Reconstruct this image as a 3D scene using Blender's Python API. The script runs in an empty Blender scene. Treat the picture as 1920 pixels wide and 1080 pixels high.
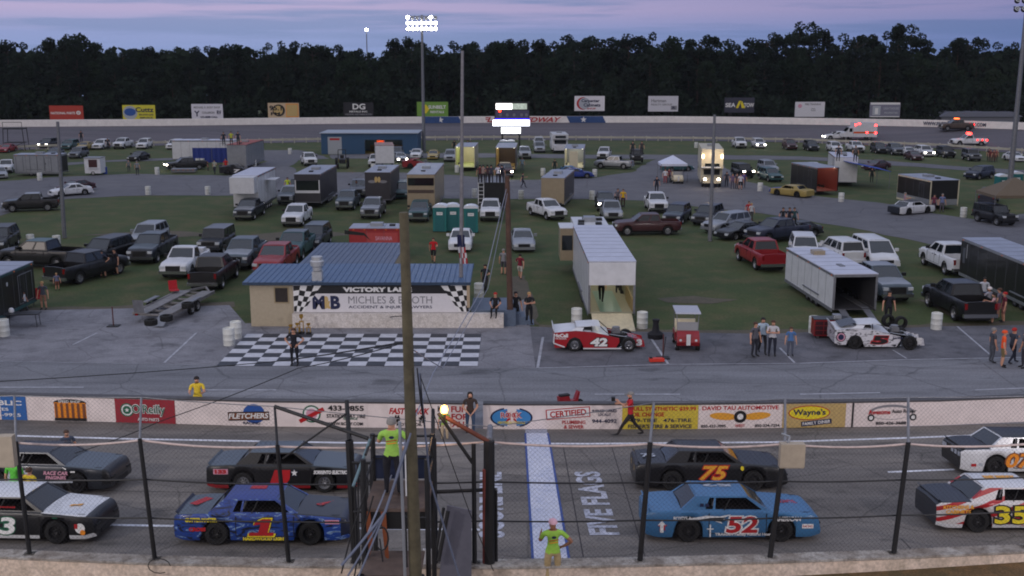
import bpy, bmesh, math, random
from math import sin, cos, tan, pi, radians as R, sqrt, atan2, degrees
from mathutils import Vector, Matrix, Euler
random.seed(7)
C = bpy.context.scene.collection
SC = bpy.context.scene
# ---------------------------------------------------------------- camera
FP, PITCH, H = 2040.0, R(11.903), 14.19
cam_d = bpy.data.cameras.new('camera'); cam = bpy.data.objects.new('camera', cam_d); C.objects.link(cam)
cam.location = (0, 0, H); cam.rotation_euler = (pi/2 - PITCH, 0, 0)
cam_d.sensor_width = 36; cam_d.lens = 36*FP/1920; cam_d.clip_end = 3000; cam_d.clip_start = .3
SC.camera = cam
SC.view_settings.view_transform = 'Standard'; SC.view_settings.look = 'None'
SC.view_settings.exposure = 0.0; SC.view_settings.gamma = 1; SC.view_settings.use_curve_mapping = False
SC.cycles.filter_width = 1.9
# ---------------------------------------------------------------- world: dusk sky
def build_world():
    w = bpy.data.worlds.new('World'); SC.world = w; w.use_nodes = True
    nt = w.node_tree; N = nt.nodes; L = nt.links; N.clear()
    out = N.new('ShaderNodeOutputWorld'); bg = N.new('ShaderNodeBackground')
    tc = N.new('ShaderNodeTexCoord'); sx = N.new('ShaderNodeSeparateXYZ')
    L.new(tc.outputs['Generated'], sx.inputs[0])
    # stretched cloud noise
    mp = N.new('ShaderNodeMapping'); mp.inputs['Scale'].default_value = (2.2, 2.2, 48)
    L.new(tc.outputs['Generated'], mp.inputs[0])
    nz = N.new('ShaderNodeTexNoise'); nz.inputs['Scale'].default_value = 1.6; nz.inputs['Detail'].default_value = 5; nz.inputs['Roughness'].default_value = .55
    L.new(mp.outputs[0], nz.inputs[0])
    # base elevation gradient
    mr = N.new('ShaderNodeMapRange'); mr.inputs[1].default_value = 0; mr.inputs[2].default_value = .1
    L.new(sx.outputs['Z'], mr.inputs[0])
    cr = N.new('ShaderNodeValToRGB'); e = cr.color_ramp.elements
    e[0].position = 0; e[0].color = (.26, .34, .60, 1)
    e[1].position = .22; e[1].color = (.29, .35, .61, 1)
    x = e.new(.42); x.color = (.47, .41, .63, 1)
    x = e.new(.7); x.color = (.42, .39, .62, 1)
    x = e.new(1.); x.color = (.20, .22, .34, 1)
    L.new(mr.outputs[0], cr.inputs[0])
    # cloud bands
    mc = N.new('ShaderNodeMapRange'); mc.inputs[1].default_value = .45; mc.inputs[2].default_value = .57
    L.new(nz.outputs['Fac'], mc.inputs[0])
    mx = N.new('ShaderNodeMixRGB'); mx.inputs[2].default_value = (.23, .30, .52, 1)
    ml = N.new('ShaderNodeMath'); ml.operation = 'MULTIPLY'; ml.inputs[1].default_value = .8
    L.new(mc.outputs[0], ml.inputs[0]); L.new(ml.outputs[0], mx.inputs[0]); L.new(cr.outputs[0], mx.inputs[1])
    # right side of the sky is darker and bluer
    mr2 = N.new('ShaderNodeMapRange'); mr2.inputs[1].default_value = -.15; mr2.inputs[2].default_value = .42
    L.new(sx.outputs['X'], mr2.inputs[0])
    m2 = N.new('ShaderNodeMixRGB'); m2.blend_type = 'MULTIPLY'; m2.inputs[2].default_value = (.55, .62, .74, 1)
    L.new(mr2.outputs[0], m2.inputs[0]); L.new(mx.outputs[0], m2.inputs[1])
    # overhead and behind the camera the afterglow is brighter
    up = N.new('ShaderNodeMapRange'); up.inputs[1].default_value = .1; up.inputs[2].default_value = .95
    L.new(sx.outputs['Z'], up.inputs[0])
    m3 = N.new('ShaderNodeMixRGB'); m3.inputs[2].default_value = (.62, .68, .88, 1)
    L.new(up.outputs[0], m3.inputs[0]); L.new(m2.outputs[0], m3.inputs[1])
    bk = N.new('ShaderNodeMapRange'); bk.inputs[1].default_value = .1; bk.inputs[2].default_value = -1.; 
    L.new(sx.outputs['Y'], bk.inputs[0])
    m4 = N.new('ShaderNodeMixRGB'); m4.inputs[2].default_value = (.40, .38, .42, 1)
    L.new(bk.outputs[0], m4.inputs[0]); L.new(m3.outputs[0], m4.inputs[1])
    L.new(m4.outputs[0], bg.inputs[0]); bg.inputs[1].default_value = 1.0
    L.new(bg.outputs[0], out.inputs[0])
build_world()
sun_d = bpy.data.lights.new('sun', 'SUN'); sun = bpy.data.objects.new('sun', sun_d); C.objects.link(sun)
sun_d.energy = .5; sun_d.angle = R(30); sun_d.color = (1, .86, .78)
sun.rotation_euler = (R(62), 0, R(-38))
# ---------------------------------------------------------------- pixel -> world (positions only)
def ray(px, py):
    cx = (px-960)/FP; cy = (540-py)/FP
    return Vector((cx, cos(PITCH)+cy*sin(PITCH), -sin(PITCH)+cy*cos(PITCH)))
def G(px, py, z=0.0):
    d = ray(px, py); t = (z-H)/d.z
    return Vector((d.x*t, d.y*t, z))
BANK = R(4.5); YB = 40.6     # the front straight is banked: it rises from YB towards the stands
def T(px, py, z=0.0):
    d = ray(px, py); tb = tan(BANK)      # z = tb*(YB - y) + z
    t = (tb*YB+z-H)/(d.z+tb*d.y); p = d*t
    if p.y > YB: return G(px, py, z)
    return Vector((p.x, p.y, H+p.z))
def AT(px, py, Y):
    d = ray(px, py); t = Y/d.y
    return Vector((d.x*t, Y, H+d.z*t))
# ---------------------------------------------------------------- materials
def lin(c):
    r = []
    for v in c:
        v = v/255.; r.append(v/12.92 if v <= .04045 else ((v+.055)/1.055)**2.4)
    return r
MATS = {}
def mat(name, rgb=(128,128,128), rough=.6, metal=0., amp=.12, scale=6., bump=0., emit=0., spec=.5, coat=0.):
    if name in MATS: return MATS[name]
    m = bpy.data.materials.new(name); m.use_nodes = True; nt = m.node_tree; N = nt.nodes; L = nt.links
    b = N['Principled BSDF']; c = lin(rgb)
    b.inputs['Base Color'].default_value = (*c, 1); b.inputs['Roughness'].default_value = rough; b.inputs['Metallic'].default_value = metal
    b.inputs['Specular IOR Level'].default_value = spec
    b.inputs['Coat Weight'].default_value = coat; b.inputs['Coat Roughness'].default_value = .08
    if emit:
        b.inputs['Emission Color'].default_value = (*c, 1); b.inputs['Emission Strength'].default_value = emit
    if amp or bump:
        tc = N.new('ShaderNodeTexCoord'); nz = N.new('ShaderNodeTexNoise')
        nz.inputs['Scale'].default_value = scale; nz.inputs['Detail'].default_value = 6; nz.inputs['Roughness'].default_value = .62
        L.new(tc.outputs['Object'], nz.inputs[0])
        mr = N.new('ShaderNodeMapRange'); mr.inputs[1].default_value = .3; mr.inputs[2].default_value = .7
        mr.inputs[3].default_value = 1-amp; mr.inputs[4].default_value = 1+amp; L.new(nz.outputs['Fac'], mr.inputs[0])
        mx = N.new('ShaderNodeMixRGB'); mx.blend_type = 'MULTIPLY'; mx.inputs[0].default_value = 1; mx.inputs[1].default_value = (*c, 1)
        L.new(mr.outputs[0], mx.inputs[2]); L.new(mx.outputs[0], b.inputs['Base Color'])
        if bump:
            bp = N.new('ShaderNodeBump'); bp.inputs['Strength'].default_value = bump; bp.inputs['Distance'].default_value = .05
            L.new(nz.outputs['Fac'], bp.inputs['Height']); L.new(bp.outputs[0], b.inputs['Normal'])
    MATS[name] = m; return m
def ground_mat(name, c1, c2, c3, s1=.12, s2=1.2, s3=14, rough=.85, crack=0., streak=None, bump=.3, grooves=False, spots=0):
    """layered noise: large patches, medium mottling, fine grain, optional cracks"""
    m = bpy.data.materials.new(name); m.use_nodes = True; nt = m.node_tree; N = nt.nodes; L = nt.links
    b = N['Principled BSDF']; b.inputs['Roughness'].default_value = rough; b.inputs['Specular IOR Level'].default_value = .3
    tc = N.new('ShaderNodeTexCoord'); mp = N.new('ShaderNodeMapping')
    if streak: mp.inputs['Scale'].default_value = streak
    L.new(tc.outputs['Object'], mp.inputs[0])
    def nz(s, d=6, src=mp):
        n = N.new('ShaderNodeTexNoise'); n.inputs['Scale'].default_value = s; n.inputs['Detail'].default_value = d; n.inputs['Roughness'].default_value = .6
        L.new(src.outputs[0], n.inputs[0]); return n
    n1, n2 = nz(s1), nz(s2)
    n3 = N.new('ShaderNodeTexNoise'); n3.inputs['Scale'].default_value = s3; n3.inputs['Detail'].default_value = 4; L.new(tc.outputs['Object'], n3.inputs[0])
    def rng(n, a, bb, lo, hi):
        r = N.new('ShaderNodeMapRange'); r.inputs[1].default_value = a; r.inputs[2].default_value = bb; r.inputs[3].default_value = lo; r.inputs[4].default_value = hi
        L.new(n.outputs['Fac'] if 'Fac' in n.outputs else n.outputs[0], r.inputs[0]); return r
    mx = N.new('ShaderNodeMixRGB'); mx.inputs[1].default_value = (*lin(c1), 1); mx.inputs[2].default_value = (*lin(c2), 1)
    L.new(rng(n1, .36, .64, 0, 1).outputs[0], mx.inputs[0])
    m2 = N.new('ShaderNodeMixRGB'); m2.inputs[2].default_value = (*lin(c3), 1); L.new(mx.outputs[0], m2.inputs[1])
    L.new(rng(n2, .45, .75, 0, .8).outputs[0], m2.inputs[0])
    m3 = N.new('ShaderNodeMixRGB'); m3.blend_type = 'MULTIPLY'; m3.inputs[0].default_value = 1; L.new(m2.outputs[0], m3.inputs[1])
    L.new(rng(n3, .3, .7, .78, 1.22).outputs[0], m3.inputs[2]); last = m3
    if crack:
        vo = N.new('ShaderNodeTexVoronoi'); vo.feature = 'DISTANCE_TO_EDGE'; vo.inputs['Scale'].default_value = crack
        wp = N.new('ShaderNodeMixRGB'); wp.blend_type = 'ADD'; wp.inputs[0].default_value = .35; L.new(tc.outputs['Object'], wp.inputs[1])
        nn = N.new('ShaderNodeTexNoise'); nn.inputs['Scale'].default_value = .9; L.new(tc.outputs['Object'], nn.inputs[0]); L.new(nn.outputs['Color'], wp.inputs[2])
        L.new(wp.outputs[0], vo.inputs['Vector'])
        r = N.new('ShaderNodeMapRange'); r.inputs[1].default_value = .0; r.inputs[2].default_value = .012; r.inputs[3].default_value = .62; r.inputs[4].default_value = 1
        L.new(vo.outputs['Distance'], r.inputs[0])
        m4 = N.new('ShaderNodeMixRGB'); m4.blend_type = 'MULTIPLY'; m4.inputs[0].default_value = 1; L.new(m3.outputs[0], m4.inputs[1]); L.new(r.outputs[0], m4.inputs[2]); last = m4
    def mul(last, scale, noise, a, bb, lo, hi, det=5):
        mp2 = N.new('ShaderNodeMapping'); mp2.inputs['Scale'].default_value = scale; L.new(tc.outputs['Object'], mp2.inputs[0])
        q = nz(noise, det, mp2); r = rng(q, a, bb, lo, hi); m5 = N.new('ShaderNodeMixRGB'); m5.blend_type = 'MULTIPLY'; m5.inputs[0].default_value = 1
        L.new(last.outputs[0], m5.inputs[1]); L.new(r.outputs[0], m5.inputs[2]); return m5
    if grooves: last = mul(last, (.035,1.1,1), 1.0, .36, .64, .84, 1.1)
    if spots: last = mul(last, (.8,1.3,1), spots, .60, .68, 1., .66, 3)
    L.new(last.outputs[0], b.inputs['Base Color'])
    bp = N.new('ShaderNodeBump'); bp.inputs['Strength'].default_value = bump; bp.inputs['Distance'].default_value = .03
    L.new(n3.outputs['Fac'], bp.inputs['Height']); L.new(bp.outputs[0], b.inputs['Normal'])
    MATS[name] = m; return m
def paint(name, rgb, **k): return mat('paint_'+name, rgb, rough=k.pop('rough', .38), amp=k.pop('amp', .09), scale=2.2, coat=.22, **k)
P = {
 'white': paint('white', (208,210,214)), 'cream': paint('cream', (205,196,170)), 'silver': paint('silver', (150,154,160), metal=.5),
 'grey': paint('grey', (96,100,108), metal=.4), 'darkgrey': paint('darkgrey', (42,46,54), metal=.3), 'black': paint('black', (14,14,17)),
 'navy': paint('navy', (24,30,52)), 'red': paint('red', (136,20,28)), 'maroon': paint('maroon', (58,16,22)), 'teal': paint('teal', (34,74,78)),
 'green': paint('green', (30,70,52)), 'blue': paint('blue', (56,108,152)), 'tan': paint('tan', (150,136,112)), 'yellow': paint('yellow', (158,138,76)),
 'orange': paint('orange', (214,84,28)), 'brown': paint('brown', (74,60,52)), 'deepblue': paint('deepblue', (24,50,128)), 'smoke': paint('smoke', (70,82,92)),
}
GLASS = mat('car_glass', (24,30,34), rough=.06, amp=0, spec=.9)
DARK = mat('dark_trim', (14,14,16), rough=.6); RUB = mat('tyre_rubber', (16,16,17), rough=.85, amp=.2, scale=20)
RIM = mat('wheel_rim', (150,152,156), rough=.35, metal=.7); RIMD = mat('wheel_rim_dark', (44,44,46), rough=.5, metal=.5)
HEAD = mat('headlight_lens', (200,205,210), rough=.15, amp=0); TAIL = mat('tail_lens', (120,8,10), rough=.25, amp=0)
HEADON = mat('headlight_lit', (255,244,226), emit=22, amp=0); TAILON = mat('tail_lit', (255,30,24), emit=9, amp=0)
CHROME = mat('chrome', (170,172,176), rough=.2, metal=.9, amp=0); WOOD = mat('weathered_wood', (82,76,58), rough=.9, amp=.3, scale=4, bump=.5)
STEEL = mat('galvanised_steel', (120,122,128), rough=.5, metal=.4, amp=.2, scale=5); BLACKST = mat('black_steel', (20,20,23), rough=.6, amp=.2)
# ---------------------------------------------------------------- mesh builder
class MB:
    def __init__(s): s.v = []; s.f = []; s.m = []
    def add(s, vs, fs, mi=0):
        o = len(s.v); s.v += [tuple(x) for x in vs]
        for f in fs: s.f.append([i+o for i in f]); s.m.append(mi)
        return s
    def box(s, x0, x1, y0, y1, z0, z1, mi=0):
        return s.add([(x0,y0,z0),(x1,y0,z0),(x1,y1,z0),(x0,y1,z0),(x0,y0,z1),(x1,y0,z1),(x1,y1,z1),(x0,y1,z1)],
            [(0,3,2,1),(4,5,6,7),(0,1,5,4),(1,2,6,5),(2,3,7,6),(3,0,4,7)], mi)
    def quad(s, a, b, c, d, mi=0): return s.add([a,b,c,d], [(0,1,2,3)], mi)
    def tube(s, p0, p1, r0, r1=None, n=8, mi=0, cap=True):
        p0 = Vector(p0); p1 = Vector(p1); r1 = r0 if r1 is None else r1
        d = (p1-p0).normalized(); a = d.orthogonal().normalized(); b = d.cross(a)
        vs = []
        for p, r in ((p0, r0), (p1, r1)):
            for i in range(n):
                t = 2*pi*i/n; vs.append(p + a*cos(t)*r + b*sin(t)*r)
        fs = [(i, (i+1)%n, n+(i+1)%n, n+i) for i in range(n)]
        if cap: fs += [tuple(range(n-1,-1,-1)), tuple(range(n, 2*n))]
        return s.add(vs, fs, mi)
    def path(s, pts, r, n=6, mi=0):
        for a, b in zip(pts, pts[1:]): s.tube(a, b, r, r, n, mi)
        return s
    def beam(s, p0, p1, w, h, mi=0):
        p0 = Vector(p0); p1 = Vector(p1); d = (p1-p0).normalized(); up = Vector((0,0,1))
        if abs(d.z) > .95: up = Vector((1,0,0))
        a = d.cross(up).normalized()*w/2; b = a.cross(d).normalized()*h/2
        vs = [p+sa*a+sb*b for p in (p0,p1) for sa, sb in ((-1,-1),(1,-1),(1,1),(-1,1))]
        return s.add(vs, [(0,1,2,3),(7,6,5,4),(0,4,5,1),(1,5,6,2),(2,6,7,3),(3,7,4,0)], mi)
    def lathe(s, prof, n=16, axis='z', c=(0,0,0), mi=0):
        vs = []; k = len(prof); c = Vector(c)
        for i in range(n):
            t = 2*pi*i/n
            for r, h in prof:
                p = {'z': (r*cos(t), r*sin(t), h), 'y': (r*cos(t), h, r*sin(t)), 'x': (h, r*cos(t), r*sin(t))}[axis]
                vs.append(c+Vector(p))
        fs = [(i*k+j, ((i+1)%n)*k+j, ((i+1)%n)*k+j+1, i*k+j+1) for i in range(n) for j in range(k-1)]
        return s.add(vs, fs, mi)
    def prism(s, poly, y0, y1, mi=0):
        """poly in (x,z), extruded along y"""
        n = len(poly); vs = [(x, y0, z) for x, z in poly] + [(x, y1, z) for x, z in poly]
        return s.add(vs, [tuple(range(n)), tuple(range(2*n-1, n-1, -1))] + [(i, n+i, n+(i+1)%n, (i+1)%n) for i in range(n)], mi)
    def mesh(s, name, smooth=None):
        me = bpy.data.meshes.new(name); me.from_pydata(s.v, [], s.f)
        for p, i in zip(me.polygons, s.m): p.material_index = i
        bm = bmesh.new(); bm.from_mesh(me); bmesh.ops.recalc_face_normals(bm, faces=bm.faces); bm.to_mesh(me); bm.free()
        if smooth:
            me.polygons.foreach_set('use_smooth', [True]*len(me.polygons)); me.set_sharp_from_angle(angle=R(smooth))
        me.update(); return me
    def build(s, name, mats, parent=None, loc=(0,0,0), rot=(0,0,0), smooth=None):
        return link(name, s.mesh(name, smooth), mats, parent, loc, rot)
def link(name, me, mats, parent=None, loc=(0,0,0), rot=(0,0,0)):
    o = bpy.data.objects.new(name, me)
    if not isinstance(mats, (list, tuple)): mats = [mats]
    while len(me.materials) < len(mats): me.materials.append(mats[len(me.materials)])
    for i, m in enumerate(mats):
        o.material_slots  # ensure slots
    C.objects.link(o)
    for i, m in enumerate(mats):
        o.material_slots[i].link = 'OBJECT'; o.material_slots[i].material = m
    o.location = loc; o.rotation_euler = rot
    if parent: o.parent = parent
    return o
def empty(name, loc=(0,0,0), rz=0):
    o = bpy.data.objects.new(name, None); C.objects.link(o); o.location = loc; o.rotation_euler = (0,0,rz); o.empty_display_size = .3
    return o
def tag(o, label=None, cat=None, group=None, kind=None):
    if label: o['label'] = label
    if cat: o['category'] = cat
    if group: o['group'] = group
    if kind: o['kind'] = kind
    return o
def copy_tree(o, parent=None):
    c = o.copy(); C.objects.link(c); c.parent = parent
    for ch in list(o.children): copy_tree(ch, c)
    return c
# ---------------------------------------------------------------- lettering
TXT = {}
def text_mesh(s, bold=.0, shear=0., depth=.0):
    k = (s, bold, shear)
    if k not in TXT:
        cu = bpy.data.curves.new('t', 'FONT'); cu.body = s; cu.offset = bold; cu.shear = shear; cu.resolution_u = 3; cu.space_line = .95; cu.align_x = 'CENTER'
        o = bpy.data.objects.new('t', cu); C.objects.link(o); bpy.context.view_layer.update()
        me = bpy.data.meshes.new_from_object(o.evaluated_get(bpy.context.evaluated_depsgraph_get()))
        bpy.data.objects.remove(o); bpy.data.curves.remove(cu); TXT[k] = me
    return TXT[k]
def text(s, w, h, m, parent, loc, rot, name='lettering', bold=.02, shear=0., label=None):
    """lettering scaled to w x h, centred on loc"""
    me = text_mesh(s, bold, shear).copy(); me.name = name
    xs = [v.co.x for v in me.vertices]; ys = [v.co.y for v in me.vertices]
    x0, x1, y0, y1 = min(xs), max(xs), min(ys), max(ys)
    for v in me.vertices:
        v.co.x = (v.co.x-(x0+x1)/2)/(x1-x0)*w; v.co.y = (v.co.y-(y0+y1)/2)/(y1-y0)*h; v.co.z = 0
    me.materials.clear()
    return link(name, me, m, parent, loc, rot)
def flat(poly, m, parent, loc, rot, name='emblem', t=.004):
    mb = MB(); n = len(poly); mb.add([(x,y,0) for x,y in poly], [tuple(range(n))])
    return mb.build(name, m, parent, loc, rot)
def ell(w, h, n=24, cx=0, cy=0): return [(cx+w/2*cos(2*pi*i/n), cy+h/2*sin(2*pi*i/n)) for i in range(n)]
def star(r, n=5, cx=0, cy=0, q=.42): return [(cx+(r if i%2==0 else r*q)*sin(pi*i/n), cy+(r if i%2==0 else r*q)*cos(pi*i/n)) for i in range(2*n)]
def rectp(w, h, cx=0, cy=0): return [(cx-w/2,cy-h/2),(cx+w/2,cy-h/2),(cx+w/2,cy+h/2),(cx-w/2,cy+h/2)]
INK = {k: mat('ink_'+k, v, rough=.5, amp=.06) for k, v in dict(white=(226,226,226), black=(16,16,20), red=(176,22,30), yellow=(226,206,40), orange=(232,140,30),
    blue=(34,82,160), green=(24,96,70), navy=(22,32,70), pink=(206,150,170), brown=(120,70,44), gold=(226,160,50), grey=(130,130,136), sky=(60,130,190), silver=(170,176,186), tan=(196,168,110)).items()}
# ---------------------------------------------------------------- ground, roads, track
def gpoly(name, px, m, z=.0, world=False, bank=False, jit=0):
    pts = [Vector((*p, z)) if world else (T if bank else G)(*p, z) for p in px]
    if jit:
        rg = random.Random(len(px)); q = []
        for a_, b_ in zip(pts, pts[1:]+pts[:1]):
            n_ = max(1, min(60, int((b_-a_).length/jit/2.2)))
            for i in range(n_): q.append(a_.lerp(b_, i/n_)+Vector((rg.uniform(-.3,.3)*jit, rg.uniform(-1,1)*jit*.5, 0)))
        pts = q
    bm = bmesh.new(); vs = [bm.verts.new(p) for p in pts]; f = bm.faces.new(vs)
    bmesh.ops.triangulate(bm, faces=[f]); bmesh.ops.recalc_face_normals(bm, faces=bm.faces)
    me = bpy.data.meshes.new(name); bm.to_mesh(me); bm.free()
    return link(name, me, m)
M_GRASS = ground_mat('infield_grass', (58,74,42), (73,83,48), (98,89,63), .07, .45, 7, rough=.95, bump=.6)
M_ROAD = ground_mat('infield_asphalt', (98,98,104), (108,108,112), (86,86,92), .08, .5, 10, crack=.18)
M_PIT = ground_mat('pit_road_asphalt', (128,129,134), (114,116,122), (98,99,104), .12, .7, 12, crack=.22, streak=(.35,1.6,1), grooves=True, spots=.5)
M_APRON = ground_mat('pit_stall_concrete', (138,138,144), (118,118,124), (98,98,104), .25, 1.1, 14, crack=.3, spots=.6)
M_APRON2 = ground_mat('pit_stall_asphalt', (92,92,98), (108,108,114), (70,70,74), .3, 1.0, 14, crack=.3, spots=.7)
M_TRACK = ground_mat('track_asphalt', (126,120,114), (108,104,101), (86,83,82), .16, .8, 18, crack=.25, streak=(.3,1.5,1), grooves=True, spots=.55)
M_BACK = ground_mat('backstretch_asphalt', (96,92,98), (84,82,88), (104,98,102), .05, .3, 8, streak=(.3,2.5,1), grooves=True)
M_LINE = mat('painted_line', (206,208,216), rough=.6, amp=.28, scale=3)
M_LINEF = mat('faded_line', (158,160,168), rough=.7, amp=.35, scale=2.5)
M_DIRT = ground_mat('embankment_dirt', (96,74,50), (74,68,46), (120,92,62), .4, 2.5, 20, bump=.8)
# one grass sheet reaching far
mb = MB(); nx, ny = 40, 60
g = gpoly('ground', [(-400,25),(400,25),(400,430),(-400,430)], M_GRASS, -.012, True); tag(g, kind='structure')
def struct(name, px, m, z): return tag(gpoly(name, px, m, z, jit=.9 if m is M_ROAD else 0), kind='structure')
_e = [(-200,776),(500,798),(960,808),(1300,806),(1700,800),(2120,788)]; _k = G(960,830).y-.0
mb = MB(); _far = [G(x,y,.012) for x,y in _e]; _mid = [Vector((p.x*.96, YB, .012)) for p in _far]; _near = [Vector((p.x*.85, 26.5, .012+(YB-26.5)*tan(BANK))) for p in _far]; k = len(_e)
mb.add(_far+_mid+_near, [(i, k+i, k+i+1, i+1) for i in range(k-1)] + [(k+i, 2*k+i, 2*k+i+1, k+i+1) for i in range(k-1)]); tag(mb.build('track', M_TRACK), kind='structure')
struct('pit_road', [(-200,674),(0,676),(400,684),(900,690),(1200,688),(1440,684),(1920,668),(2120,664),(2120,788),(1700,800),(1300,806),(960,808),(500,798),(-200,776)], M_PIT, .008)
struct('pit_stalls', [(-200,598),(60,582),(250,578),(430,572),(460,606),(900,606),(908,600),(908,690),(400,684),(0,676),(-200,674)], M_APRON, .012)
struct('pit_stalls', [(994,612),(1200,622),(1440,626),(1760,612),(2120,606),(2120,664),(1920,668),(1440,684),(1200,688),(1004,690)], M_APRON2, .010)
struct('path', [(908,596),(985,560),(994,612),(1004,690),(908,690)], M_APRON, .014)
# infield roads (the wide one crossing the middle, the loops behind it)
struct('road', [(-300,352),(0,340),(100,332),(250,326),(420,329),(560,324),(700,322),(850,328),(960,338),(1100,334),(1190,322),(1240,308),(1262,296),(1340,300),(1400,340),(1490,362),(1560,372),(1650,380),(1740,398),(1830,412),(1950,398),(2200,390),(2200,520),(1920,486),(1760,462),(1600,428),(1500,412),(1400,397),(1200,376),(1100,373),(960,373),(440,367),(280,366),(130,372),(60,386),(0,404),(-300,430)], M_ROAD, .006)
struct('road', [(-300,330),(100,306),(240,299),(420,292),(470,282),(560,281),(600,290),(620,297),(560,300),(545,312),(560,326),(440,331),(470,312),(500,302),(470,298),(330,300),(200,304),(100,312),(-300,340)], M_ROAD, .010)
struct('road', [(620,290),(780,287),(960,288),(1110,290),(1330,290),(1500,293),(1640,300),(1800,312),(2200,336),(2200,345),(1900,326),(1750,315),(1620,306),(1500,300),(1300,299),(1262,298),(1240,310),(1200,324),(1180,326),(1215,306),(1230,299),(1110,297),(960,295),(780,296),(620,298)], M_ROAD, .014)
# worn soil patches in the grass
M_SOIL = ground_mat('worn_soil', (92,84,72), (80,78,64), (104,94,80), .3, 1.5, 12)
for pl in ([(-100,592),(60,577),(250,573),(440,566),(440,576),(250,582),(60,588),(-100,604)], [(1010,608),(1200,616),(1440,620),(1760,606),(2000,600),(2000,610),(1760,616),(1440,630),(1200,626),(1010,618)], [(1230,560),(1300,556),(1380,562),(1330,568),(1250,567)], [(1720,560),(1800,570),(1850,600),(1790,596)], [(150,440),(320,432),(420,440),(300,446)], [(955,520),(985,516),(1000,560),(1010,610),(985,600),(962,590)], [(470,440),(600,430),(660,440),(560,450),(470,452)]):
    tag(gpoly('soil', pl, M_SOIL, .004, jit=.5), kind='structure')
# backstretch: banked strip + outer wall
rail_px = [(-260,292),(0,282),(250,274),(500,268),(790,263),(960,262),(1300,264),(1500,267),(1600,271),(1750,277),(1920,288),(2180,306)]
wall_px = [(-260,246),(0,238),(300,236),(640,232),(960,230),(1280,230),(1600,235),(1760,238),(1920,243),(2180,254)]
ZB = 2.2
def interp(pl, x):
    for (a, b), (c, d) in zip(pl, pl[1:]):
        if a <= x <= c: return b+(d-b)*(x-a)/(c-a)
    return pl[-1][1]
xs = list(range(-240, 2161, 60))
mb = MB(); inn = [G(x, interp(rail_px, x), .02) for x in xs]; outr = [G(x, interp(wall_px, x), ZB) for x in xs]
mid = [a.lerp(b, .5)-Vector((0,0,.1)) for a, b in zip(inn, outr)]
n = len(xs); mb.add(inn+mid+outr, [(i, i+1, n+i+1, n+i) for i in range(n-1)] + [(n+i, n+i+1, 2*n+i+1, 2*n+i) for i in range(n-1)])
tag(mb.build('back_track', M_BACK), kind='structure')
mb = MB(); outw = [p+Vector((0,.4,0)) for p in outr]; low = [p+Vector((0,14,-2.2)) for p in outr]
mb.add(outr+low, [(i, n+i, n+i+1, i+1) for i in range(n-1)]); tag(mb.build('embankment', M_GRASS), kind='structure')
M_WWALL = mat('whitewashed_concrete', (236,232,228), rough=.8, amp=.1, scale=1.2)
M_BLUEW = mat('blue_wall_paint', (44,76,128), rough=.7, amp=.12, scale=1.5)
wl = empty('outer_wall', (0,0,0)); tag(wl, 'long white concrete wall along the far edge of the backstretch', 'wall')
def wallstrip(pts, z0, h, th, name, m, parent):
    mb = MB()
    for a, b in zip(pts, pts[1:]):
        mb.add([a+Vector((0,0,z0)), b+Vector((0,0,z0)), b+Vector((0,th,z0)), a+Vector((0,th,z0)), a+Vector((0,0,z0+h)), b+Vector((0,0,z0+h)), b+Vector((0,th,z0+h)), a+Vector((0,th,z0+h))],
               [(0,1,5,4),(4,5,6,7),(2,3,7,6)])
    mb.add([pts[0]+Vector((0,0,z0)),pts[0]+Vector((0,th,z0)),pts[0]+Vector((0,th,z0+h)),pts[0]+Vector((0,0,z0+h))], [(0,1,2,3)])
    mb.add([pts[-1]+Vector((0,0,z0)),pts[-1]+Vector((0,th,z0)),pts[-1]+Vector((0,th,z0+h)),pts[-1]+Vector((0,0,z0+h))], [(0,1,2,3)])
    return mb.build(name, m, parent)
def wp(x, dz=0, dy=0): return G(x, interp(wall_px, x), ZB)+Vector((0,dy,dz))
WH = 1.22
wallstrip(outr, -.3, WH+.3, .4, 'wall_body', M_WWALL, wl)
def wallpoly(x0, x1, m, name='painted_panel', sl=6):
    a, b = wp(x0), wp(x1); mb = MB(); mid_ = wp((x0+x1)/2)
    d = -.012; e = (b-a).length*sl/(x1-x0)
    A = lambda p, z, s=0: p+Vector((s, d, z))
    mb.add([A(a,0,e),A(mid_,0),A(b,0,e),A(b,WH,0),A(mid_,WH),A(a,WH,0)], [(0,1,2,3,4,5)]) if sl>0 else mb.add([A(a,0),A(b,0),A(b,WH),A(a,WH)], [(0,1,2,3)])
    return mb.build(name, m, wl)
wallpoly(791, 860, M_BLUEW); wallpoly(1062, 1130, M_BLUEW)
for x in (826, 1094): flat(star(.62), INK['white'], wl, wp(x, WH*.48, -.03), (pi/2,0,0), 'star')
a, b = wp(868), wp(1052); text('FIVE FLAGS SPEEDWAY', (b-a).length, .95, INK['red'], wl, (a+b)/2+Vector((0,-.04,WH*.5)), (pi/2,0,0), bold=.03, shear=.35)
a, b = wp(1730), wp(1848); text('WWW.FIVEFLAGSSPEEDWAY.COM', (b-a).length, .62, INK['navy'], wl, (a+b)/2+Vector((0,-.06,WH*.5)), (pi/2,0,atan2((b-a).y,(b-a).x)), bold=.03)
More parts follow.
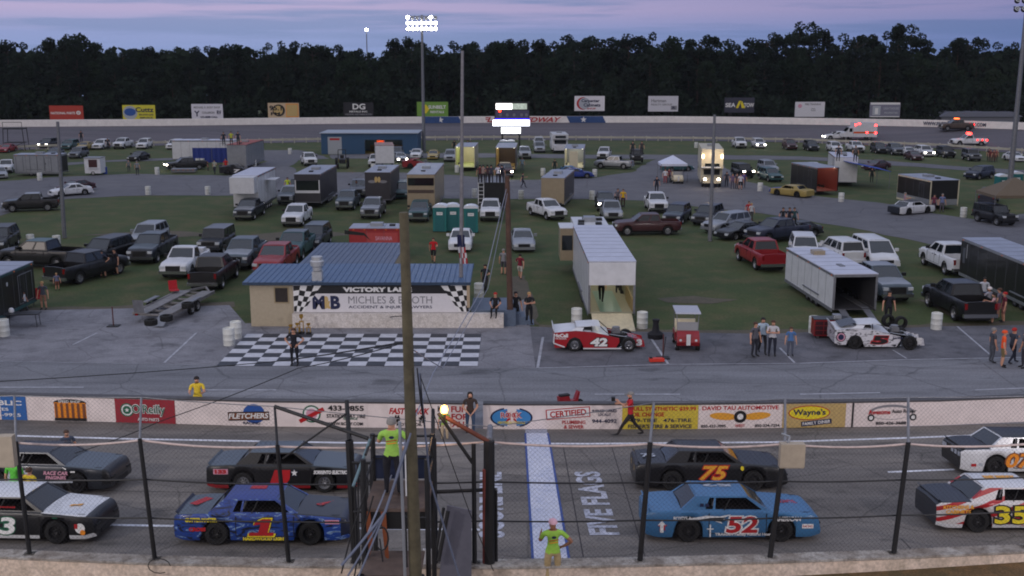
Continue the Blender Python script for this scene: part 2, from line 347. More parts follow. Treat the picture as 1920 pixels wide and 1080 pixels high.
# inner guard rail: posts + rails
gr = empty('guard_rail', (0,0,0)); tag(gr, 'low pale guard rail on posts between the grass and the backstretch', 'fence')
M_RAIL = mat('weathered_rail', (176,172,160), rough=.7, amp=.2, scale=1)
mb = MB(); mp_ = MB(); xs2 = [x for x in range(-240, 2161, 30)]
rp = [G(x, interp(rail_px, x)+1, 0) for x in xs2]
for a, b in zip(rp, rp[1:]): mb.beam(a+Vector((0,0,.62)), b+Vector((0,0,.62)), .08, .34); 
mb.build('rail', M_RAIL, gr)
for i, x in enumerate(range(-240, 2161, 22)):
    p = G(x, interp(rail_px, x)+1, 0); MB().box(-.07,.07,.05,.19,0,.9).build('post', M_RAIL, gr, p)
# ---------------------------------------------------------------- painted markings
def strip(name, p0, p1, w, m=M_LINE, z=.018, pix=True):
    a, b = ((T(*p0, z), T(*p1, z)) if max(p0[1],p1[1]) > 805 else (G(*p0, z), G(*p1, z))) if pix else (Vector(p0), Vector(p1))
    d = (b-a).normalized(); s = Vector((-d.y, d.x, 0))*w/2; return [a-s, b-s, b+s, a+s]
def markings(name, segs, m, z=.018):
    mb = MB()
    for p0, p1, w in segs: mb.add(strip('', p0, p1, w, z=z), [(0,1,2,3)])
    return tag(mb.build(name, m), kind='structure')
markings('lane_marking', [((-40,726),(157,726),.13),((380,731),(518,731),.13),((740,737),(868,737),.13),((1115,739),(1275,739),.13),((1500,739),(1650,736),.13),((1828,731),(1980,725),.13)], M_LINEF)
markings('lane_marking', [((205,984),(325,986),.13),((640,990),(900,993),.13),((1665,885),(1790,880),.13)], M_LINE)
markings('edge_line', [((-160,812),(250,823),.17),((250,823),(640,830),.17),((640,830),(1100,832),.17),((1100,832),(1450,829),.17),((1450,829),(1700,821),.17),((1700,821),(2050,808),.17)], M_LINE)
markings('stall_marking', [((137,646),(182,624),.11),((308,680),(368,624),.11),((1008,690),(1018,632),.13),((1254,684),(1218,630),.12),((1004,690),(1260,683),.09),((1260,683),(1500,681),.08),((1500,681),(1700,674),.1),((1700,674),(1920,670),.1),((1490,680),(1462,652),.1),((1860,668),(1795,612),.1),((1700,672),(1674,656),.08),((0,677),(400,685),.05)], M_LINEF, .022)
# seams in the asphalt
M_SEAM = mat('asphalt_seam', (58,54,56), rough=.9, amp=.3)
markings('seam', [((1055,831),(1097,1062),.035),((1145,831),(1215,1062),.03),((-100,915),(480,925),.04),((480,925),(1200,926),.03),((1690,1010),(1740,1062),.03),((0,776),(460,796),.05)], M_SEAM, .016)
# start/finish strip with blue edges and letters on the track
M_SF = ground_mat('start_line_paint', (204,206,218), (190,194,210), (166,174,198), .8, 3, 20, bump=.2)
_s = [T(*p, .022) for p in ((985,812),(1027,812),(1070,1066),(1000,1066))]; _l = _s[0].lerp(_s[3], (_s[0].y-YB)/(_s[0].y-_s[3].y)); _r = _s[1].lerp(_s[2], (_s[1].y-YB)/(_s[1].y-_s[2].y)); _l.z = _r.z = .022
tag(MB().add([_s[0],_s[1],_r,_l,_s[2],_s[3]], [(0,1,2,3),(3,2,4,5)]).build('start_line', M_SF), kind='structure')
markings('start_line_edge', [((985,812),(986,831),.07),((986,831),(1000,1066),.07),((1027,812),(1031,831),.07),((1031,831),(1070,1066),.07)], mat('blue_edge_paint', (44,72,140), amp=.2), .026)
def track_text(s, bottom, top, wpx, m, z=.026):
    a, b = T(*bottom, z), T(*top, z); d = b-a; wid = abs(T(bottom[0]+wpx, bottom[1], z).x-a.x)
    o = text(s, d.length, wid, m, None, (a+b)/2, (0,0,0), 'track_lettering', bold=.035)
    o.rotation_euler = (Matrix.Rotation(-BANK,3,'X')@Matrix.Rotation(atan2(d.y,d.x),3,'Z')).to_euler(); return tag(o, kind='structure')
M_WORN = mat('worn_white_paint', (176,178,190), rough=.7, amp=.4, scale=4)
track_text('FIVE FLAGS', (1134,1003), (1100,884), 58, M_WORN)
track_text('SCORE LINE', (922,1008), (920,885), 50, M_WORN)
# victory lane checkerboard
mb = MB(); x0, x1 = -13.93, -1.62; ya, yb = G(895,687).y, G(903,627).y
for i in range(14):
    for j in range(8):
        xa, xb = x0+(x1-x0)*i/14, x0+(x1-x0)*(i+1)/14; y0_, y1_ = ya+(yb-ya)*j/8, ya+(yb-ya)*(j+1)/8
        mb.add([(xa,y0_,.03),(xb,y0_,.03),(xb,y1_,.03),(xa,y1_,.03)], [(0,1,2,3)], (i+j+(1 if i<11 else 1))%2)
tag(mb.build('checkered_pavement', [mat('checker_white', (190,192,200), amp=.14, scale=3), mat('checker_black', (44,48,58), amp=.3, scale=3)]), kind='structure')
# ---------------------------------------------------------------- pit wall with its painted adverts
pit_base = [(-200,781),(0,787),(220,792),(500,800),(800,803),(960,806),(1300,805),(1440,803),(1600,801),(1760,798),(1920,791),(2120,781)]
PWH, PWT = 1.0, .3
def pw(x, dz=0, dy=0): return G(x, interp(pit_base, x), 0)+Vector((0,dy,dz))
M_PWALL = mat('pit_wall_paint', (226,214,212), rough=.75, amp=.1, scale=1.6)
def pit_wall(x0, x1, label):
    e = empty('pit_wall'); tag(e, label, 'wall')
    pts = [pw(x) for x in sorted(set([x0, x1]+[p[0] for p in pit_base if x0 < p[0] < x1]))]
    wallstrip(pts, 0, PWH, PWT, 'wall_body', M_PWALL, e)
    wallstrip([p+Vector((0,-.02,0)) for p in pts], PWH, .06, PWT+.04, 'coping', mat('coping_dark', (70,68,70), amp=.2), e)
    # low chain link on top
    return e
PWL = pit_wall(-160, 884, 'white pit wall with painted adverts, left of the gap')
PWR = pit_wall(906, 2080, 'white pit wall with painted adverts, right of the gap')
def ad(par, xa, xb, bg=None, items=(), name='advert', lab=None):
    """advert in its own plane: local x along the wall (metres), y up; items drawn a few mm proud"""
    a, b = pw(xa), pw(xb); w = (b-a).length; rz = atan2((b-a).y, (b-a).x); c = (a+b)/2
    root = flat(rectp(w, PWH-.02), bg or M_PWALL, par, c+Vector((0,-.012,PWH/2)), (pi/2,0,rz), name)
    if lab: root['label'] = lab
    lay = .006
    for it in items:
        kind, col = it[0], INK[it[1]] if isinstance(it[1], str) else it[1]
        if kind == 't': _, _, s, cx, cy, tw, th, *r = it; o = text(s, tw*w, th, col, root, (cx*w, cy, lay), (0,0,r[2] if len(r)>2 else 0), bold=r[0] if r else .02, shear=r[1] if len(r)>1 else 0)
        else: o = flat(it[2], col, root, (it[3]*w, it[4], lay), (0,0,it[5] if len(it)>5 else 0))
        lay += .004
M_ADRED = mat('advert_red', (150,34,48), amp=.08); M_ADYEL = mat('advert_yellow', (206,184,62), amp=.1); M_ADTAN = mat('advert_tan', (186,160,104), amp=.1); M_ADBLU = mat('advert_blue', (40,98,168), amp=.1)
ad(PWL, -60, 52, M_ADBLU, [('t','white','REPUBLIC',.0,.22,.85,.2,.03),('t','white','SERVICES',-.05,-.05,.5,.12),('t','white','850-778-9925',.0,-.28,.8,.14)])
ad(PWL, 100, 168, None, [('p','black',ell(1.36,.3),0,.28),('p','orange',rectp(1.3,.66),0,-.04)]+[('p','brown',rectp(.1,.6),-.38+.152*i,-.04) for i in range(6)]+[('t','white','SPEED SHOP',0,.34,.6,.1),('p','black',rectp(1.3,.12),0,-.4)])
ad(PWL, 218, 330, M_ADRED, [('p','green',ell(.56,.56),-.3,.04),('p','white',ell(.46,.46),-.3,.04),('p','green',ell(.34,.34),-.3,.04),('p','white',star(.1),-.3,.04),('t','white',"O'Reilly",.06,.05,.56,.52,.045),('t','green',"O'Reilly",.06,.05,.55,.46,.008),('t','white','AUTO PARTS',.05,-.33,.36,.13)])
ad(PWL, 415, 520, None, [('p','blue',ell(.9,.8),.1,.02),('p','black',rectp(1.66,.36),0,-.08,.04),('p','brown',rectp(1.6,.28),0,-.08,.04),('t','white','FLETCHERS',0,-.07,.72,.22,.03,.2,.04),('t','navy','RACING',.05,-.36,.3,.12)])
ad(PWL, 556, 690, None, [('p','green',ell(.72,.72),-.28,.05),('p','white',ell(.6,.6),-.28,.05),('p','pink',ell(.44,.44),-.28,.05),('p','red',rectp(1.1,.16),-.28,.0,.5),('t','black','433-9855',.2,.3,.5,.22,.03),('t','black','STATION BAY TIRE',.2,-.02,.54,.16,.02),('t','green','SERVICE',.26,-.12,.2,.1),('t','black','WWW.BODY.COM',.18,-.33,.5,.13)])
ad(PWL, 728, 808, None, [('t','red','FAST TRACK',0,.2,.95,.26,.04,.3),('t','black','#',-.3,-.12,.16,.3,.05),('t','black','#',.3,-.12,.16,.3,.05),('t','black','MOTOR OIL',0,-.34,.6,.12)])
ad(PWL, 812, 882, None, [('t','red','FUN\nFOR\nALL',.22,0,.46,.86,.03),('t','black','K\nI\nT',-.3,0,.14,.86,.02)])
ad(PWR, 918, 1000, None, [('p','navy',ell(1.66,.84),0,0),('p','sky',ell(1.52,.72),0,0),('p','red',star(.34,8),0,.04),('t','white','ROCK',0,.1,.5,.26,.05),('t','red','ROCK',0,.1,.48,.22,.01),('t','yellow','HEATING & COOLING',0,-.2,.62,.11,.02)])
ad(PWR, 1024, 1160, None, [('p','red',rectp(1.72,.42),-.2,.18,.08),('p','white',rectp(1.64,.35),-.2,.18,.08),('t','red','CERTIFIED',-.2,.18,.5,.26,.03,0,.08),('t','red','PLUMBING\n& SEWER',-.12,-.28,.32,.34,.02),('t','navy','BUSINESS OWNED\nLOCALLY',.3,.2,.34,.26),('t','navy','944-4092',.3,-.14,.34,.16,.02)])
ad(PWR, 1166, 1308, M_ADYEL, [('t','red','FULL SYNTHETIC $39.99',.04,.34,.86,.18,.03),('t','red','OIL CHANGE',-.16,.12,.42,.17,.03),('t','navy','479-TIRE   476-TIRE',0,-.12,.82,.15,.02),('t','navy',"FISHER'S TIRE & SERVICE",0,-.36,.84,.16,.02)])
ad(PWR, 1309, 1464, None, [('t','red','DAVID TAU AUTOMOTIVE',0,.36,.92,.17,.03),('p','gold',ell(1.1,.3),-.2,.02,-.08),('p','gold',ell(1.1,.3),.2,.02,.08),('p','black',ell(.5,.5),0,.0),('p','white',ell(.24,.24),0,0),('t','black','850-433-7095',-.32,-.37,.3,.12,.02),('t','black','850-324-7254',.33,-.37,.3,.12,.02),('t','red','WEST',0,-.36,.12,.12,.02)])
ad(PWR, 1466, 1584, M_ADTAN, [('p','red',ell(1.66,.6),-.08,.12),('p','yellow',ell(1.58,.53),-.08,.12),('t','navy',"Wayne's",-.08,.12,.52,.32,.03),('p','navy',rectp(1.2,.2),.04,-.28,.1),('t','white','FAMILY DINER',.04,-.28,.44,.13,.02,0,.1)])
ad(PWR, 1612, 1726, None, [('p','grey',ell(1.8,.62),0,.1),('p',M_PWALL,ell(1.66,.5),0,.06),('p','black',ell(.28,.28),-.33,-.12),('p','white',ell(.16,.16),-.33,-.12),('p','black',ell(.28,.28),.36,-.12),('p','white',ell(.16,.16),.36,-.12),('t','red','Awesome',-.2,.12,.36,.2,.03),('t','black','Auto Repair',.2,.12,.4,.2,.02),('t','black','850-426-3688',0,-.34,.5,.13,.03)])
MB().box(-.03,.03,-.03,0,0,PWH).build('seam', INK['black'], PWR, pw(1597))
# ---------------------------------------------------------------- near wall, embankment and catch fence
ZW = 1.8
near_px = [(-160,1036),(0,1044),(290,1056),(541,1061),(815,1063),(960,1063),(1200,1059),(1444,1053),(1676,1045),(1925,1034),(2080,1026)]
def nwp(x, dz=0): return G(x, interp(near_px, x)-6, ZW)+Vector((0,0,dz))
nw_ = empty('safety_wall'); tag(nw_, 'chipped cream concrete wall under the catch fence, nearest the stands', 'wall')
M_NW = ground_mat('cream_wall', (218,202,188), (208,190,174), (158,146,130), .8, 2.2, 12, bump=.12)
M_NWT = ground_mat('chipped_wall_top', (170,166,160), (128,120,112), (90,80,70), 1.2, 5, 22, bump=.8)
pts = [nwp(x, -ZW)+Vector((0,0,0)) for x in [p[0] for p in near_px]]
wallstrip([p+Vector((0,-.22,0)) for p in pts], 0, ZW-.02, .42, 'wall_body', M_NW, nw_)
mb = MB()
for a, b in zip(pts, pts[1:]): mb.add([a+Vector((0,-.25,ZW-.02)), b+Vector((0,-.25,ZW-.02)), b+Vector((0,.22,ZW-.02)), a+Vector((0,.22,ZW-.02)), a+Vector((0,-.24,ZW+.03)), b+Vector((0,-.24,ZW+.03)), b+Vector((0,.21,ZW+.03)), a+Vector((0,.21,ZW+.03))], [(0,1,5,4),(4,5,6,7),(2,3,7,6)])
mb.build('wall_top', M_NWT, nw_)
mb = MB(); k = len(pts); near = [p+Vector((0,-.22,ZW-.5+.25*max(0,(p.x-2)/12)-.12*(p.x<0))) for p in pts]; fr = [Vector((p.x*1.05, 14, .3)) for p in pts]
mb.add(near+fr, [(i, k+i, k+i+1, i+1) for i in range(k-1)]); tag(mb.build('embankment', M_DIRT), kind='structure')
# ---------------------------------------------------------------- vehicles
OPENING = mat('dark_cockpit', (26,24,26), rough=.95, amp=.3, scale=5, spec=.1)
def zt_of(top, x):
    if x <= top[0][0]: return top[0][1]
    for (a, b), (c, d) in zip(top, top[1:]):
        if a <= x <= c: return b+(d-b)*(x-a)/(c-a)
    return top[-1][1]
SP = dict(
 pickup=dict(L=5.8,W=2.02,wr=.41,fa=1.87,ra=-1.72,clr=.42,top=[(-2.9,1.26),(-1.0,1.28),(1.2,1.3),(1.5,1.27),(2.45,1.2),(2.75,1.12),(2.86,.98),(2.9,.8)],roof=1.93,cab=(1.35,.55,-.95,-1.12),win=[(.06,.42),(.48,.9)],bed=(-2.82,-1.2,.72),tw=.26,mir=1),
 pickup_single=dict(L=5.6,W=1.98,wr=.38,fa=1.8,ra=-1.75,clr=.4,top=[(-2.8,1.14),(-1.0,1.16),(1.0,1.18),(1.3,1.15),(2.4,1.08),(2.68,.98),(2.8,.76)],roof=1.82,cab=(1.1,.42,-.35,-.52),win=[(.08,.88)],bed=(-2.72,-.6,.68),tw=.25,mir=1),
 suv=dict(L=4.9,W=1.95,wr=.37,fa=1.5,ra=-1.42,clr=.36,top=[(-2.45,1.08),(-2.3,1.14),(.9,1.14),(1.2,1.1),(2.1,1.02),(2.35,.92),(2.45,.7)],roof=1.8,cab=(1.05,.35,-2.05,-2.3),win=[(.04,.26),(.3,.58),(.62,.93)],tw=.24,mir=1),
 jeep=dict(L=4.4,W=1.9,wr=.42,fa=1.35,ra=-1.35,clr=.5,top=[(-2.2,1.2),(.85,1.2),(1.1,1.2),(2.1,1.14),(2.2,.8)],roof=1.92,cab=(.95,.6,-2.05,-2.15),win=[(.04,.3),(.34,.6),(.64,.95)],tw=.27,mir=1),
 sedan=dict(L=4.7,W=1.82,wr=.33,fa=1.4,ra=-1.35,clr=.24,top=[(-2.35,.8),(-2.2,.98),(-1.6,1.0),(.9,.96),(1.2,.92),(2.0,.82),(2.25,.72),(2.35,.5)],roof=1.45,cab=(1.0,.2,-.95,-1.75),win=[(.16,.45),(.5,.86)],tw=.21,mir=1),
 van=dict(L=5.1,W=2.0,wr=.36,fa=1.65,ra=-1.5,clr=.3,top=[(-2.55,1.0),(-2.4,1.1),(1.5,1.08),(1.8,1.0),(2.3,.86),(2.5,.7),(2.55,.5)],roof=1.85,cab=(1.75,.75,-2.2,-2.45),win=[(.03,.3),(.34,.62),(.66,.95)],tw=.22,mir=1),
 stock=dict(L=5.25,W=1.96,wr=.345,fa=1.43,ra=-1.36,clr=.16,top=[(-2.62,.84),(-2.52,.93),(-1.9,.97),(.9,.95),(1.2,.93),(2.0,.87),(2.42,.82),(2.53,.76),(2.6,.62),(2.62,.45)],roof=1.38,cab=(1.08,.42,-1.12,-1.6),win=[(.27,.355),(.385,.93)],tw=.27,mir=0),
)
def hw(sp, x):
    t = max(0, (abs(x)-(sp['L']/2-.55))/.55); return sp['W']/2*(1-.13*t*t)
BM = {}
def body_mesh(kind):
    if kind in BM: return BM[kind]
    sp = SP[kind]; L, W, wr, top = sp['L'], sp['W'], sp['wr'], sp['top']; Ra = wr+(.07 if kind != 'stock' else .085)
    xs = set(); x = -L/2
    while x < L/2: xs.add(round(x, 3)); x += .07
    xs.add(L/2)
    for a in (sp['fa'], sp['ra']):
        for k in range(13): xs.add(round(a+Ra*cos(pi*k/12), 3))
    bed = sp.get('bed')
    if bed:
        for q in (bed[0], bed[1]): xs |= {round(q,3), round(q+.03,3)}
    xs = sorted(xs); mb = MB(); k = 17; cols = []
    for x in xs:
        zt = zt_of(top, x); w = hw(sp, x); zb = sp['clr']
        if abs(x) > L/2-.3: zb += .06*((abs(x)-(L/2-.3))/.3)
        for a in (sp['fa'], sp['ra']):
            if abs(x-a) < Ra: zb = max(zb, wr+sqrt(max(0, Ra*Ra-(x-a)**2)))
        zb = min(zb, zt-.08)
        inb = bed and bed[0]+.01 < x < bed[1]+.02
        zi = bed[2] if inb else zt
        h = zt-zb
        tumble = .02 if kind == 'stock' else .05; rd = .07 if kind == 'stock' else (.11 if not inb else .06)
        half = [(w-.05,zb),(w-.005,zb+min(.05 if kind != 'stock' else .13,h*.3)),(w,zb+h*.4),(w-tumble*.3,zb+h*.72),(w-tumble,zt-rd),(w-tumble-rd*.42,zt-rd*.3),(w-tumble-rd*1.1,zt),(w-tumble-rd*1.1-.01,zi),(0,zi+(0 if inb else .035))]
        cols.append([(x, -y, z) for y, z in half] + [(x, y, z) for y, z in half[-2::-1]])
    vs = [p for c in cols for p in c]; fs = []; ms = []
    for i in range(len(cols)-1):
        xm = (xs[i]+xs[i+1])/2
        for j in range(k-1):
            a = i*k+j; fs.append((a, a+1, a+k+1, a+k)); 
            zc = (cols[i][j][2]+cols[i][j+1][2]+cols[i+1][j][2]+cols[i+1][j+1][2])/4
            if 5 <= j <= 10: m = 1 if xm > sp['cab'][0]-.05 else (2 if xm < sp['cab'][3]+.05 else (5 if kind == 'stock' and 7 <= j <= 8 else 0))
            elif j in (0, 15): m = 3 if (cols[i][0][2] < .3 and cols[i+1][0][2] < .3) or kind != 'stock' else 0
            else: m = 0
            if xm > L/2-.28 and m != 3: m = 4
            ms.append(m)
    o = len(mb.v); mb.v = vs; mb.f = [list(f) for f in fs]; mb.m = ms
    mb.f.append(list(range(k))); mb.m.append(2 if kind == 'stock' else 0)
    mb.f.append([len(vs)-k+i for i in range(k)][::-1]); mb.m.append(4)
    # cabin: corner points
    x0, x1, x2, x3 = sp['cab']; zr = sp['roof']; wb = W/2-.075; wt = W/2-(.24 if kind != 'stock' else .22)
    if kind in ('jeep',): wt = W/2-.14
    zb0 = zt_of(top, x0)-.01; zb3 = zt_of(top, x3)-.01
    def S(u, v, s, off=0.):   # side surface: u 0 rear .. 1 front
        xb = x3+(x0-x3)*u; zb = zb3+(zb0-zb3)*u; xt = x2+(x1-x2)*u
        return (xb+(xt-xb)*v, s*(wb+(wt-wb)*v+off), zb+(zr-.05-zb)*v)
    def Fq(u, v, off=0.):     # windscreen: u -1..1
        y = u*(wb+(wt-wb)*v); return (x0+(x1-x0)*v+off, y, zb0+(zr-.05-zb0)*v+(1-u*u)*.03*v)
    def Bq(u, v, off=0.):
        y = u*(wb+(wt-wb)*v); return (x3+(x2-x3)*v-off, y, zb3+(zr-.05-zb3)*v+(1-u*u)*.03*v)
    v0, v1 = .1, .9; side_q = []
    for s in (-1, 1):
        us = [0]; 
        for a, b in sp['win']: us += [a, b]
        us.append(1)
        for i in range(0, len(us)-1, 2): mb.quad(S(us[i],v0,s), S(us[i+1],v0,s), S(us[i+1],v1,s), S(us[i],v1,s))
        mb.quad(S(0,0,s), S(1,0,s), S(1,v0,s), S(0,v0,s)); mb.quad(S(0,v1,s), S(1,v1,s), S(1,1,s), S(0,1,s))
    for Q, w_ in ((Fq, .9), (Bq, .86)):
        mb.quad(Q(-1,0), Q(-w_,0), Q(-w_,1), Q(-1,1)); mb.quad(Q(w_,0), Q(1,0), Q(1,1), Q(w_,1))
        mb.quad(Q(-w_,0), Q(w_,0), Q(w_,.05), Q(-w_,.05)); mb.quad(Q(-w_,.93), Q(w_,.93), Q(w_,1), Q(-w_,1))
    body = mb.mesh('body', 38)
    # roof
    rb = MB(); nu, nv = 6, 8; g = []
    for i in range(nu+1):
        x = x2+(x1-x2)*i/nu; e = 1-((2*i/nu-1)**4)*.6
        for j in range(nv+1):
            y = (2*j/nv-1); g.append((x, y*wt, zr-.05+.06*e*(1-y**4)))
    rb.add(g, [(i*(nv+1)+j, i*(nv+1)+j+1, (i+1)*(nv+1)+j+1, (i+1)*(nv+1)+j) for i in range(nu) for j in range(nv)])
    roof = rb.mesh('roof', 50)
    wn = []
    for s in (-1, 1):
        for a, b in sp['win']:
            wn.append(('side_window', MB().quad(S(a,v0,s,-.02), S(b,v0,s,-.02), S(b,v1,s,-.02), S(a,v1,s,-.02)).mesh('side_window')))
    wn.append(('windshield', MB().quad(Fq(-.9,.05,-.02), Fq(.9,.05,-.02), Fq(.9,.93,-.02), Fq(-.9,.93,-.02)).mesh('windshield')))
    wn.append(('rear_window', MB().quad(Bq(-.86,.05,-.02), Bq(.86,.05,-.02), Bq(.86,.93,-.02), Bq(-.86,.93,-.02)).mesh('rear_window')))
    BM[kind] = (body, roof, wn); return BM[kind]
WM = {}
def wheel_meshes(r, w, stock=False):
    k = (r, w)
    if k not in WM:
        t = MB(); t.lathe([(r*.62,-w/2),(r*.9,-w/2),(r,-w/2+.04),(r,w/2-.04),(r*.9,w/2),(r*.62,w/2),(r*.6,w/2-.05),(r*.6,-w/2+.05),(r*.62,-w/2)], 24, 'y')
        q = MB()
        for s in (-1, 1): q.lathe([(.001, s*(w/2-.07)),(r*.16, s*(w/2-.05)),(r*.2, s*(w/2-.08)),(r*.52, s*(w/2-.1)),(r*.6, s*(w/2-.01)),(r*.63, s*(w/2-.01))], 20, 'y')
        for s in (-1, 1):
            for i in range(8):
                a = 2*pi*i/8; q.tube((r*.3*cos(a), s*(w/2-.088), r*.3*sin(a)), (r*.36*cos(a), s*(w/2-.075), r*.36*sin(a)), .025, n=6, mi=1)
        WM[k] = (t.mesh('wheel', 40), q.mesh('rim', 40))
    return WM[k]
def add_wheels(root, pts, r, w, rim=RIM):
    t, q = wheel_meshes(r, w)
    for x, y in pts:
        o = link('wheel', t, RUB, root, (x, y, r)); link('rim', q, [rim, DARK], o)
SM = {}
def sbox(name, *b, key=None):
    if b not in SM: SM[b] = MB().box(*b).mesh(name)
    return SM[b]
def size_at(py):
    for (a, b), (c, d) in zip(((-9,.87),(330,.87),(400,.88),(440,.92),(500,1.)), ((330,.87),(400,.88),(440,.92),(500,1.),(9999,1.))):
        if a <= py <= c: return b+(d-b)*(py-a)/(c-a)
def vehicle(kind, px, py, head=-90, anchor=(1, 0), col='white', label='', cat='car', group=None, lit=False, tail=False, name=None, roofc=None, hood=None, deck=None, skirt=None, nose=None, rim=None, at=None, z=0., rakes=None, toolbox=False, sc=None):
    sp = SP[kind]; L, W = sp['L'], sp['W']; a = R(head); k_ = sc or (1. if at else size_at(py))
    p = at or G(px, py); off = Vector((anchor[0]*L/2, anchor[1]*W/2, 0))*k_; off.rotate(Euler((0,0,a)))
    root = empty(name or {'pickup':'pickup_truck','pickup_single':'pickup_truck','stock':'race_car'}.get(kind, kind), p-off+Vector((0,0,z)), a)
    hsh = (sum(map(ord, label))%17)/16-.5; root.scale = (k_*(1+.06*hsh), k_*(1-.03*hsh), k_*(1-.05*hsh)) if kind != 'stock' else (k_,)*3; tag(root, label, cat, group); pc = P[col] if isinstance(col, str) else col
    body, roof, wn = body_mesh(kind); g = lambda c: pc if c is None else (P[c] if isinstance(c, str) else c)
    link('body', body, [pc, g(hood), g(deck), g(skirt) if skirt else (pc if kind=='stock' else DARK), g(nose), OPENING], root)
    link('roof', roof, g(roofc), root)
    for n, me in wn:
        if not (kind == 'stock' and n == 'side_window'): link(n, me, GLASS, root)
    sbk = 'ub'+kind
    if sbk not in SM: SM[sbk] = MB().box(-L/2+.25, L/2-.25, -W/2+.34, W/2-.34, sp['clr']*.55, min(.8, zt_of(sp['top'],0)-.2)).mesh('underbody')  # dark slab set below the sills to deepen shade under the vehicle
    link('underbody', SM[sbk], DARK, root)
    y = W/2-sp['tw']/2-.02
    add_wheels(root, [(sp['fa'],y),(sp['fa'],-y),(sp['ra'],y),(sp['ra'],-y)], sp['wr'], sp['tw'], rim or (RIMD if kind=='stock' else RIM))
    dk = 'ds'+kind
    if dk not in SM:
        q = MB(); x0, x1, x2, x3 = sp['cab']; wins = sp['win']; xsn = [x3+(x0-x3)*wins[0][0]+.12, x0-.12] + ([x3+(x0-x3)*(wins[0][1]+.03)] if kind not in ('stock','pickup_single') else [])
        for s in (-1,1):
            for x in xsn: zt = zt_of(sp['top'], x); q.box(x-.012, x+.012, s*(W/2-.002)-.006, s*(W/2-.002)+.006, sp['clr']+.14, zt-.07)
            q.box(min(xsn), max(xsn), s*(W/2-.002)-.006, s*(W/2-.002)+.006, sp['clr']+.12, sp['clr']+.14)
        if kind != 'stock':
            for s in (-1,1):
                for x in xsn[1:]: q.box(x-1.05 if x == x0-.12 else x-.3, x-.87 if x == x0-.12 else x-.12, s*(W/2+.01)-.015, s*(W/2+.01)+.015, zt_of(sp['top'],0)-.2, zt_of(sp['top'],0)-.16)
        else:
            for s in (-1,1): q.box(L/2-.12, L/2+.012, s*.62-.16, s*.62+.16, .5, .56); q.box(1.12,2.3,s*.8-.006,s*.8+.006,.86,.87)
            q.box(L/2-.1, L/2+.02, -.5, .5, .22, .38)
        SM[dk] = q.mesh('door_seam')
    link('door_seam', SM[dk], DARK, root)
    if kind != 'stock':
        zt = zt_of(sp['top'], L/2-.12); zh = zt_of(sp['top'], L/2-.28)
        k = 'gr'+kind
        if k not in SM:
            SM[k] = MB().box(L/2-.1, L/2+.03, -W*.24, W*.24, zt-(.46 if kind.startswith('pickup') else .32), zt-.06).mesh('grille')
            SM['bu'+kind] = MB().box(L/2-.14, L/2+.09, -W*.46, W*.46, sp['clr'], sp['clr']+.2).mesh('bumper')
            SM['rb'+kind] = MB().box(-L/2-.09, -L/2+.1, -W*.46, W*.46, sp['clr'], sp['clr']+.2).mesh('rear_bumper')
            SM['hl'+kind] = MB().box(L/2-.16, L/2+.035, -.15, .15, -.09, .09).mesh('headlight')
            SM['tl'+kind] = MB().box(-L/2-.02, -L/2+.1, -.07, .07, -.16, .16).mesh('tail_light')
            SM['mi'+kind] = MB().box(-.06, .08, -.12, .12, -.09, .11).mesh('mirror')
        link('grille', SM[k], DARK, root); truck = kind.startswith('pickup')
        bc = CHROME if truck else pc
        link('bumper', SM['bu'+kind], bc, root); link('rear_bumper', SM['rb'+kind], bc, root)
        for s in (-1, 1):
            link('headlight', SM['hl'+kind], HEADON if lit else HEAD, root, (0, s*(W/2-.26), zt-.16))
            link('tail_light', SM['tl'+kind], TAILON if tail else TAIL, root, (0, s*(W/2-.2), zt_of(sp['top'], -L/2+.1)-.24))
            link('mirror', SM['mi'+kind], pc if kind in('sedan','suv','van') else DARK, root, (sp['cab'][0]-.35, s*(W/2+.07), zt_of(sp['top'], 0)+.14))
        if 'bed' in sp:
            if 'tg' not in SM: SM['tg'] = MB().box(-.012, 0, -.75, .75, -.16, .12).mesh('tailgate_panel')
        if toolbox: MB().box(-1.9,-1.25,-.85,.85,1.0,1.42).build('tool_box', P['white'], root)
    return root
def D_side(root, s, x, z, w, h, m, kind='stock', bold=.03, shear=0., name='lettering', side=-1):
    W = SP[kind]['W'] if kind in SP else kind
    rot = (pi/2, 0, 0) if side < 0 else (pi/2, 0, pi)
    return text(s, w, h, INK[m] if isinstance(m, str) else m, root, (x, side*(W/2+.008), z), rot, name, bold, shear)
def P_side(root, poly, x, z, m, off=.006, W=1.96, side=-1, name='stripe'):
    return flat(poly, INK[m] if isinstance(m, str) else m, root, (x, side*(W/2+off), z), (pi/2, 0, 0) if side < 0 else (pi/2, 0, pi), name)
def numbers(root, s, x, z, w, h, m, edge, shear=.15, both=True):
    for side in ((-1, 1) if both else (-1,)):
        o = text(s, w*1.1, h*1.13, INK[edge], root, (x, side*(.98+.010), z), (pi/2,0,0 if side<0 else pi), 'number', .09, shear)
        text(s, w, h, INK[m], root, (x, side*(.98+.016), z), (pi/2,0,0 if side<0 else pi), 'number', .03, shear)
def cloth_dark(): return mat('race_suit', (60,30,34), rough=.9)
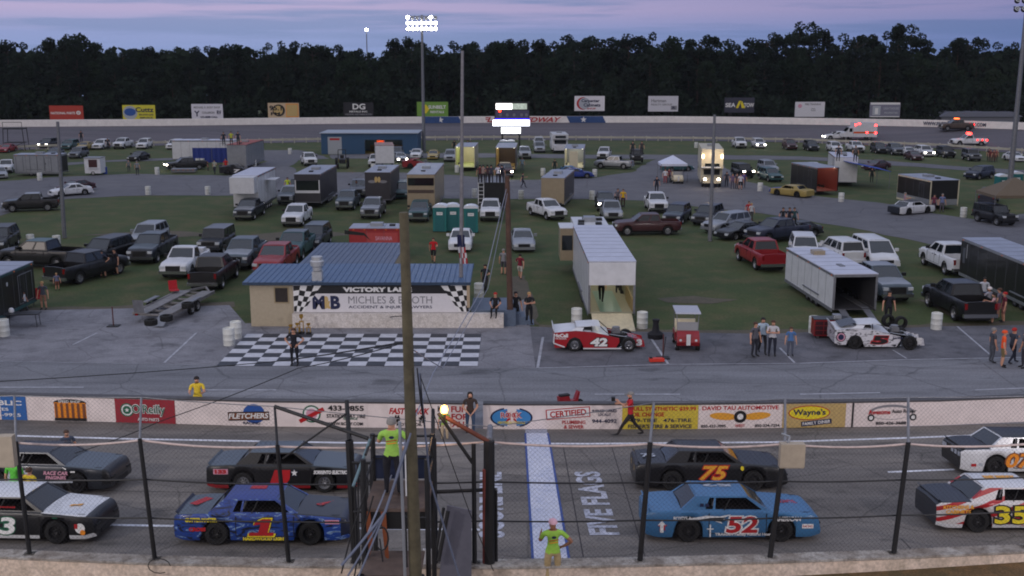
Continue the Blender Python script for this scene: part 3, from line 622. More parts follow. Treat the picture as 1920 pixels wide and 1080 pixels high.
def race_extra(root, cage=True, spoiler=None):
    """roll cage bars behind the open window, window net, rear spoiler, exhaust"""
    mb = MB()
    for s in (-1, 1):
        mb.tube((-.3,s*.905,.95),(-.12,s*.815,1.27), .016, n=6)
    mb.build('roll_cage', BLACKST, root)
    o = MB().lathe([(.001,.14),(.08,.12),(.13,.05),(.13,-.05),(.1,-.12),(.001,-.13)], 14).build('driver_helmet', P['white'], root, (-.12,.3,1.14), smooth=50); MB().box(-.42,-.28,.08,.52,.9,1.27).build('seat_back', BLACKST, root); MB().box(-.3,.1,.12,.48,.92,1.02).build('driver_suit', cloth_dark(), root)
    q = MB().tube((-.6,.62,1.0),(-.5,.55,1.3),.025,n=6).tube((-.6,-.62,1.0),(-.5,-.55,1.3),.025,n=6).tube((-.6,-.62,1.0),(-.5,.55,1.3),.02,n=6).tube((-.5,-.55,1.29),(-.5,.55,1.29),.02,n=6); q.build('roll_hoop', STEEL, root)
    if spoiler: MB().prism([(-2.5,.92),(-2.47,.92),(-2.55,1.0),(-2.58,.99)], -.85, .85).build('spoiler', spoiler, root)
def cars_on_track():
    def vehicle(kind, px, py, head, anchor, *a, **k):
        c = globals()['vehicle'](kind, 0, 0, head, (0,0), *a, at=Vector((0,0,0)), **k); M = Matrix.Rotation(-BANK,3,'X')@Matrix.Rotation(R(head),3,'Z')
        c.rotation_euler = M.to_euler(); c.scale = (.93,.95,.96); c.location = T(px, py, .012)-M@Vector((anchor[0]*SP[kind]['L']/2*.93, anchor[1]*SP[kind]['W']/2*.95, 0)); return c
    g = 'stock cars rolling on the front straight'
    # blue car
    c = vehicle('stock', 1376, 1018, 0.5, (0,-1), 'blue', 'bright blue stock car number 52 with red and white numerals', 'race car', g)
    race_extra(c, spoiler=P['blue']); numbers(c, '52', .22, .55, .95, .5, 'red', 'white', .12)
    D_side(c, "BOYD'S Automotive", -1.3, .74, 1.05, .13, 'white'); D_side(c, 'TRAHAN Family Funeral Home', .3, .25, 1.75, .11, 'white')
    P_side(c, [(-.9,.02),(-.3,.12),(.1,.1),(.45,.16),(.2,.04),(.5,-.04),(.1,-.02),(.2,-.12),(-.1,-.02),(-.5,-.02)], -.55, .7, 'white', name='flame_stripe'); P_side(c, [(-.7,0),(-.2,.07),(.3,.08),(.05,0),(.25,-.06),(-.2,-.02)], -.5, .69, 'black', .01, name='flame_stripe')
    D_side(c, 'AMERICAN', 1.6, .72, .8, .14, 'white', shear=.2); P_side(c, rectp(.34,.13), 2.2, .5, 'white'); D_side(c, 'RACING', 2.2, .5, .3, .06, 'red')
    P_side(c, star(.16,5), -2.15, .5, 'red'); P_side(c, [(-.05,-.16),(.05,-.16),(.05,.06),(.12,.06),(0,.2),(-.12,.06),(-.05,.06)], -2.17, .48, 'white', .011, name='emblem')
    P_side(c, [(-.02,-.18),(.02,-.18),(.02,.05),(.1,.05),(.1,.08),(.02,.08),(.02,.2),(-.02,.2),(-.02,.08),(-.1,.08),(-.1,.05),(-.02,.05)], -.72, .36, 'white', .011, name='emblem')
    text('52', .95, .34, INK['silver'], c, (-.35,.12,1.402), (0,0,pi), 'number', .05, 0); flat(rectp(.5,.3), INK['navy'], c, (1.85,.1,.91), (0,R(5),.3), 'hood_emblem'); text('BOWTIE', .6, .3, INK['red'], c, (1.8,.0,.925), (0,R(6),.2), 'lettering')
    P_side(c, rectp(.11,.1), -.98, 1.12, 'navy', -.05); P_side(c, rectp(.11,.1), -.82, 1.12, 'navy', -.05)
    for q in (c.children): pass
    # dark blue number 1 with lightning artwork
    M1 = swirl('lightning_paint', (26,62,140), (10,13,26), (130,160,200), 1.7)
    c = vehicle('stock', 491, 1024, 0, (0,-1), M1, 'blue and black stock car number 1 with a red numeral', 'race car', g, hood=P['darkgrey'], deck='smoke', roofc='deepblue', nose='navy')
    race_extra(c, spoiler=P['navy'])
    for side in (-1, 1):
        for w, h, m, o, b in ((1.02,.62,'black',.008,.12),(.97,.58,'yellow',.012,.1),(.86,.5,'red',.018,.06)):
            one = [(-.5,-.5),(.5,-.5),(.5,-.3),(.24,-.3),(.24,.5),(-.12,.5),(-.4,.28),(-.4,.12),(-.14,.2),(-.14,-.3),(-.5,-.3)]
            flat([(x*w*.85+(y+.5)*h*.3, y*h) for x, y in one], INK[m], c, (-.02, side*(.98+o), .56), (pi/2,0,0 if side<0 else pi), 'number')
    D_side(c, 'GUTTER MASTER', -1.78, .78, .95, .13, 'yellow', bold=.07); D_side(c, 'HARDWOOD LIGHT', .1, .22, 1.3, .1, 'yellow', bold=.06)
    D_side(c, 'CROSS', -1.9, .5, .5, .12, 'red', bold=.08); P_side(c, rectp(.42,.12), 2.1, .72, 'pink'); D_side(c, 'MOTORS', 2.1, .72, .36, .07, 'red')
    text('1', .3, .7, INK['red'], c, (-2.05,.05,1.012), (0,0,-.5), 'number', .1); text('1', .5, .3, INK['red'], c, (-.3,.15,1.40), (0,0,pi), 'number', .12)
    text('CHEVY', .75, .26, INK['red'], c, (1.7,.2,.92), (0,R(5),pi/2-.4), 'lettering', .08)
    for x, y in ((2.0,.5),(2.15,.52),(2.1,.2),(2.3,.48),(2.34,-.1)): flat(ell(.09,.06,10), INK['white'], c, (x,y,.855-.12*(x-2)), (0,R(7),0), 'hood_pin')
    # black and grey car behind it
    c = vehicle('stock', 530, 925, 0, (0,-1), 'black', 'black stock car with grey roof and hood beside the blue number 1', 'race car', g, hood='smoke', deck='smoke', roofc='smoke', skirt='red', rim=RIM)
    race_extra(c, spoiler=P['smoke']); P_side(c, [(-.42,-.36),(.1,-.36),(.3,-.1),(.34,.22),(-.2,.22)], -.05, .58, 'red', name='number'); P_side(c, star(.17,5), .42, .7, 'navy', .012); P_side(c, star(.12,5), .42, .7, 'white', .016)
    P_side(c, rectp(.8,.05), 0, .32, 'black', .014, name='number'); D_side(c, 'SORRENTO ELECTRIC', 1.65, .72, 1.15, .13, 'white', bold=.06, shear=.2); P_side(c, rectp(.5,.18), -2.1, .74, 'pink', name='decal'); D_side(c, '133', -2.1, .74, .4, .14, 'red', bold=.08)
    # white-hooded number 3
    M3 = P['white']
    c = vehicle('stock', 16, 1020, -2.5, (0,-1), 'black', 'black stock car number 3 with a white hood and white side skirt', 'race car', g, hood=M3, deck=M3, roofc=M3, skirt='white', nose='black')
    race_extra(c); numbers(c, '3', .0, .55, .5, .52, 'white', 'green', .1)
    mb = MB()
    for i in range(9): mb.box(1.08+i*.16, 1.088+i*.16, -.84, .84, 0, .003)
    text('TAG', .7, .34, INK['gold'], c, (1.75,.05,.91), (0,R(6),pi/2), 'lettering', .12)
    for i in range(11):
        y = -.8+i*.16; MB().add([(1.1,y,.985),(2.3,y,.79),(2.3,y+.012,.79),(1.1,y+.012,.985)], [(0,1,2,3)]).build('grid_line', INK['grey'], c)
    P_side(c, ell(.3,.3), 2.2, .5, 'white', name='decal'); P_side(c, ell(.16,.16), 2.28, .38, 'orange', .011, name='decal'); P_side(c, rectp(.16,.1), 1.45, .83, 'green', name='decal'); P_side(c, rectp(.1,.14), 2.08, .56, 'red', .011, name='decal')
    D_side(c, 'JENNINGS', -.0, 1.1, .55, .07, 'red')
    # dark grey car far left
    c = vehicle('stock', 66, 925, -3, (0,-1), 'darkgrey', 'dark grey stock car with pink lettering on its side, behind number 3', 'race car', g, hood='smoke', roofc='darkgrey', nose='black')
    race_extra(c); D_side(c, 'RACE CAR\nENGINES', .75, .62, .85, .3, 'pink', bold=.04, shear=.2); D_side(c, '15', -.55, .55, .8, .45, 'silver', bold=.1); P_side(c, [(-.5,0),(.5,.02),(.48,.08),(-.5,.05)], .85, .36, 'silver'); P_side(c, rectp(.16,.05), 1.35, .75, 'white')
    # black 75
    c = vehicle('stock', 1335, 922, 0, (0,-1), 'black', 'black stock car number 75 with orange numerals', 'race car', g, nose='black')
    race_extra(c, spoiler=P['black']); numbers(c, '75', .05, .64, 1.0, .5, 'gold', 'red', .3); P_side(c, ell(.12,.16), 1.02, .8, 'yellow', name='decal')
    text('75', .5, .4, INK['silver'], c, (-2.1,-.1,1.01), (0,0,0), 'number', .03)
    for y in (.3,-.5): flat([(-.06,-.1),(.06,-.1),(.06,.1),(-.06,.1)], INK['tan'], c, (-2.64,y,.7), (pi/2,0,-pi/2), 'decal')
    MB().box(-1.0,-.62,-.5,-.2,.9,1.2).build('seat', BLACKST, c)
    # 35
    M35 = stripes('red_white_stripes', (200,196,196), (166,28,34))
    c = vehicle('stock', 1917, 1000, .5, (0,-1), M35, 'white and red striped stock car number 35 with a dark trunk', 'race car', g, hood='white', deck='darkgrey', roofc='white', skirt='white')
    race_extra(c, spoiler=P['darkgrey']); numbers(c, '35', -.36, .57, 1.05, .55, 'yellow', 'black', .0); D_side(c, 'KITCHENS &\nCABINETS', -2.0, .74, .95, .26, 'gold', bold=.04); D_side(c, 'CONCRETE', .35, .26, .8, .08, 'red')
    text('FAST FREDDY', 1.0, .3, INK['gold'], c, (-.3,.1,1.405), (0,0,0), 'lettering', .08)
    # 07
    c = vehicle('stock', 1939, 893, 0, (0,-1), 'white', 'white sided stock car number 07 with a black trunk deck', 'race car', g, hood='white', deck='black', roofc='black')
    race_extra(c, spoiler=P['black']); numbers(c, '07', -.55, .56, 1.0, .52, 'orange', 'brown', .2); P_side(c, rectp(.18,.1), -2.2, .4, 'red', name='decal'); P_side(c, rectp(.14,.1), -1.95, .42, 'silver', name='decal')
    for y in (-.7,-.42,-.12,.5,.68): flat(rectp(.2,.16), INK['silver'], c, (-2.64,y,.74), (pi/2,0,-pi/2), 'tail_decal')
def swirl(name, c1, c2, c3, s):
    m = bpy.data.materials.new(name); m.use_nodes = True; N = m.node_tree.nodes; L = m.node_tree.links; b = N['Principled BSDF']
    tc = N.new('ShaderNodeTexCoord'); nz = N.new('ShaderNodeTexNoise'); nz.inputs['Scale'].default_value = s; nz.inputs['Detail'].default_value = 5; nz.inputs['Distortion'].default_value = 2.2
    mp = N.new('ShaderNodeMapping'); mp.inputs['Scale'].default_value = (.8,1,2.6); L.new(tc.outputs['Object'], mp.inputs[0]); L.new(mp.outputs[0], nz.inputs[0])
    cr = N.new('ShaderNodeValToRGB'); e = cr.color_ramp.elements
    e[0].position = .36; e[0].color = (*lin(c2),1); e[1].position = .46; e[1].color = (*lin(c1),1); x = e.new(.57); x.color = (*lin(c1),1); x = e.new(.62); x.color = (*lin(c3),1); x = e.new(.67); x.color = (*lin(c2),1)
    L.new(nz.outputs['Fac'], cr.inputs[0]); L.new(cr.outputs[0], b.inputs['Base Color']); b.inputs['Roughness'].default_value = .3; b.inputs['Coat Weight'].default_value = .5; return m
def stripes(name, c1, c2):
    m = bpy.data.materials.new(name); m.use_nodes = True; N = m.node_tree.nodes; L = m.node_tree.links; b = N['Principled BSDF']
    tc = N.new('ShaderNodeTexCoord'); mp = N.new('ShaderNodeMapping'); mp.inputs['Rotation'].default_value = (0,R(18),0); L.new(tc.outputs['Object'], mp.inputs[0])
    w = N.new('ShaderNodeTexWave'); w.bands_direction = 'Z'; w.inputs['Scale'].default_value = .95; w.inputs['Distortion'].default_value = 1.2; w.inputs['Detail'].default_value = 0; w.inputs['Detail Scale'].default_value = .5; L.new(mp.outputs[0], w.inputs[0])
    cr = N.new('ShaderNodeValToRGB'); cr.color_ramp.interpolation = 'CONSTANT'; e = cr.color_ramp.elements; e[0].color = (*lin(c1),1); e[1].position = .66; e[1].color = (*lin(c2),1)
    L.new(w.outputs['Fac'], cr.inputs[0]); L.new(cr.outputs[0], b.inputs['Base Color']); b.inputs['Roughness'].default_value = .3; return m
# open-wheel modified parked in a pit stall
def modified(px, py, head, label, sidec, topc, num, nnum, rimc, ink='white', edge='red', plate='3'):
    a = R(head); off = Vector((0,-.95,0)); off.rotate(Euler((0,0,a))); root = empty('race_car', G(px,py)-off, a); tag(root, label, 'race car', 'open wheel race cars standing in the pit stalls'); root.scale = (.94,.96,.98)
    # slab sides
    poly = [(-2.3,.2),(-2.3,.98),(-1.2,1.08),(-.25,1.0),(.6,.8),(1.08,.7),(1.1,.5),(.9,.16),(-.75,.14),(-.85,.42),(-1.0,.66),(-1.25,.76),(-1.5,.66),(-1.65,.42),(-1.72,.22)]
    for s in (-1, 1):
        y0, y1 = (s*.93, s*.9); MB().prism(poly, min(y0,y1), max(y0,y1)).build('side_panel', sidec, root)
    MB().add([(-2.3,-.9,.985),(-2.3,.9,.985),(-1.2,.9,1.085),(-1.2,-.9,1.085),(-.25,.9,1.005),(-.25,-.9,1.005)], [(0,1,2,3),(3,2,4,5)]).build('rear_deck', topc, root)
    MB().add([(-.25,-.9,.99),(-.25,.9,.99),(.55,.9,.83),(.55,-.9,.83)], [(0,1,2,3)]).build('cowl', topc, root)
    MB().prism([(-2.32,.98),(-2.3,.98),(-2.38,1.2),(-2.41,1.2)], -.9, .9).build('spoiler', topc, root)
    MB().prism([(-2.32,.3),(-2.3,.3),(-2.3,.95),(-2.32,.95)], -.9,.9).build('tail_panel', sidec, root)
    # roof on posts with sail panels
    rf = MB().prism([(-1.15,1.23),(-.1,1.29),(.12,1.26),(.1,1.24),(-.1,1.265),(-1.15,1.205)], -.68, .68); rf.build('roof', topc, root)
    for s in (-1,1):
        y = s*.72; MB().add([(-1.5,s*.88,1.05),(-.85,s*.86,1.06),(-.75,y,1.21),(-1.15,y,1.21)], [(0,1,2,3)]).build('sail_panel', topc, root)
        mb = MB(); mb.tube((.1,s*.66,1.25),(.55,s*.74,.86),.025,n=6).tube((-.35,s*.7,1.27),(-.35,s*.8,1.0),.025,n=6).tube((-.8,s*.7,1.22),(-.8,s*.8,.5),.03,n=6); mb.build('roof_post', DARK, root)
    MB().box(-.85,-.35,-.5,.0,.3,1.12).build('seat', BLACKST, root)
    mb = MB().box(-1.9,1.2,-.55,.55,.14,.3); mb.box(.75,1.35,-.3,.3,.3,.78); mb.build('chassis', BLACKST, root)
    mb = MB().box(.8,1.2,-.22,.22,.78,.98).lathe([(.001,1.08),(.2,1.08),(.2,.98),(.001,.98)],16,'z',(1.0,0,0)); mb.build('engine', STEEL, root)
    mb = MB()
    for s in (-1,1): mb.path([(.6,s*.5,.8),(1.5,s*.5,.66),(2.1,s*.34,.5),(2.3,s*.3,.3)],.03,6).tube((1.55,s*.3,.35),(1.55,s*.9,.34),.035,n=6).tube((1.1,s*.3,.3),(1.55,s*.8,.34),.03,n=6).tube((1.1,s*.9,.2),(1.95,s*.6,.5),.03,n=6)
    mb.tube((2.28,-.4,.3),(2.28,.4,.3),.03,n=6).tube((1.9,-.4,.55),(1.9,.4,.55),.03,n=6); mb.build('front_frame', CHROME, root)
    nz_ = MB().prism([(1.65,.62),(2.35,.42),(2.4,.16),(2.3,.16),(2.25,.36),(1.65,.56)], -.45, .45); nz_.build('nose', sidec, root)
    for s in (-1,1): MB().prism([(1.75,.64),(2.42,.5),(2.5,.14),(2.1,.14)], s*.46-.01, s*.46+.01).build('nose_plate', sidec, root)
    text(plate, .3,.36, INK['white'], root, (2.2,-.475,.36), (pi/2,0,0), 'number', .08)
    add_wheels(root, [(1.6,.86),(1.6,-.86),(-1.25,.84),(-1.25,-.84)], .37, .3, rimc)
    text(num, 1.0,.5, INK[edge], root, (.02,-.938,.5), (pi/2,0,0), 'number', .11, .1); text(num,.9,.44, INK[ink], root, (.02,-.944,.5), (pi/2,0,0), 'number', .05, .1)
    return root
# ---------------------------------------------------------------- trailers and box bodies
def trailer(px, py, head, Lm, Wm, Hm, col, roofc, label, anchor=(1,0), wheels=2, z0=.45, name='trailer', cat='trailer', group=None, open_rear=False, open_front=False, inner=None, trim=None, vent=True, vnose=False, lit=0, wr=.36, rail=False, at=None, wx=None):
    a = R(head); p = at or G(px, py); off = Vector((anchor[0]*Lm/2, anchor[1]*Wm/2, 0)); off.rotate(Euler((0,0,a)))
    root = empty(name, p-off, a); tag(root, label, cat, group); pc = P[col] if isinstance(col, str) else col; rc = P[roofc] if isinstance(roofc, str) else roofc
    l, w, z1, t = Lm/2, Wm/2, Hm, .06
    mb = MB(); mb.box(-l,l,-w,-w+t,z0,z1).box(-l,l,w-t,w,z0,z1)
    if not open_front:
        if vnose: mb.add([(l,-w,z0),(l+.6,0,z0),(l,w,z0),(l,-w,z1),(l+.6,0,z1),(l,w,z1)], [(0,1,4,3),(1,2,5,4),(3,4,5),(0,2,1)])
        else: mb.box(l-t,l-.002,-w+t,w-t,z0,z1)
    if not open_rear: mb.box(-l+.002,-l+t,-w+t,w-t,z0,z1)
    mb.build('body', pc, root)
    MB().box(-l,l,-w+t,w-t,z0-.02,z0+.04).build('floor', inner or STEEL, root)
    rb = MB().prism([(-l-.02,z1),(l+.02,z1),(l+.02,z1+.05),(-l-.02,z1+.05)], -w-.02, w+.02); rb.build('roof', rc, root)
    tm = trim or STEEL; mb = MB()
    for s in (-1,1):
        mb.box(-l-.01,l+.01,s*(w+.012)-.014,s*(w+.012)+.014,z1-.13,z1-.005); mb.box(-l-.01,l+.01,s*(w+.012)-.014,s*(w+.012)+.014,z0-.12,z0+.06)
        mb.box(-l-.035,-l-.002,s*(w-.05)-.06,s*(w-.05)+.06,z0,z1-.14)
    mb.box(-l-.036,-l-.003,-w+.02,w-.02,z1-.14,z1-.01); mb.build('trim', tm, root)
    q = MB(); sm_ = mat('seam_grey', (92,94,100), rough=.6, amp=.1); nseam = max(2, int(Lm/1.22))
    for i in range(1, nseam):
        x = -l+Lm*i/nseam
        for s in (-1,1): q.box(x-.01, x+.01, s*(w+.002)-.004, s*(w+.002)+.004, z0+.07, z1-.14)
        q.box(x-.012, x+.012, -w+.03, w-.03, z1+.051, z1+.058)
    q.build('panel_seam', sm_, root); q = MB()
    for i in range(5):
        x = -l+.3+(Lm-.6)*i/4
        for s in (-1,1): q.box(x-.05, x+.05, s*(w+.03)-.012, s*(w+.03)+.012, z1-.1, z1-.05)
    q.build('marker_lights', mat('marker_amber', (190,90,30), rough=.3, emit=.4, amp=0), root)
    if Lm > 4: d_ = door_outline(root, l-1.9, l-1.1, -(w+.004), z0+.12, z1-.35, sm_); MB().box(l-1.82, l-1.78, -(w+.05), -(w+.01), (z0+z1)/2-.1, (z0+z1)/2+.1).build('handle', DARK, d_)
    if inner and (open_rear or open_front):
        q = MB(); q.quad((-l+.05,-w+t+.004,z0+.05),(l-.08,-w+t+.004,z0+.05),(l-.08,-w+t+.004,z1-.01),(-l+.05,-w+t+.004,z1-.01)); q.quad((-l+.05,w-t-.004,z0+.05),(l-.08,w-t-.004,z0+.05),(l-.08,w-t-.004,z1-.01),(-l+.05,w-t-.004,z1-.01)); q.build('lining', inner, root)
        if lit:
            for s in (-1,1):
                MB().box(-l+.6,l-.6,s*(w-.2)-.05,s*(w-.2)+.05,z1-.08,z1-.03).build('light_strip', mat('interior_light', (255,250,225), emit=5, amp=0), root)
            ld = bpy.data.lights.new('interior_light','AREA'); ld.energy = lit; ld.size = Wm*.7; ld.color = (1,.95,.8); ld.shape = 'RECTANGLE'; ld.size_y = Lm*.8
            lo = bpy.data.objects.new('interior_light', ld); C.objects.link(lo); lo.parent = root; lo.location = (0,0,z1-.1); ld.size, ld.size_y = Lm*.8, Wm*.6
    wx = wx if wx is not None else -Lm*.08
    add_wheels(root, [(wx+(i-(wheels-1)/2)*(2*wr+.1), s*(w-.14)) for i in range(wheels) for s in (-1,1)], wr, .22)
    k = MB()
    for s in (-1,1): k.prism([(wx-wheels*(wr+.06)-.15,2*wr+.12),(wx+wheels*(wr+.06)+.15,2*wr+.12),(wx+wheels*(wr+.06)+.1,2*wr+.06),(wx-wheels*(wr+.06)-.1,2*wr+.06)], s*w-.03, s*(w+.05)+.03)
    k.build('fender', tm, root)
    if vent:
        MB().box(-.45,.45,-.4,.4,z1+.05,z1+.28).build('roof_vent', P['silver'], root)
        MB().box(l*.5,l*.5+.4,-.2,.2,z1+.05,z1+.16).build('roof_hatch', DARK, root)
    if not open_front and not vnose: pass
    return root
def door_outline(root, x0, x1, y, z0, z1, m, name='door', t=.03):
    s = 1 if y > 0 else -1; mb = MB(); yy0, yy1 = sorted((y, y+s*.02))
    mb.box(x0,x0+t,yy0,yy1,z0,z1).box(x1-t,x1,yy0,yy1,z0,z1).box(x0+t,x1-t,yy0,yy1,z1-t,z1).box(x0+t,x1-t,yy0,yy1,z0,z0+t); return mb.build(name, m, root)
def simple(name, label, cat, group=None, loc=(0,0,0), rz=0): return tag(empty(name, loc, rz), label, cat, group)
# ---------------------------------------------------------------- people
SKIN = {'light': mat('skin_light', (196,146,120), amp=.05), 'tan': mat('skin_tan', (150,104,80), amp=.05)}
def cloth(rgb): return mat('cloth_%d_%d_%d' % rgb, rgb, rough=.9, amp=.15, scale=12)
HAIRM = {k: mat('hair_'+k, v, rough=.8, amp=.2, scale=30) for k, v in dict(dark=(30,22,20), brown=(74,50,36), blond=(170,136,90), grey=(130,126,122), red=(170,34,30), orange=(226,84,40), white=(214,208,204), black=(18,18,20), pink=(214,170,184), navy=(28,32,54)).items()}
POSE = {}
def pose_mesh(pose):
    """one continuous skinned body; faces carry slots 0 skin, 1 shirt, 2 trousers, 3 shoes"""
    if pose in POSE: return POSE[pose]
    # x forward, y left. arms: (elbow, wrist, fingertip dir) relative to shoulders; legs: knee, ankle
    arm = {'down': ((.0,.07,-.29),(.05,.10,-.55)), 'hips': ((-.08,.2,-.2),(.05,.0,-.4)), 'fold': ((.08,.06,-.26),(.24,-.14,-.2)), 'clasp': ((.03,.07,-.27),(.2,-.1,-.45)),
           'raise': ((.16,.06,-.18),(.36,.02,.0)), 'fwd': ((.12,.06,-.24),(.32,.02,-.2)), 'back': ((-.12,.05,-.26),(-.2,.06,-.5)), 'out': ((.0,.2,-.14),(.03,.42,-.2)), 'lap': ((.04,.07,-.26),(.26,-.04,-.36))}
    cfg = {'stand': ('down','down','n'), 'hips': ('hips','hips','n'), 'fold': ('fold','fold','n'), 'clasp': ('clasp','clasp','n'), 'walk': ('fwd','back','w'), 'photo': ('raise','fwd','W'), 'sit': ('lap','lap','s'),
           'flag': ('out','fwd','b'), 'rad': ('fwd','hips','n'), 'lean': ('fwd','fwd','n'), 'back': ('back','back','n')}[pose]
    V = []; E = []; Rr = []; T = []   # verts, edges, radii, tags
    def nv(p, r, parent, t):
        V.append(p); Rr.append(r); T.append(t)
        if parent is not None: E.append((parent, len(V)-1))
        return len(V)-1
    sit = cfg[2] == 's'; z0 = -.42 if sit else 0
    pel = nv((0,0,.94+z0), (.125,.14), None, 2); sp1 = nv((0,0,1.1+z0), (.11,.13), pel, 1); ch = nv((.0,0,1.3+z0), (.12,.155), sp1, 1); up = nv((0,0,1.42+z0), (.085,.12), ch, 1)
    nk = nv((.005,0,1.5+z0), .056, up, 0); hb = nv((.02,0,1.56+z0), .07, nk, 0); hm = nv((.025,0,1.64+z0), (.1,.08), hb, 0); ht = nv((.01,0,1.71+z0), (.075,.066), hm, 0)
    ns = nv((.135,0,1.615+z0), .012, hm, 0)
    for s, kind in ((1, cfg[0]), (-1, cfg[1])):
        sh = nv((0,s*.19,1.41+z0), .062, up, 1); e, w = arm[kind]
        mid = nv((e[0]*.5, s*(.19+e[1]*.5), 1.41+z0+e[2]*.5), .052, sh, 1)
        el = nv((e[0], s*(.19+e[1]), 1.41+z0+e[2]), .042, mid, 0); fm = nv(((e[0]+w[0])/2, s*(.19+(e[1]+w[1])/2), 1.41+z0+(e[2]+w[2])/2), .038, el, 0)
        wr = nv((w[0], s*(.19+w[1]), 1.41+z0+w[2]), .027, fm, 0)
        d = (Vector(w)-Vector(e)); d = Vector((d.x, s*d.y, d.z)).normalized(); c = Vector(V[wr])
        lat = d.cross(Vector((0,s,0))); lat = lat.normalized() if lat.length > .2 else Vector((0,0,1))
        pm = nv(tuple(c+d*.07), (.036,.02), wr, 0)
        for k, (o, ln) in enumerate(((-.03,.075),(-.01,.088),(.012,.08),(.032,.062))):
            f1 = nv(tuple(c+d*.1+lat*o), .011, pm, 0); f2 = nv(tuple(c+d*(.1+ln*.6)+lat*o*1.1), .01, f1, 0); nv(tuple(c+d*(.1+ln)+lat*o+Vector((.01,-s*.012,0))), .008, f2, 0)
        t1 = nv(tuple(c+d*.04+lat*-.045), .012, wr, 0); nv(tuple(c+d*.085+lat*-.06), .01, t1, 0)
    for s in (1, -1):
        hp = nv((0,s*.1,.88+z0), (.095,.09), pel, 2)
        if cfg[2] == 's': kn, an = (.42,s*.12,.5), (.44,s*.12,.09)
        elif cfg[2] == 'w': kn, an = (.12+.1*s,s*.09,.5), (.02+.24*s,s*.08,.11)
        elif cfg[2] == 'W': kn, an = (.05+.2*s,s*.1,.49), (-.02+.42*s,s*.09,.13)
        elif cfg[2] == 'b': kn, an = (.02,s*.17,.5), (-.02,s*.25,.09)
        else: kn, an = (.02,s*.11,.49), (-.02,s*.12,.09)
        if cfg[2] == 's': hp2 = nv((.2,s*.11,.5), .085, hp, 2)
        else: hp2 = nv(tuple(Vector(V[hp]).lerp(Vector(kn),.5)), .08, hp, 2)
        k = nv(kn, .06, hp2, 2); cf = nv(tuple(Vector(kn).lerp(Vector(an),.4)), .056, k, 2); a = nv(an, .04, cf, 2)
        ft = nv((an[0]+.09, an[1]*1.03, an[2]-.04), .04, a, 3); nv((an[0]+.19, an[1]*1.06, an[2]-.055), .032, ft, 3)
    me = bpy.data.meshes.new('person'); me.from_pydata(V, E, []); o = bpy.data.objects.new('person', me); C.objects.link(o)
    md = o.modifiers.new('skin', 'SKIN'); md.use_smooth_shade = True; md.branch_smoothing = .3
    sv = me.skin_vertices[0].data
    for i, r in enumerate(Rr): sv[i].radius = r if isinstance(r, tuple) else (r, r); sv[i].use_root = (i == 0)
    su = o.modifiers.new('sub', 'SUBSURF'); su.levels = 2; su.render_levels = 2
    dg = bpy.context.evaluated_depsgraph_get(); dg.update(); out = bpy.data.meshes.new_from_object(o.evaluated_get(dg)); bpy.data.objects.remove(o)
    rad = lambda r: r if isinstance(r, float) else (r[0]+r[1])/2
    segs = [(Vector(V[a]), Vector(V[b]), T[b], rad(Rr[b])) for a, b in E]
    out.materials.clear()
    for p in out.polygons:
        c = p.center; best = 9; t = 0
        for a, b, tg, rr_ in segs:
            ab = b-a; u = max(0, min(1, (c-a).dot(ab)/ab.length_squared)); dd = (c-a-ab*u).length
            dd -= rr_*.8
            if dd < best: best = dd; t = tg
        if t == 2 and c.z > .93+z0: t = 1
        if t == 1 and c.z < .93+z0: t = 2
        p.material_index = t; p.use_smooth = True
    out.name = 'person'; POSE[pose] = (out, z0); return POSE[pose]
_hm = {}
def person(px, py, label, shirt, pants, pose='stand', face=-90, h=1.75, hair='dark', cap=None, skin='light', shorts=False, shoes=(30,30,32), group=None, at=None, extra=None, long=False):
    me, z0 = pose_mesh(pose); p = at or G(px, py)
    k = h/1.76; root = bpy.data.objects.new('person', me); C.objects.link(root)
    while len(me.materials) < 5: me.materials.append(SKIN['light'])
    key = (pose, 'v2')
    ms = [SKIN[skin], cloth(shirt), cloth(pants), cloth(shoes), SKIN[skin]]
    for i, m in enumerate(ms): root.material_slots[i].link = 'OBJECT'; root.material_slots[i].material = m
    root.location = p; root.rotation_euler = (0,0,R(face)); root.scale = (k*1.16,k*1.14,k)
    tag(root, label, 'person', group)
    if shorts:
        sm = pose+'_s'
        if sm not in _hm:
            m2 = me.copy(); m2.name = 'person'
            for q in m2.polygons:
                if q.material_index == 2 and q.center.z < .52: q.material_index = 4
            _hm[sm] = m2
        root.data = _hm[sm]
        for i, m in enumerate(ms): root.material_slots[i].link = 'OBJECT'; root.material_slots[i].material = m
    if 'hair' not in _hm:
        q = MB(); q.lathe([(.001,.115),(.05,.108),(.085,.08),(.102,.03),(.104,-.01),(.098,-.03)], 14, 'z')
        vs = [(x*1.12-.012, y*.92, z) for x, y, z in q.v]
        q.v = [(x, y, z if x < .04 else max(z, .018)) for x, y, z in vs]; _hm['hair'] = q.mesh('hair', 60)
        q2 = MB(); q2.v, q2.f, q2.m = list(q.v), list(q.f), list(q.m); q2.v = [(x,y,max(z,.015)) for x,y,z in q2.v]
        q2.add([(.06,-.07,.02),(.06,.07,.02),(.2,.055,.01),(.2,-.055,.01)], [(0,1,2,3)]); _hm['cap'] = q2.mesh('cap', 60)
        q3 = MB().lathe([(.001,.115),(.085,.085),(.108,.0),(.11,-.08),(.085,-.17)], 14, 'z'); q3.v = [(min(x,.045)*1.1-.02,y*.95,z) for x,y,z in q3.v]; _hm['long'] = q3.mesh('hair', 60)
    n = 'cap' if cap else ('long' if long else 'hair')
    o = link('cap' if cap else 'hair', _hm[n], HAIRM[cap or hair], root, (.012,0,1.655+z0))
    if extra: extra(root)
    return root
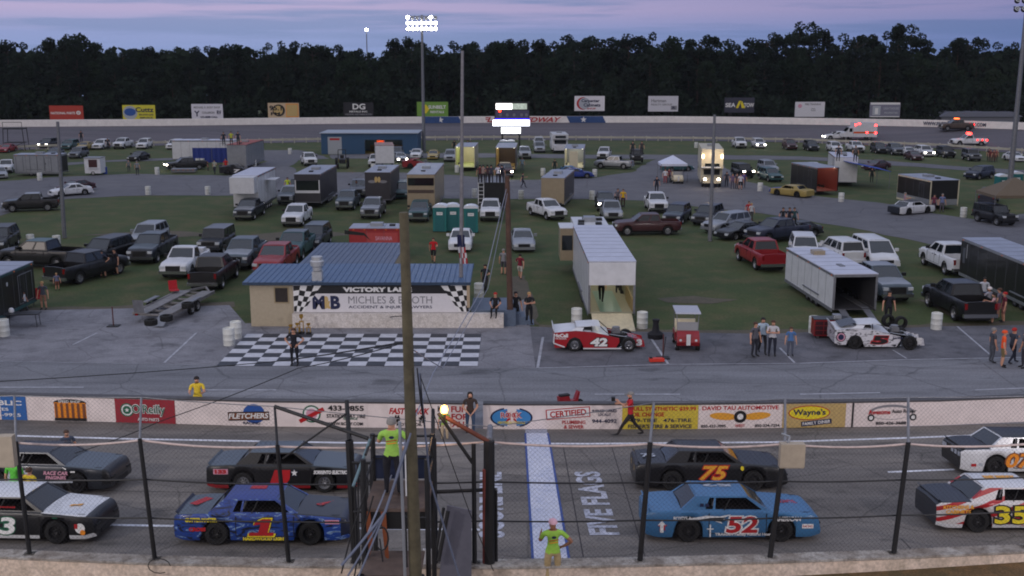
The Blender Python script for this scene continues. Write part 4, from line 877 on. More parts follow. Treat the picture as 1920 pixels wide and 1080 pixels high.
# ---------------------------------------------------------------- barrels, cones, toilets, chairs
def barrels():
    q = MB(); r = .29
    q.lathe([(.001,.0),(r,.0),(r,.28),(r+.012,.3),(r,.32),(r,.58),(r+.012,.6),(r,.62),(r,.88),(r-.03,.9),(r-.03,.82),(.001,.82)], 20); me = q.mesh('barrel', 40)
    m = mat('white_plastic', (206,208,204), rough=.5, amp=.14, scale=3)
    L_ = [(75,337,'by the open grey trailer at the far left'),(295,326,'in front of the dark pickup on the loop road'),(371,308,'left one of the pair at the blue tarp'),(380,308,'right one of the pair at the blue tarp'),(477,311,'beside the red topped hauler'),
      (544,288,'alone on the grass left of the blue garage'),(278,364,'on the edge of the middle road, left one above the open grass'),(390,364,'on the edge of the middle road, near the white gooseneck trailer'),(700,319,'in front of the white box truck'),(817,318,'beside the grey roofed motorhome'),(857,322,'under the thin pole by the lit trailer'),
      (1018,328,'on the grass left of the blue tarps'),(1115,330,'on the grass right of the blue tarps'),(1425,357,'near the headlit black jeep'),(1577,377,'beside the yellow race car'),(1806,406,'in front of the black and white trailer'),(890,369,'left of the viewing platform'),(977,372,'on the road edge right of the wooden pole'),(1110,373,'behind the tan trailer at the road edge'),
      (1305,276,'by the far guard rail, beside the tall motorhome'),(58,460,'left one of two on the grass behind the black pickups'),(107,462,'right one of two on the grass behind the black pickups'),(8,629,'at the far left edge of the pit stalls'),(430,646,'front one of the pair at the hut corner'),(443,633,'rear one of the pair at the hut corner'),(898,557,'at the right end of the blue roofed hut'),
      (1081,607,'left of the lit hauler ramp'),(1204,614,'right of the lit hauler ramp'),(1526,623,'beside the red tool cart'),(1755,616,'at the edge of the grass in front of the black pickup'),(1780,275,'on the backstretch rail near the white rescue pickup')]
    for x, y, l in L_: tag(link('barrel', me, m, None, G(x, y+1), (0,0,x*.7)), 'white plastic barrel '+l, 'barrel', 'white barrels used for litter')
def toilet(px, py, rz, label, s=1.):
    root = empty('portable_toilet', G(px,py)+Vector((0,.6,0)), R(rz)); tag(root, label, 'portable toilet', 'teal portable toilets')
    M = mat('teal_plastic', (24,112,112), rough=.5, amp=.1); W_ = mat('white_roof_plastic', (214,218,226), rough=.4, amp=.06)
    MB().box(-.57,.57,-.57,.57,.05,2.05).build('body', M, root); MB().box(-.6,.6,-.6,.6,0,.05).build('base', DARK, root)
    q = MB().prism([(-.6,2.05),(.6,2.05),(.58,2.14),(.35,2.27),(0,2.32),(-.35,2.27),(-.58,2.14)], -.6, .6); q.build('roof', W_, root, smooth=50)
    d = MB().box(-.4,.4,-.595,-.572,.12,1.95).build('door', mat('teal_door', (20,96,100), rough=.5, amp=.08), root)
    for s_ in (-1,1): MB().box(s_*.52-.03,s_*.52+.03,-.59,-.571,.06,2.04).build('corner_post', M, root)
    flat(rectp(.5,.24), INK['white'], root, (0,-.6,1.55), (pi/2,0,0), 'sign_plate'); text('TOILET', .4,.08, INK['navy'], root, (0,-.606,1.55), (pi/2,0,0))
def cone(px, py, label):
    root = empty('traffic_cone', G(px,py)); tag(root, label, 'cone'); M = mat('cone_orange', (226,84,30), amp=.08)
    MB().lathe([(.14,.03),(.03,.45),(.001,.45)],12).build('cone_body', M, root); MB().box(-.18,.18,-.18,.18,0,.03).build('base', M, root)
# ---------------------------------------------------------------- poles and masts
def mast(px, py, top_h, label, lit=True, rows=3, cols=6, rz=0, at=None, r=.3, half=3.0):
    root = empty('light_mast', at or G(px,py), rz); tag(root, label, 'light mast', 'tall stadium light masts')
    MB().tube((0,0,0),(0,0,top_h), r, .16, 14).build('pole', STEEL, root, smooth=40)
    for i in range(rows):
        z = top_h-.2-i*.85; MB().beam((-half,0,z),(half,0,z),.1,.12).build('cross_arm', BLACKST, root)
        for j in range(cols):
            x = -half+.2+j*(2*half-.4)/(cols-1); hd = MB().lathe([(.09,.35),(.2,.3),(.28,.0),(.25,.02),(.001,.06)], 12, 'y', (0,-.15,-.25)); hd.v = [(a, -b, c) for a,b,c in hd.v]
            o = hd.build('lamp_head', BLACKST, root, (x, -.2, z), (R(-25),0,0))
            on = lit and (i > 0 or j in (0,5)); q = MB(); q.lathe([(.001,-.17),(.24,-.17),(.25,-.13)], 12, 'y', (0,0,-.25)); q.build('lamp_lens', FLOOD if on else HEAD, o)
            if on: MB().lathe([(.001,-.24),(.1,-.22),(.14,-.17)], 10, 'y', (0,0,-.25)).build('bulb', FLOOD, o)
    return root
FLOOD = mat('floodlight_glow', (255,252,246), emit=45, amp=0)
def utility_pole(name, base, top, r0, r1, m, label, cat='pole'):
    root = empty(name, base); tag(root, label, cat); b = Vector(base); d = Vector(top)-b; n = 6; mb = MB()
    for i in range(n): mb.tube(d*(i/n), d*((i+1)/n), r0+(r1-r0)*i/n, r0+(r1-r0)*(i+1)/n, 14, cap=(i in (0,n-1)))
    mb.build('shaft', m, root, smooth=40); return root
# ---------------------------------------------------------------- trees
def leaf_clump(mb, c, r, n, rng, size, flatz=.8, mi=0):
    for _ in range(n):
        while True:
            v = Vector((rng.uniform(-1,1), rng.uniform(-1,1), rng.uniform(-1,1)))
            if .25 < v.length < 1: break
        v = v*(v.length**-.35) if v.length else v
        p = Vector(c)+Vector((v.x*r, v.y*r, v.z*r*flatz)); s = size*rng.uniform(.6,1.3)
        a = Vector((rng.gauss(0,1), rng.gauss(0,1), rng.gauss(0,.7))).normalized(); b = a.cross(Vector((rng.gauss(0,1), rng.gauss(0,1), rng.gauss(0,1)))).normalized()
        mb.add([p-a*s*.5, p+b*s*.55, p+a*s*.5, p-b*s*.45], [(0,1,2,3)], mi)
def foliage_mat(name, c1, c2):
    m = bpy.data.materials.new(name); m.use_nodes = True; N = m.node_tree.nodes; L = m.node_tree.links; b = N['Principled BSDF']; b.inputs['Roughness'].default_value = .9; b.inputs['Specular IOR Level'].default_value = .1
    tc = N.new('ShaderNodeTexCoord'); nz = N.new('ShaderNodeTexNoise'); nz.inputs['Scale'].default_value = .35; nz.inputs['Detail'].default_value = 6; L.new(tc.outputs['Object'], nz.inputs[0])
    oi = N.new('ShaderNodeObjectInfo'); ad = N.new('ShaderNodeMath'); ad.inputs[1].default_value = -.25; ad.operation = 'ADD'; mu = N.new('ShaderNodeMath'); mu.operation = 'MULTIPLY'; mu.inputs[1].default_value = .5
    L.new(oi.outputs['Random'], mu.inputs[0]); L.new(mu.outputs[0], ad.inputs[0]); a2 = N.new('ShaderNodeMath'); L.new(ad.outputs[0], a2.inputs[0]); L.new(nz.outputs['Fac'], a2.inputs[1])
    mx = N.new('ShaderNodeMixRGB'); mx.inputs[1].default_value = (*c1,1); mx.inputs[2].default_value = (*c2,1); r = N.new('ShaderNodeMapRange'); r.inputs[1].default_value = .3; r.inputs[2].default_value = .8
    L.new(a2.outputs[0], r.inputs[0]); L.new(r.outputs[0], mx.inputs[0]); L.new(mx.outputs[0], b.inputs['Base Color']); b.inputs['Specular IOR Level'].default_value = 0
    tr = N.new('ShaderNodeBsdfTranslucent'); L.new(mx.outputs[0], tr.inputs[0]); ms = N.new('ShaderNodeMixShader'); ms.inputs[0].default_value = .5; L.new(b.outputs[0], ms.inputs[1]); L.new(tr.outputs[0], ms.inputs[2]); L.new(ms.outputs[0], [x for x in N if x.type == 'OUTPUT_MATERIAL'][0].inputs[0]); return m
BARK = mat('bark', (58,46,38), rough=.95, amp=.3, scale=3)
FOL = foliage_mat('pine_foliage', (.022,.034,.026), (.034,.050,.034)); FOL2 = foliage_mat('broadleaf_foliage', (.024,.040,.026), (.040,.060,.034))
def tree_meshes(seed, kind):
    rng = random.Random(seed); cm = MB(); tm = MB(); Ht = 20.
    if kind == 'pine':
        tm.tube((0,0,0),(.2,0,Ht*.5),.26,.18,8).tube((.2,0,Ht*.5),(.1,.1,Ht*.93),.18,.05,8)
        for i in range(26):
            z = Ht*rng.uniform(.45,.97); rr = (1-abs((z/Ht-.68)/.4))*2.6+.5; a = rng.uniform(0,2*pi); d = rng.uniform(.2,1)*rr; c = (d*cos(a), d*sin(a), z)
            tm.tube((.1,.0,z-.8),c,.07,.03,5); leaf_clump(cm, c, rng.uniform(.8,1.5), 85, rng, .5, .7)
        leaf_clump(cm, (.1,.1,Ht*.97), 1.1, 90, rng, .45, .9)
    elif kind == 'tall':   # bare trunk with an open rounded head
        tm.tube((0,0,0),(.3,0,Ht*.6),.28,.2,8).tube((.3,0,Ht*.6),(.2,.1,Ht*.92),.2,.05,8)
        for i in range(20):
            a = rng.uniform(0,2*pi); z = Ht*rng.uniform(.66,.97); rr = sqrt(max(.05,1-((z/Ht-.8)/.2)**2))*3.4; d = rr*rng.uniform(.4,1); c = (d*cos(a), d*sin(a), z)
            tm.tube((.2,0,z-1.2),c,.08,.03,5); leaf_clump(cm, c, rng.uniform(.9,1.5), 90, rng, .5, .75)
    else:
        tm.tube((0,0,0),(.1,0,Ht*.6),.25,.12,8)
        for i in range(30):
            z = Ht*rng.uniform(.12,.93); rr = sqrt(max(.03,1-((z/Ht-.45)/.5)**2))*3.2; a = rng.uniform(0,2*pi); d = rr*rng.uniform(.3,1); c = (d*cos(a), d*sin(a), z)
            tm.tube((0,0,max(1,z-1.4)),c,.08,.03,5); leaf_clump(cm, c, rng.uniform(1.0,1.8), 90, rng, .55, .8)
    return cm.mesh('crown'), tm.mesh('trunk')
def woods():
    protos = [(tree_meshes(s, k), k) for s, k in ((1,'pine'),(2,'pine'),(3,'pine'),(4,'tall'),(5,'tall'),(6,'broad'),(7,'broad'),(8,'pine'))]
    sky = [(-260,92),(0,97),(10,80),(25,72),(40,84),(55,88),(75,92),(92,74),(112,84),(130,66),(150,60),(168,72),(180,92),(200,94),(250,91),(330,92),(400,90),(440,80),(470,88),(540,80),(600,86),(640,88),(700,92),(735,82),(750,70),(770,72),(785,84),(830,90),(845,80),(870,88),(905,78),(940,76),(975,80),(1000,76),(1040,82),(1060,68),(1090,72),(1110,64),(1140,76),(1180,66),(1210,74),(1230,64),(1270,68),(1300,64),(1345,70),(1372,82),(1400,84),(1425,70),(1455,62),(1480,66),(1495,46),(1520,44),(1545,56),(1570,68),(1600,66),(1630,68),(1645,74),(1680,50),(1705,46),(1735,62),(1745,92),(1765,86),(1800,74),(1830,68),(1860,82),(1900,84),(1960,76),(2200,80)]
    rng = random.Random(11); n = 0
    lab = {'pine': 'dark pine', 'tall': 'tall round headed pine', 'broad': 'bushy broadleaf tree'}
    def place(px, Y, top, kinds, wide=1.):
        nonlocal n
        c = [p for p in protos if p[1] in kinds]; (cm, tm), k = c[rng.randrange(len(c))]
        T = AT(px, top, Y); hgt = T.z+1.0; s = hgt/20.
        e = empty('pine_tree' if k != 'broad' else 'broadleaf_tree', (T.x, Y, -1.0), rng.uniform(0,6.28)); w = s*rng.uniform(.9,1.15)*wide; e.scale = (w, w, s)
        link('crown', cm, FOL if k != 'broad' else FOL2, e); link('trunk', tm, BARK, e)
        row = 'rear' if Y > 250 else ('middle' if Y > 238 else 'front')
        bb = [(-40,'at the left end of the wood'),(175,'above the red billboard'),(310,'above the yellow billboard'),(440,'above the letter Y billboard'),(590,'above the tan billboard'),(740,'above the black billboard'),(880,'between light mast and scoreboard'),(1020,'above the scoreboard'),(1160,'above the red curve billboard'),(1310,'above the grey lettered billboard'),(1450,'above the dark blue billboard'),(1570,'above the plain white billboard'),(1720,'above the grey billboard'),(1860,'above the grey shed'),(9999,'at the right end of the wood')]
        where = [w_ for x_, w_ in bb if px < x_][0]; l_ = lab[k]+' in the '+row+' row '+where; tag(e, l_, 'tree', l_); n += 1
    x = -230
    while x < 2160:    # skyline row
        place(x+rng.uniform(-4,4), rng.uniform(240,249), interp(sky, x)-2, ('pine','tall') if rng.random() < .75 else ('broad',)); x += 27
    x = -220
    while x < 2150:
        place(x, rng.uniform(229,236), interp(sky, x)+rng.uniform(10,50), ('broad','pine','broad')); x += 36
    x = -230
    while x < 2160:
        place(x+rng.uniform(-8,8), rng.uniform(252,262), interp(sky, x)+rng.uniform(0,10), ('pine','broad')); x += 40
    # undergrowth and the deep wood behind, one uncountable mass
    mb = MB(); rng = random.Random(5)
    for i in range(900):
        X = rng.uniform(-175,175); Y = rng.uniform(225.5,231); leaf_clump(mb, (X, Y, rng.uniform(.5,9)*rng.uniform(.4,1)), rng.uniform(1.4,2.6), 40, rng, .9, .9)
    for i in range(2300):
        X = rng.uniform(-195,195); Y = rng.uniform(240,272); leaf_clump(mb, (X, Y, rng.uniform(1,14.2)), rng.uniform(2,3), 40, rng, 1.5, .9)
    tag(mb.build('woodland', FOL), kind='stuff')
# ================================================================= PLACEMENT
woods()
# ---- billboards beyond the outer wall
def billboard(x0, y0, x1, y1, bg, items, label, Y=214):
    c0, c1 = AT(x0, y1, Y), AT(x1, y0, Y); w, h = c1.x-c0.x, c1.z-c0.z; cx, cz = (c0.x+c1.x)/2, (c0.z+c1.z)/2
    root = empty('billboard', (cx, Y, 0)); tag(root, label, 'billboard', 'billboards behind the backstretch wall')
    MB().box(-w/2, w/2, 0, .12, cz-h/2, cz+h/2).build('panel', bg, root)
    for s in (-.32, .32): MB().box(s*w-.09, s*w+.09, .13, .3, 0, cz+h*.4).build('post', BLACKST, root)
    y = -.01
    for it in items:
        if it[0] == 't': text(it[2], it[5]*w, it[6]*h, INK[it[1]], root, (it[3]*w, y, cz+it[4]*h), (pi/2,0,0), bold=.03)
        else: flat([(a*w, b*h) for a, b in it[2]], INK[it[1]], root, (0, y, cz), (pi/2,0,0))
        y -= .01
B_ = lambda n, c: mat('board_'+n, c, rough=.7, amp=.06)
billboard(94,198,155,226, B_('red',(176,58,44)), [('t','white','NATIONAL PARTS',-.1,0,.72,.16),('p','white',ell(.14,.26,14,.36,.02)),('t','red','O',.36,.02,.06,.12)], 'red billboard with white lettering at the far left')
billboard(231,197,290,226, B_('yellow',(214,204,60)), [('p','silver',ell(.44,.9,24,-.27,0)),('p','blue',ell(.36,.5,20,-.27,.05)),('t','navy','Cuttz',.18,.2,.56,.32),('t','navy','850 LAWN CARE',.22,-.12,.44,.1),('t','navy','SERVICE',.22,-.32,.4,.1)], 'yellow billboard with a round blue and grey emblem')
billboard(360,195,417,224, B_('white',(216,214,226)), [('t','grey','MICHAEL R. BODY SHOP',0,.28,.84,.13),('t','navy','Y',-.33,-.12,.18,.36),('t','grey','COLLISION',.03,-.05,.4,.14),('t','navy','RV',.38,-.04,.14,.26),('t','navy','432-8888 CALL',.05,-.34,.56,.12)], 'white billboard with a dark letter Y')
billboard(503,193,560,221, B_('tan',(200,176,146)), [('p','orange',rectp(.4,.9,.28,0)),('p','tan',rectp(.36,.8,.28,0)),('p','black',ell(.4,.8,24,-.15,0)),('p','tan',ell(.3,.62,24,-.17,0)),('t','black','95.1',-.25,.16,.4,.34),('t','black','FM',-.26,-.22,.3,.2)], 'tan billboard with a black ring and number')
billboard(644,192,700,218, B_('black',(26,26,34)), [('t','white','DG',.02,.2,.42,.42),('t','white','METALS INC',0,-.16,.6,.12),('t','grey','WELDING AND FABRICATION',0,-.36,.9,.12)], 'black billboard with two large white letters')
billboard(782,191,840,218, B_('green',(112,154,62)), [('p','yellow',[(-.3,-.3),(-.2,-.3),(-.1,0),(-.2,.3),(-.3,.3)]),('t','white','SUNBELT',.15,.14,.56,.24),('t','white','RENTALS',.15,-.2,.44,.16)], 'green billboard with white lettering behind the light mast')
billboard(1077,180,1134,208, B_('white2',(222,220,226)), [('p','red',ell(.42,.84,24,-.22,0)),('p','silver',ell(.38,.76,24,-.17,0)),('t','navy','Carpenter',.03,.16,.6,.26),('t','navy','Cabinets',.08,-.1,.56,.22),('t','red','SHOP',.06,-.34,.3,.1)], 'white billboard with a big red curved letter')
billboard(1215,180,1272,209, B_('white3',(202,202,210)), [('t','grey','Hartman',-.15,.2,.5,.22),('t','grey','REALTY GROUP',-.05,-.05,.7,.12),('p','grey',rectp(.2,.26,.36,-.26)),('t','navy','R',.36,-.26,.1,.18)], 'white billboard with grey lettering and a small dark square')
billboard(1358,183,1415,211, B_('dark',(52,54,70)), [('t','white','SEA',-.3,.0,.34,.28),('p','yellow',[(-.12,-.2),(-.02,.28),(.06,.28),(-.04,-.2)]),('p','yellow',[(.08,-.2),(.04,.1),(.08,.28),(.2,-.2)]),('t','white','TOW',.32,0,.34,.28)], 'dark blue billboard with yellow slashes between white words')
billboard(1490,191,1547,219, B_('white4',(212,212,220)), [('p','pink',ell(.14,.26,16,-.34,.22)),('t','grey','FIRE TRAINING',.1,.34,.54,.12),('t','grey','CO.',.12,-.02,.16,.2)], 'plain white billboard with a small pink dot')
billboard(1630,192,1689,220, B_('grey',(124,124,142)), [('p','white',rectp(.96,.14,0,.42)),('p','silver',rectp(.26,.62,-.28,-.04)),('p','white',rectp(.1,.4,-.28,-.08)),('t','silver','LIGHTHOUSE',.2,.1,.5,.16),('t','silver','PROPERTIES',.2,-.2,.44,.12),('p','white',rectp(.96,.06,0,-.45))], 'grey billboard with a pale picture on its left')
# ---- scoreboard
def scoreboard():
    b = G(958, 284); Y = b.y; root = empty('scoreboard', b); tag(root, 'tall lit electronic scoreboard on two legs in the far infield', 'scoreboard')
    def bx(x0,y0,x1,y1,name,m,d=0,t=.5):
        a, c = AT(x0,y1,Y), AT(x1,y0,Y); return MB().box(a.x-b.x, c.x-b.x, d, d+t, a.z, c.z).build(name, m, root)
    bx(927,191,993,238,'cabinet',BLACKST)
    bx(930,194,960,205,'screen',mat('screen_white',(255,255,250),emit=3.4,amp=0),-.03,.03)
    bx(960,194,988,205,'screen',mat('screen_scene',(150,160,150),emit=1.0,amp=.9,scale=1.6),-.03,.03)
    bx(929,207,992,222,'score_panel',mat('score_panel',(48,46,66),amp=.1,emit=.6),-.03,.03)
    for i, x in enumerate((938,951,964,978,987)): p = AT(x,215.5,Y); text('8', .4,.45, INK['grey'], root, (p.x-b.x,-.05,p.z), (pi/2,0,0), 'digit')
    bx(928,222,993,225,'blue_strip',mat('strip_blue',(60,40,255),emit=1.2,amp=0),-.03,.03)
    bx(924,225,993,236,'light_strip',mat('strip_white',(236,240,255),emit=5,amp=0),-.06,.06)
    bx(940,239,976,250,'message_panel',mat('message_white',(248,255,250),emit=5,amp=0),-.03,.06)
    for x in (942, 974): p = G(x,284); MB().box(p.x-b.x-.13,p.x-b.x+.13,.1,.4,0,AT(942,238,Y).z).build('leg', BLACKST, root)
    p = AT(937,208,Y); MB().lathe([(.001,-.1),(.16,-.05),(.2,0)],12,'y').build('signal_lamp', mat('signal_red',(255,50,20),emit=8,amp=0), root, (p.x-b.x,-.04,p.z))
scoreboard()
# ---- masts and poles
mast(795, 284, AT(785,28,G(795,284).y).z, 'tall lit stadium light mast with three rows of lamps above the far infield', half=2.3, cols=7)
m2 = mast(1891, 372, 22.0, 'tall light mast cut by the right edge of the picture', lit=False, rows=4, cols=4, half=1.3)
bt = AT(688, 92, 400); bm_ = simple('beacon_tower', 'thin distant lamp post glowing above the tree tops', 'light mast', loc=(bt.x,400,0)); MB().tube((0,0,0),(0,0,AT(688,57,400).z),.25,.15,8).build('pole', STEEL, bm_)
MB().lathe([(.001,-.5),(.45,-.3),(.6,0),(.45,.3),(.001,.5)],12).build('lamp', FLOOD, bm_, (0,0,AT(688,56,400).z))
def pole_px(name, bx, by, tx, ty, r0, r1, m, label): b = G(bx,by); return utility_pole(name, b, AT(tx,ty,b.y), r0, r1, m, label)
pole_px('flag_pole', 864, 604, 867, 95, .12, .08, mat('grey_pole',(118,116,120),rough=.6,amp=.2), 'thin grey pole with a limp flag rising behind the hut')
fp = [o for o in C.objects if o.name.startswith('flag_pole')][0]
fb = G(864,604); mb = MB(); F0 = AT(862,440,fb.y)-fb; F1 = AT(865,494,fb.y)-fb
for seg, (a, c, mi) in enumerate(((0,.42,0),(.42,.62,1),(.62,.8,2),(.8,1.,1))):
    z0_, z1_ = F0.z+(F1.z-F0.z)*a, F0.z+(F1.z-F0.z)*c
    for k in range(4):
        x = F0.x-.14+.1*k+.05*seg; mb.add([(x,-.13+.07*(k%2),z0_),(x+.1,-.13+.07*((k+1)%2),z0_),(x+.12,-.13+.07*((k+1)%2),z1_),(x+.02,-.13+.07*(k%2),z1_)], [(0,1,2,3)], mi if (k%2==0 or mi==0) else (2 if mi==1 else 1))
mb.build('flag', [cloth((28,34,72)), cloth((206,206,210)), cloth((150,26,34))], fp)
pole_px('steel_pole', 121, 446, 108, 228, .17, .12, STEEL, 'slim steel pole on the left grass')
pole_px('steel_pole', 1331, 452, 1340, 215, .17, .1, STEEL, 'slim steel pole on the right grass among the parked pickups')
wpole = pole_px('wooden_pole', 957, 610, 951, 330, .17, .13, mat('brown_wood_pole',(84,62,52),rough=.9,amp=.25,scale=3), 'brown wooden pole beside the pit road entrance')
PY = 21.2; npb = AT(783, 1078, PY); npb = Vector((npb.x, PY, 0)); npt = AT(757, 398, PY)
big = utility_pole('wooden_pole', npb, npt, .155, .095, WOOD, 'thick weathered wooden utility pole in the foreground beside the flag stand')
mb = MB(); d = Vector(npt)-npb
for o_ in (-.2,.0): mb.path([tuple(npb*0+d*t+Vector((-.2+o_*.1,-.12,0))) for t in (.0,.2,.4,.62)], .025, 6)
mb.build('conduit', P['silver'], big)
# ---- victory lane hut
def hut():
    root = empty('hut', (-8.2,57.2,0)); tag(root, 'low blue roofed hut with a lawyers banner behind the checkered pavement', 'building'); X0 = -8.2; Yf = 57.3
    MRF = mat('blue_metal_roof', (76,102,136), rough=.45, amp=.12, scale=1.5, metal=.2); MBE = mat('beige_siding', (172,160,138), rough=.8, amp=.08); MPO = mat('porch_wall', (208,206,206), rough=.8, amp=.1)
    r = lambda x: x-X0
    # walls
    mb = MB(); mb.box(r(-14.1),r(-11.75),.0,.15,0,2.35).box(r(-14.1),r(-13.95),.15,4.4,0,2.35).box(r(-13.95),r(-2.7),4.25,4.4,0,2.35).box(r(-2.85),r(-2.7),.0+.2,4.25,0,2.35); mb.build('wall', MBE, root)
    mb = MB().box(r(-11.74),r(-2.86),.35,.5,0,2.33); mb.build('banner_wall', mat('dark_recess',(60,58,60)), root)
    MB().prism([(r(-14.4),2.36),(r(-2.2),2.36),(r(-2.2),2.5),(r(-14.4),2.5)], -.35, -.3).build('fascia', mat('roof_fascia',(40,60,84)), root)
    def roof(x0, x1, y0, y1, z0, z1, name, m=None):
        mb = MB(); n = int((x1-x0)/.3); 
        for i in range(n):
            a = x0+(x1-x0)*i/n; b = x0+(x1-x0)*(i+1)/n; w = .05
            mb.quad((a,y0,z0),(b-w,y0,z0),(b-w,y1,z1),(a,y1,z1)); mb.quad((b-w,y0,z0),(b-w/2,y0,z0+.035),(b-w/2,y1,z1+.035),(b-w,y1,z1)); mb.quad((b-w/2,y0,z0+.035),(b,y0,z0),(b,y1,z1),(b-w/2,y1,z1+.035))
        mb.box(x0,x1,y0,y0+.02,z0-.1,z0-.005); mb.box(x0,x1,y1-.02,y1,z0-.12,z1-.005); return mb.build(name, m or MRF, root)
    roof(r(-14.4), r(-2.2), -.28, 4.5, 2.5, 2.62, 'roof')
    roof(r(-12.3), r(-6.8), 4.55, 12.2, 2.6, 2.56, 'rear_roof', mat('grey_metal_roof', (84,98,122), rough=.5, amp=.12, scale=1.5, metal=.2))
    MB().box(r(-12.1),r(-7.0),4.6,12.0,0,2.5).build('rear_wall', MBE, root)
    w = MB().box(r(-12.75),r(-12.05),-.02,.0,1.35,2.15).build('window', mat('window_dark',(52,46,42),rough=.2,amp=.2), root); door_outline(w, r(-12.8), r(-12.0), -.01, 1.3, 2.2, mat('window_frame',(150,134,104)), 'window_frame', .06)
    # low white wall in front, running past the hut
    pw_ = MB().box(r(-11.8),r(-.45),-.36,-.05,0,.8); pw_.build('low_wall', ground_mat('scuffed_white_wall',(214,208,204),(206,200,194),(176,168,160),.8,3,18,bump=.1), root)
    # banner
    bw = 9.45; bx0 = -11.75; by = -.1
    MB().box(r(bx0),r(bx0+bw),by,by+.04,.82,2.33).build('banner', mat('banner_white',(214,212,216),amp=.04), root)
    cx = r(bx0+bw/2)
    flat(rectp(bw-2.0,.46,cx,0), INK['black'], root, (0,by-.006,2.08), (pi/2,0,0), 'banner_band')
    text('VICTORY LANE', 3.7,.27, INK['white'], root, (cx-.2,by-.012,2.07), (pi/2,0,0), bold=.06)
    text('M', .66,.74, INK['navy'], root, (r(-10.4),by-.012,1.36), (pi/2,0,0), bold=.05); text('&', .42,.7, INK['tan'], root, (r(-9.95),by-.010,1.36), (pi/2,0,0), bold=.08); text('B', .52,.74, INK['navy'], root, (r(-9.5),by-.012,1.36), (pi/2,0,0), bold=.05)
    text('MICHLES & BOOTH', 4.5,.4, INK['grey'], root, (r(-6.55),by-.012,1.5), (pi/2,0,0), bold=.0); text('ACCIDENT & INJURY LAWYERS', 4.5,.2, INK['navy'], root, (r(-6.55),by-.012,1.09), (pi/2,0,0), bold=.01)
    def flagchk(x0, sgn):
        n = 4; mb = MB(); f = lambda u, v: (x0+sgn*(u*1.55-.0)+sgn*(-.0)*v+sgn*v*-.75*(1 if u>0 else 1)*.0 + sgn*(1-v)*-.0, by-.014-.0*u, 1.16+v*1.16)
        for i in range(n):
            for j in range(5):
                def q(u, v):
                    xx = u*1.5*(.35+.65*v); return (x0+sgn*xx, by-.014, .86+1.42*v+.05*sin(u*7)*(1 if 0 < v < 1 else 0))
                u0,u1,v0,v1 = i/n,(i+1)/n,j/5,(j+1)/5; mb.add([q(u0,v0),q(u1,v0),q(u1,v1),q(u0,v1)], [(0,1,2,3)], (i+j)%2)
        mb.build('checkered_emblem', [INK['black'], INK['white']], root)
    flagchk(r(bx0)+.02, 1); flagchk(r(bx0+bw)-.02, -1)
    MB().box(r(-2.42),r(-2.26),-.3,-.2,1.12,2.4).build('post', mat('post_beige',(170,150,124)), root)
    # vent stack on the roof
    vx = r(AT(595,540,Yf).x); v = MB().box(vx-.26,vx+.26,.05,.57,2.5,3.0); v.lathe([(.2,3.0),(.26,3.05),(.26,3.25),(.36,3.3),(.38,3.55),(.3,3.62),(.3,3.8),(.001,3.84)],16,'z',(vx,.31,0)); v.build('exhaust_stack', mat('stack_white',(184,186,188),rough=.4,metal=.4,amp=.12), root, smooth=35)
    # grey deck to the right, behind the low wall
    MB().box(r(-2.2),r(.2),.0,3.2,0,.9).build('deck', mat('deck_blue_grey',(86,100,120),amp=.12), root)
    for i in range(4): MB().box(r(.2)+i*.25,r(.45)+i*.25,.3,1.6,0,.9-.22*(i+1)).build('step', mat('deck_blue_grey',(86,100,120)), root)
hut()
def trophy(px, py, h, label):
    root = empty('trophy', G(px,py)); tag(root, label, 'trophy', 'gold trophies at the foot of the low white wall'); g_ = mat('trophy_gold',(190,150,70),metal=.8,rough=.3,amp=.05)
    MB().box(-.13,.13,-.1,.1,0,.12).build('base', DARK, root); k = MB()
    for s in (-.09,.09): k.tube((s,0,.12),(s,0,h*.62),.025,n=8)
    k.box(-.12,.12,-.08,.08,h*.62,h*.66); k.lathe([(.02,h*.66),(.02,h*.76),(.1,h*.84),(.11,h),(.09,h)],12); k.build('cup', g_, root)
trophy(546,628,.55,'small gold trophy left of the others by the low wall'); trophy(558,627,.62,'second gold trophy from the left'); trophy(566,626,1.05,'tallest gold trophy in the middle of the row'); trophy(579,627,.6,'small gold trophy right of the tallest one')
def hose():
    mb = MB(); pts = []
    for i in range(26): a = pi*.2+i/25*pi*1.6; pts.append(G(752+24*cos(a)+i*.3, 612+12*sin(a), .05)+Vector((0,0,.5+.4*sin(a))))
    mb.path(pts, .025, 6); tag(mb.build('hose', DARK), 'looped black cable hanging on the low white wall by the pole', 'cable')
hose()
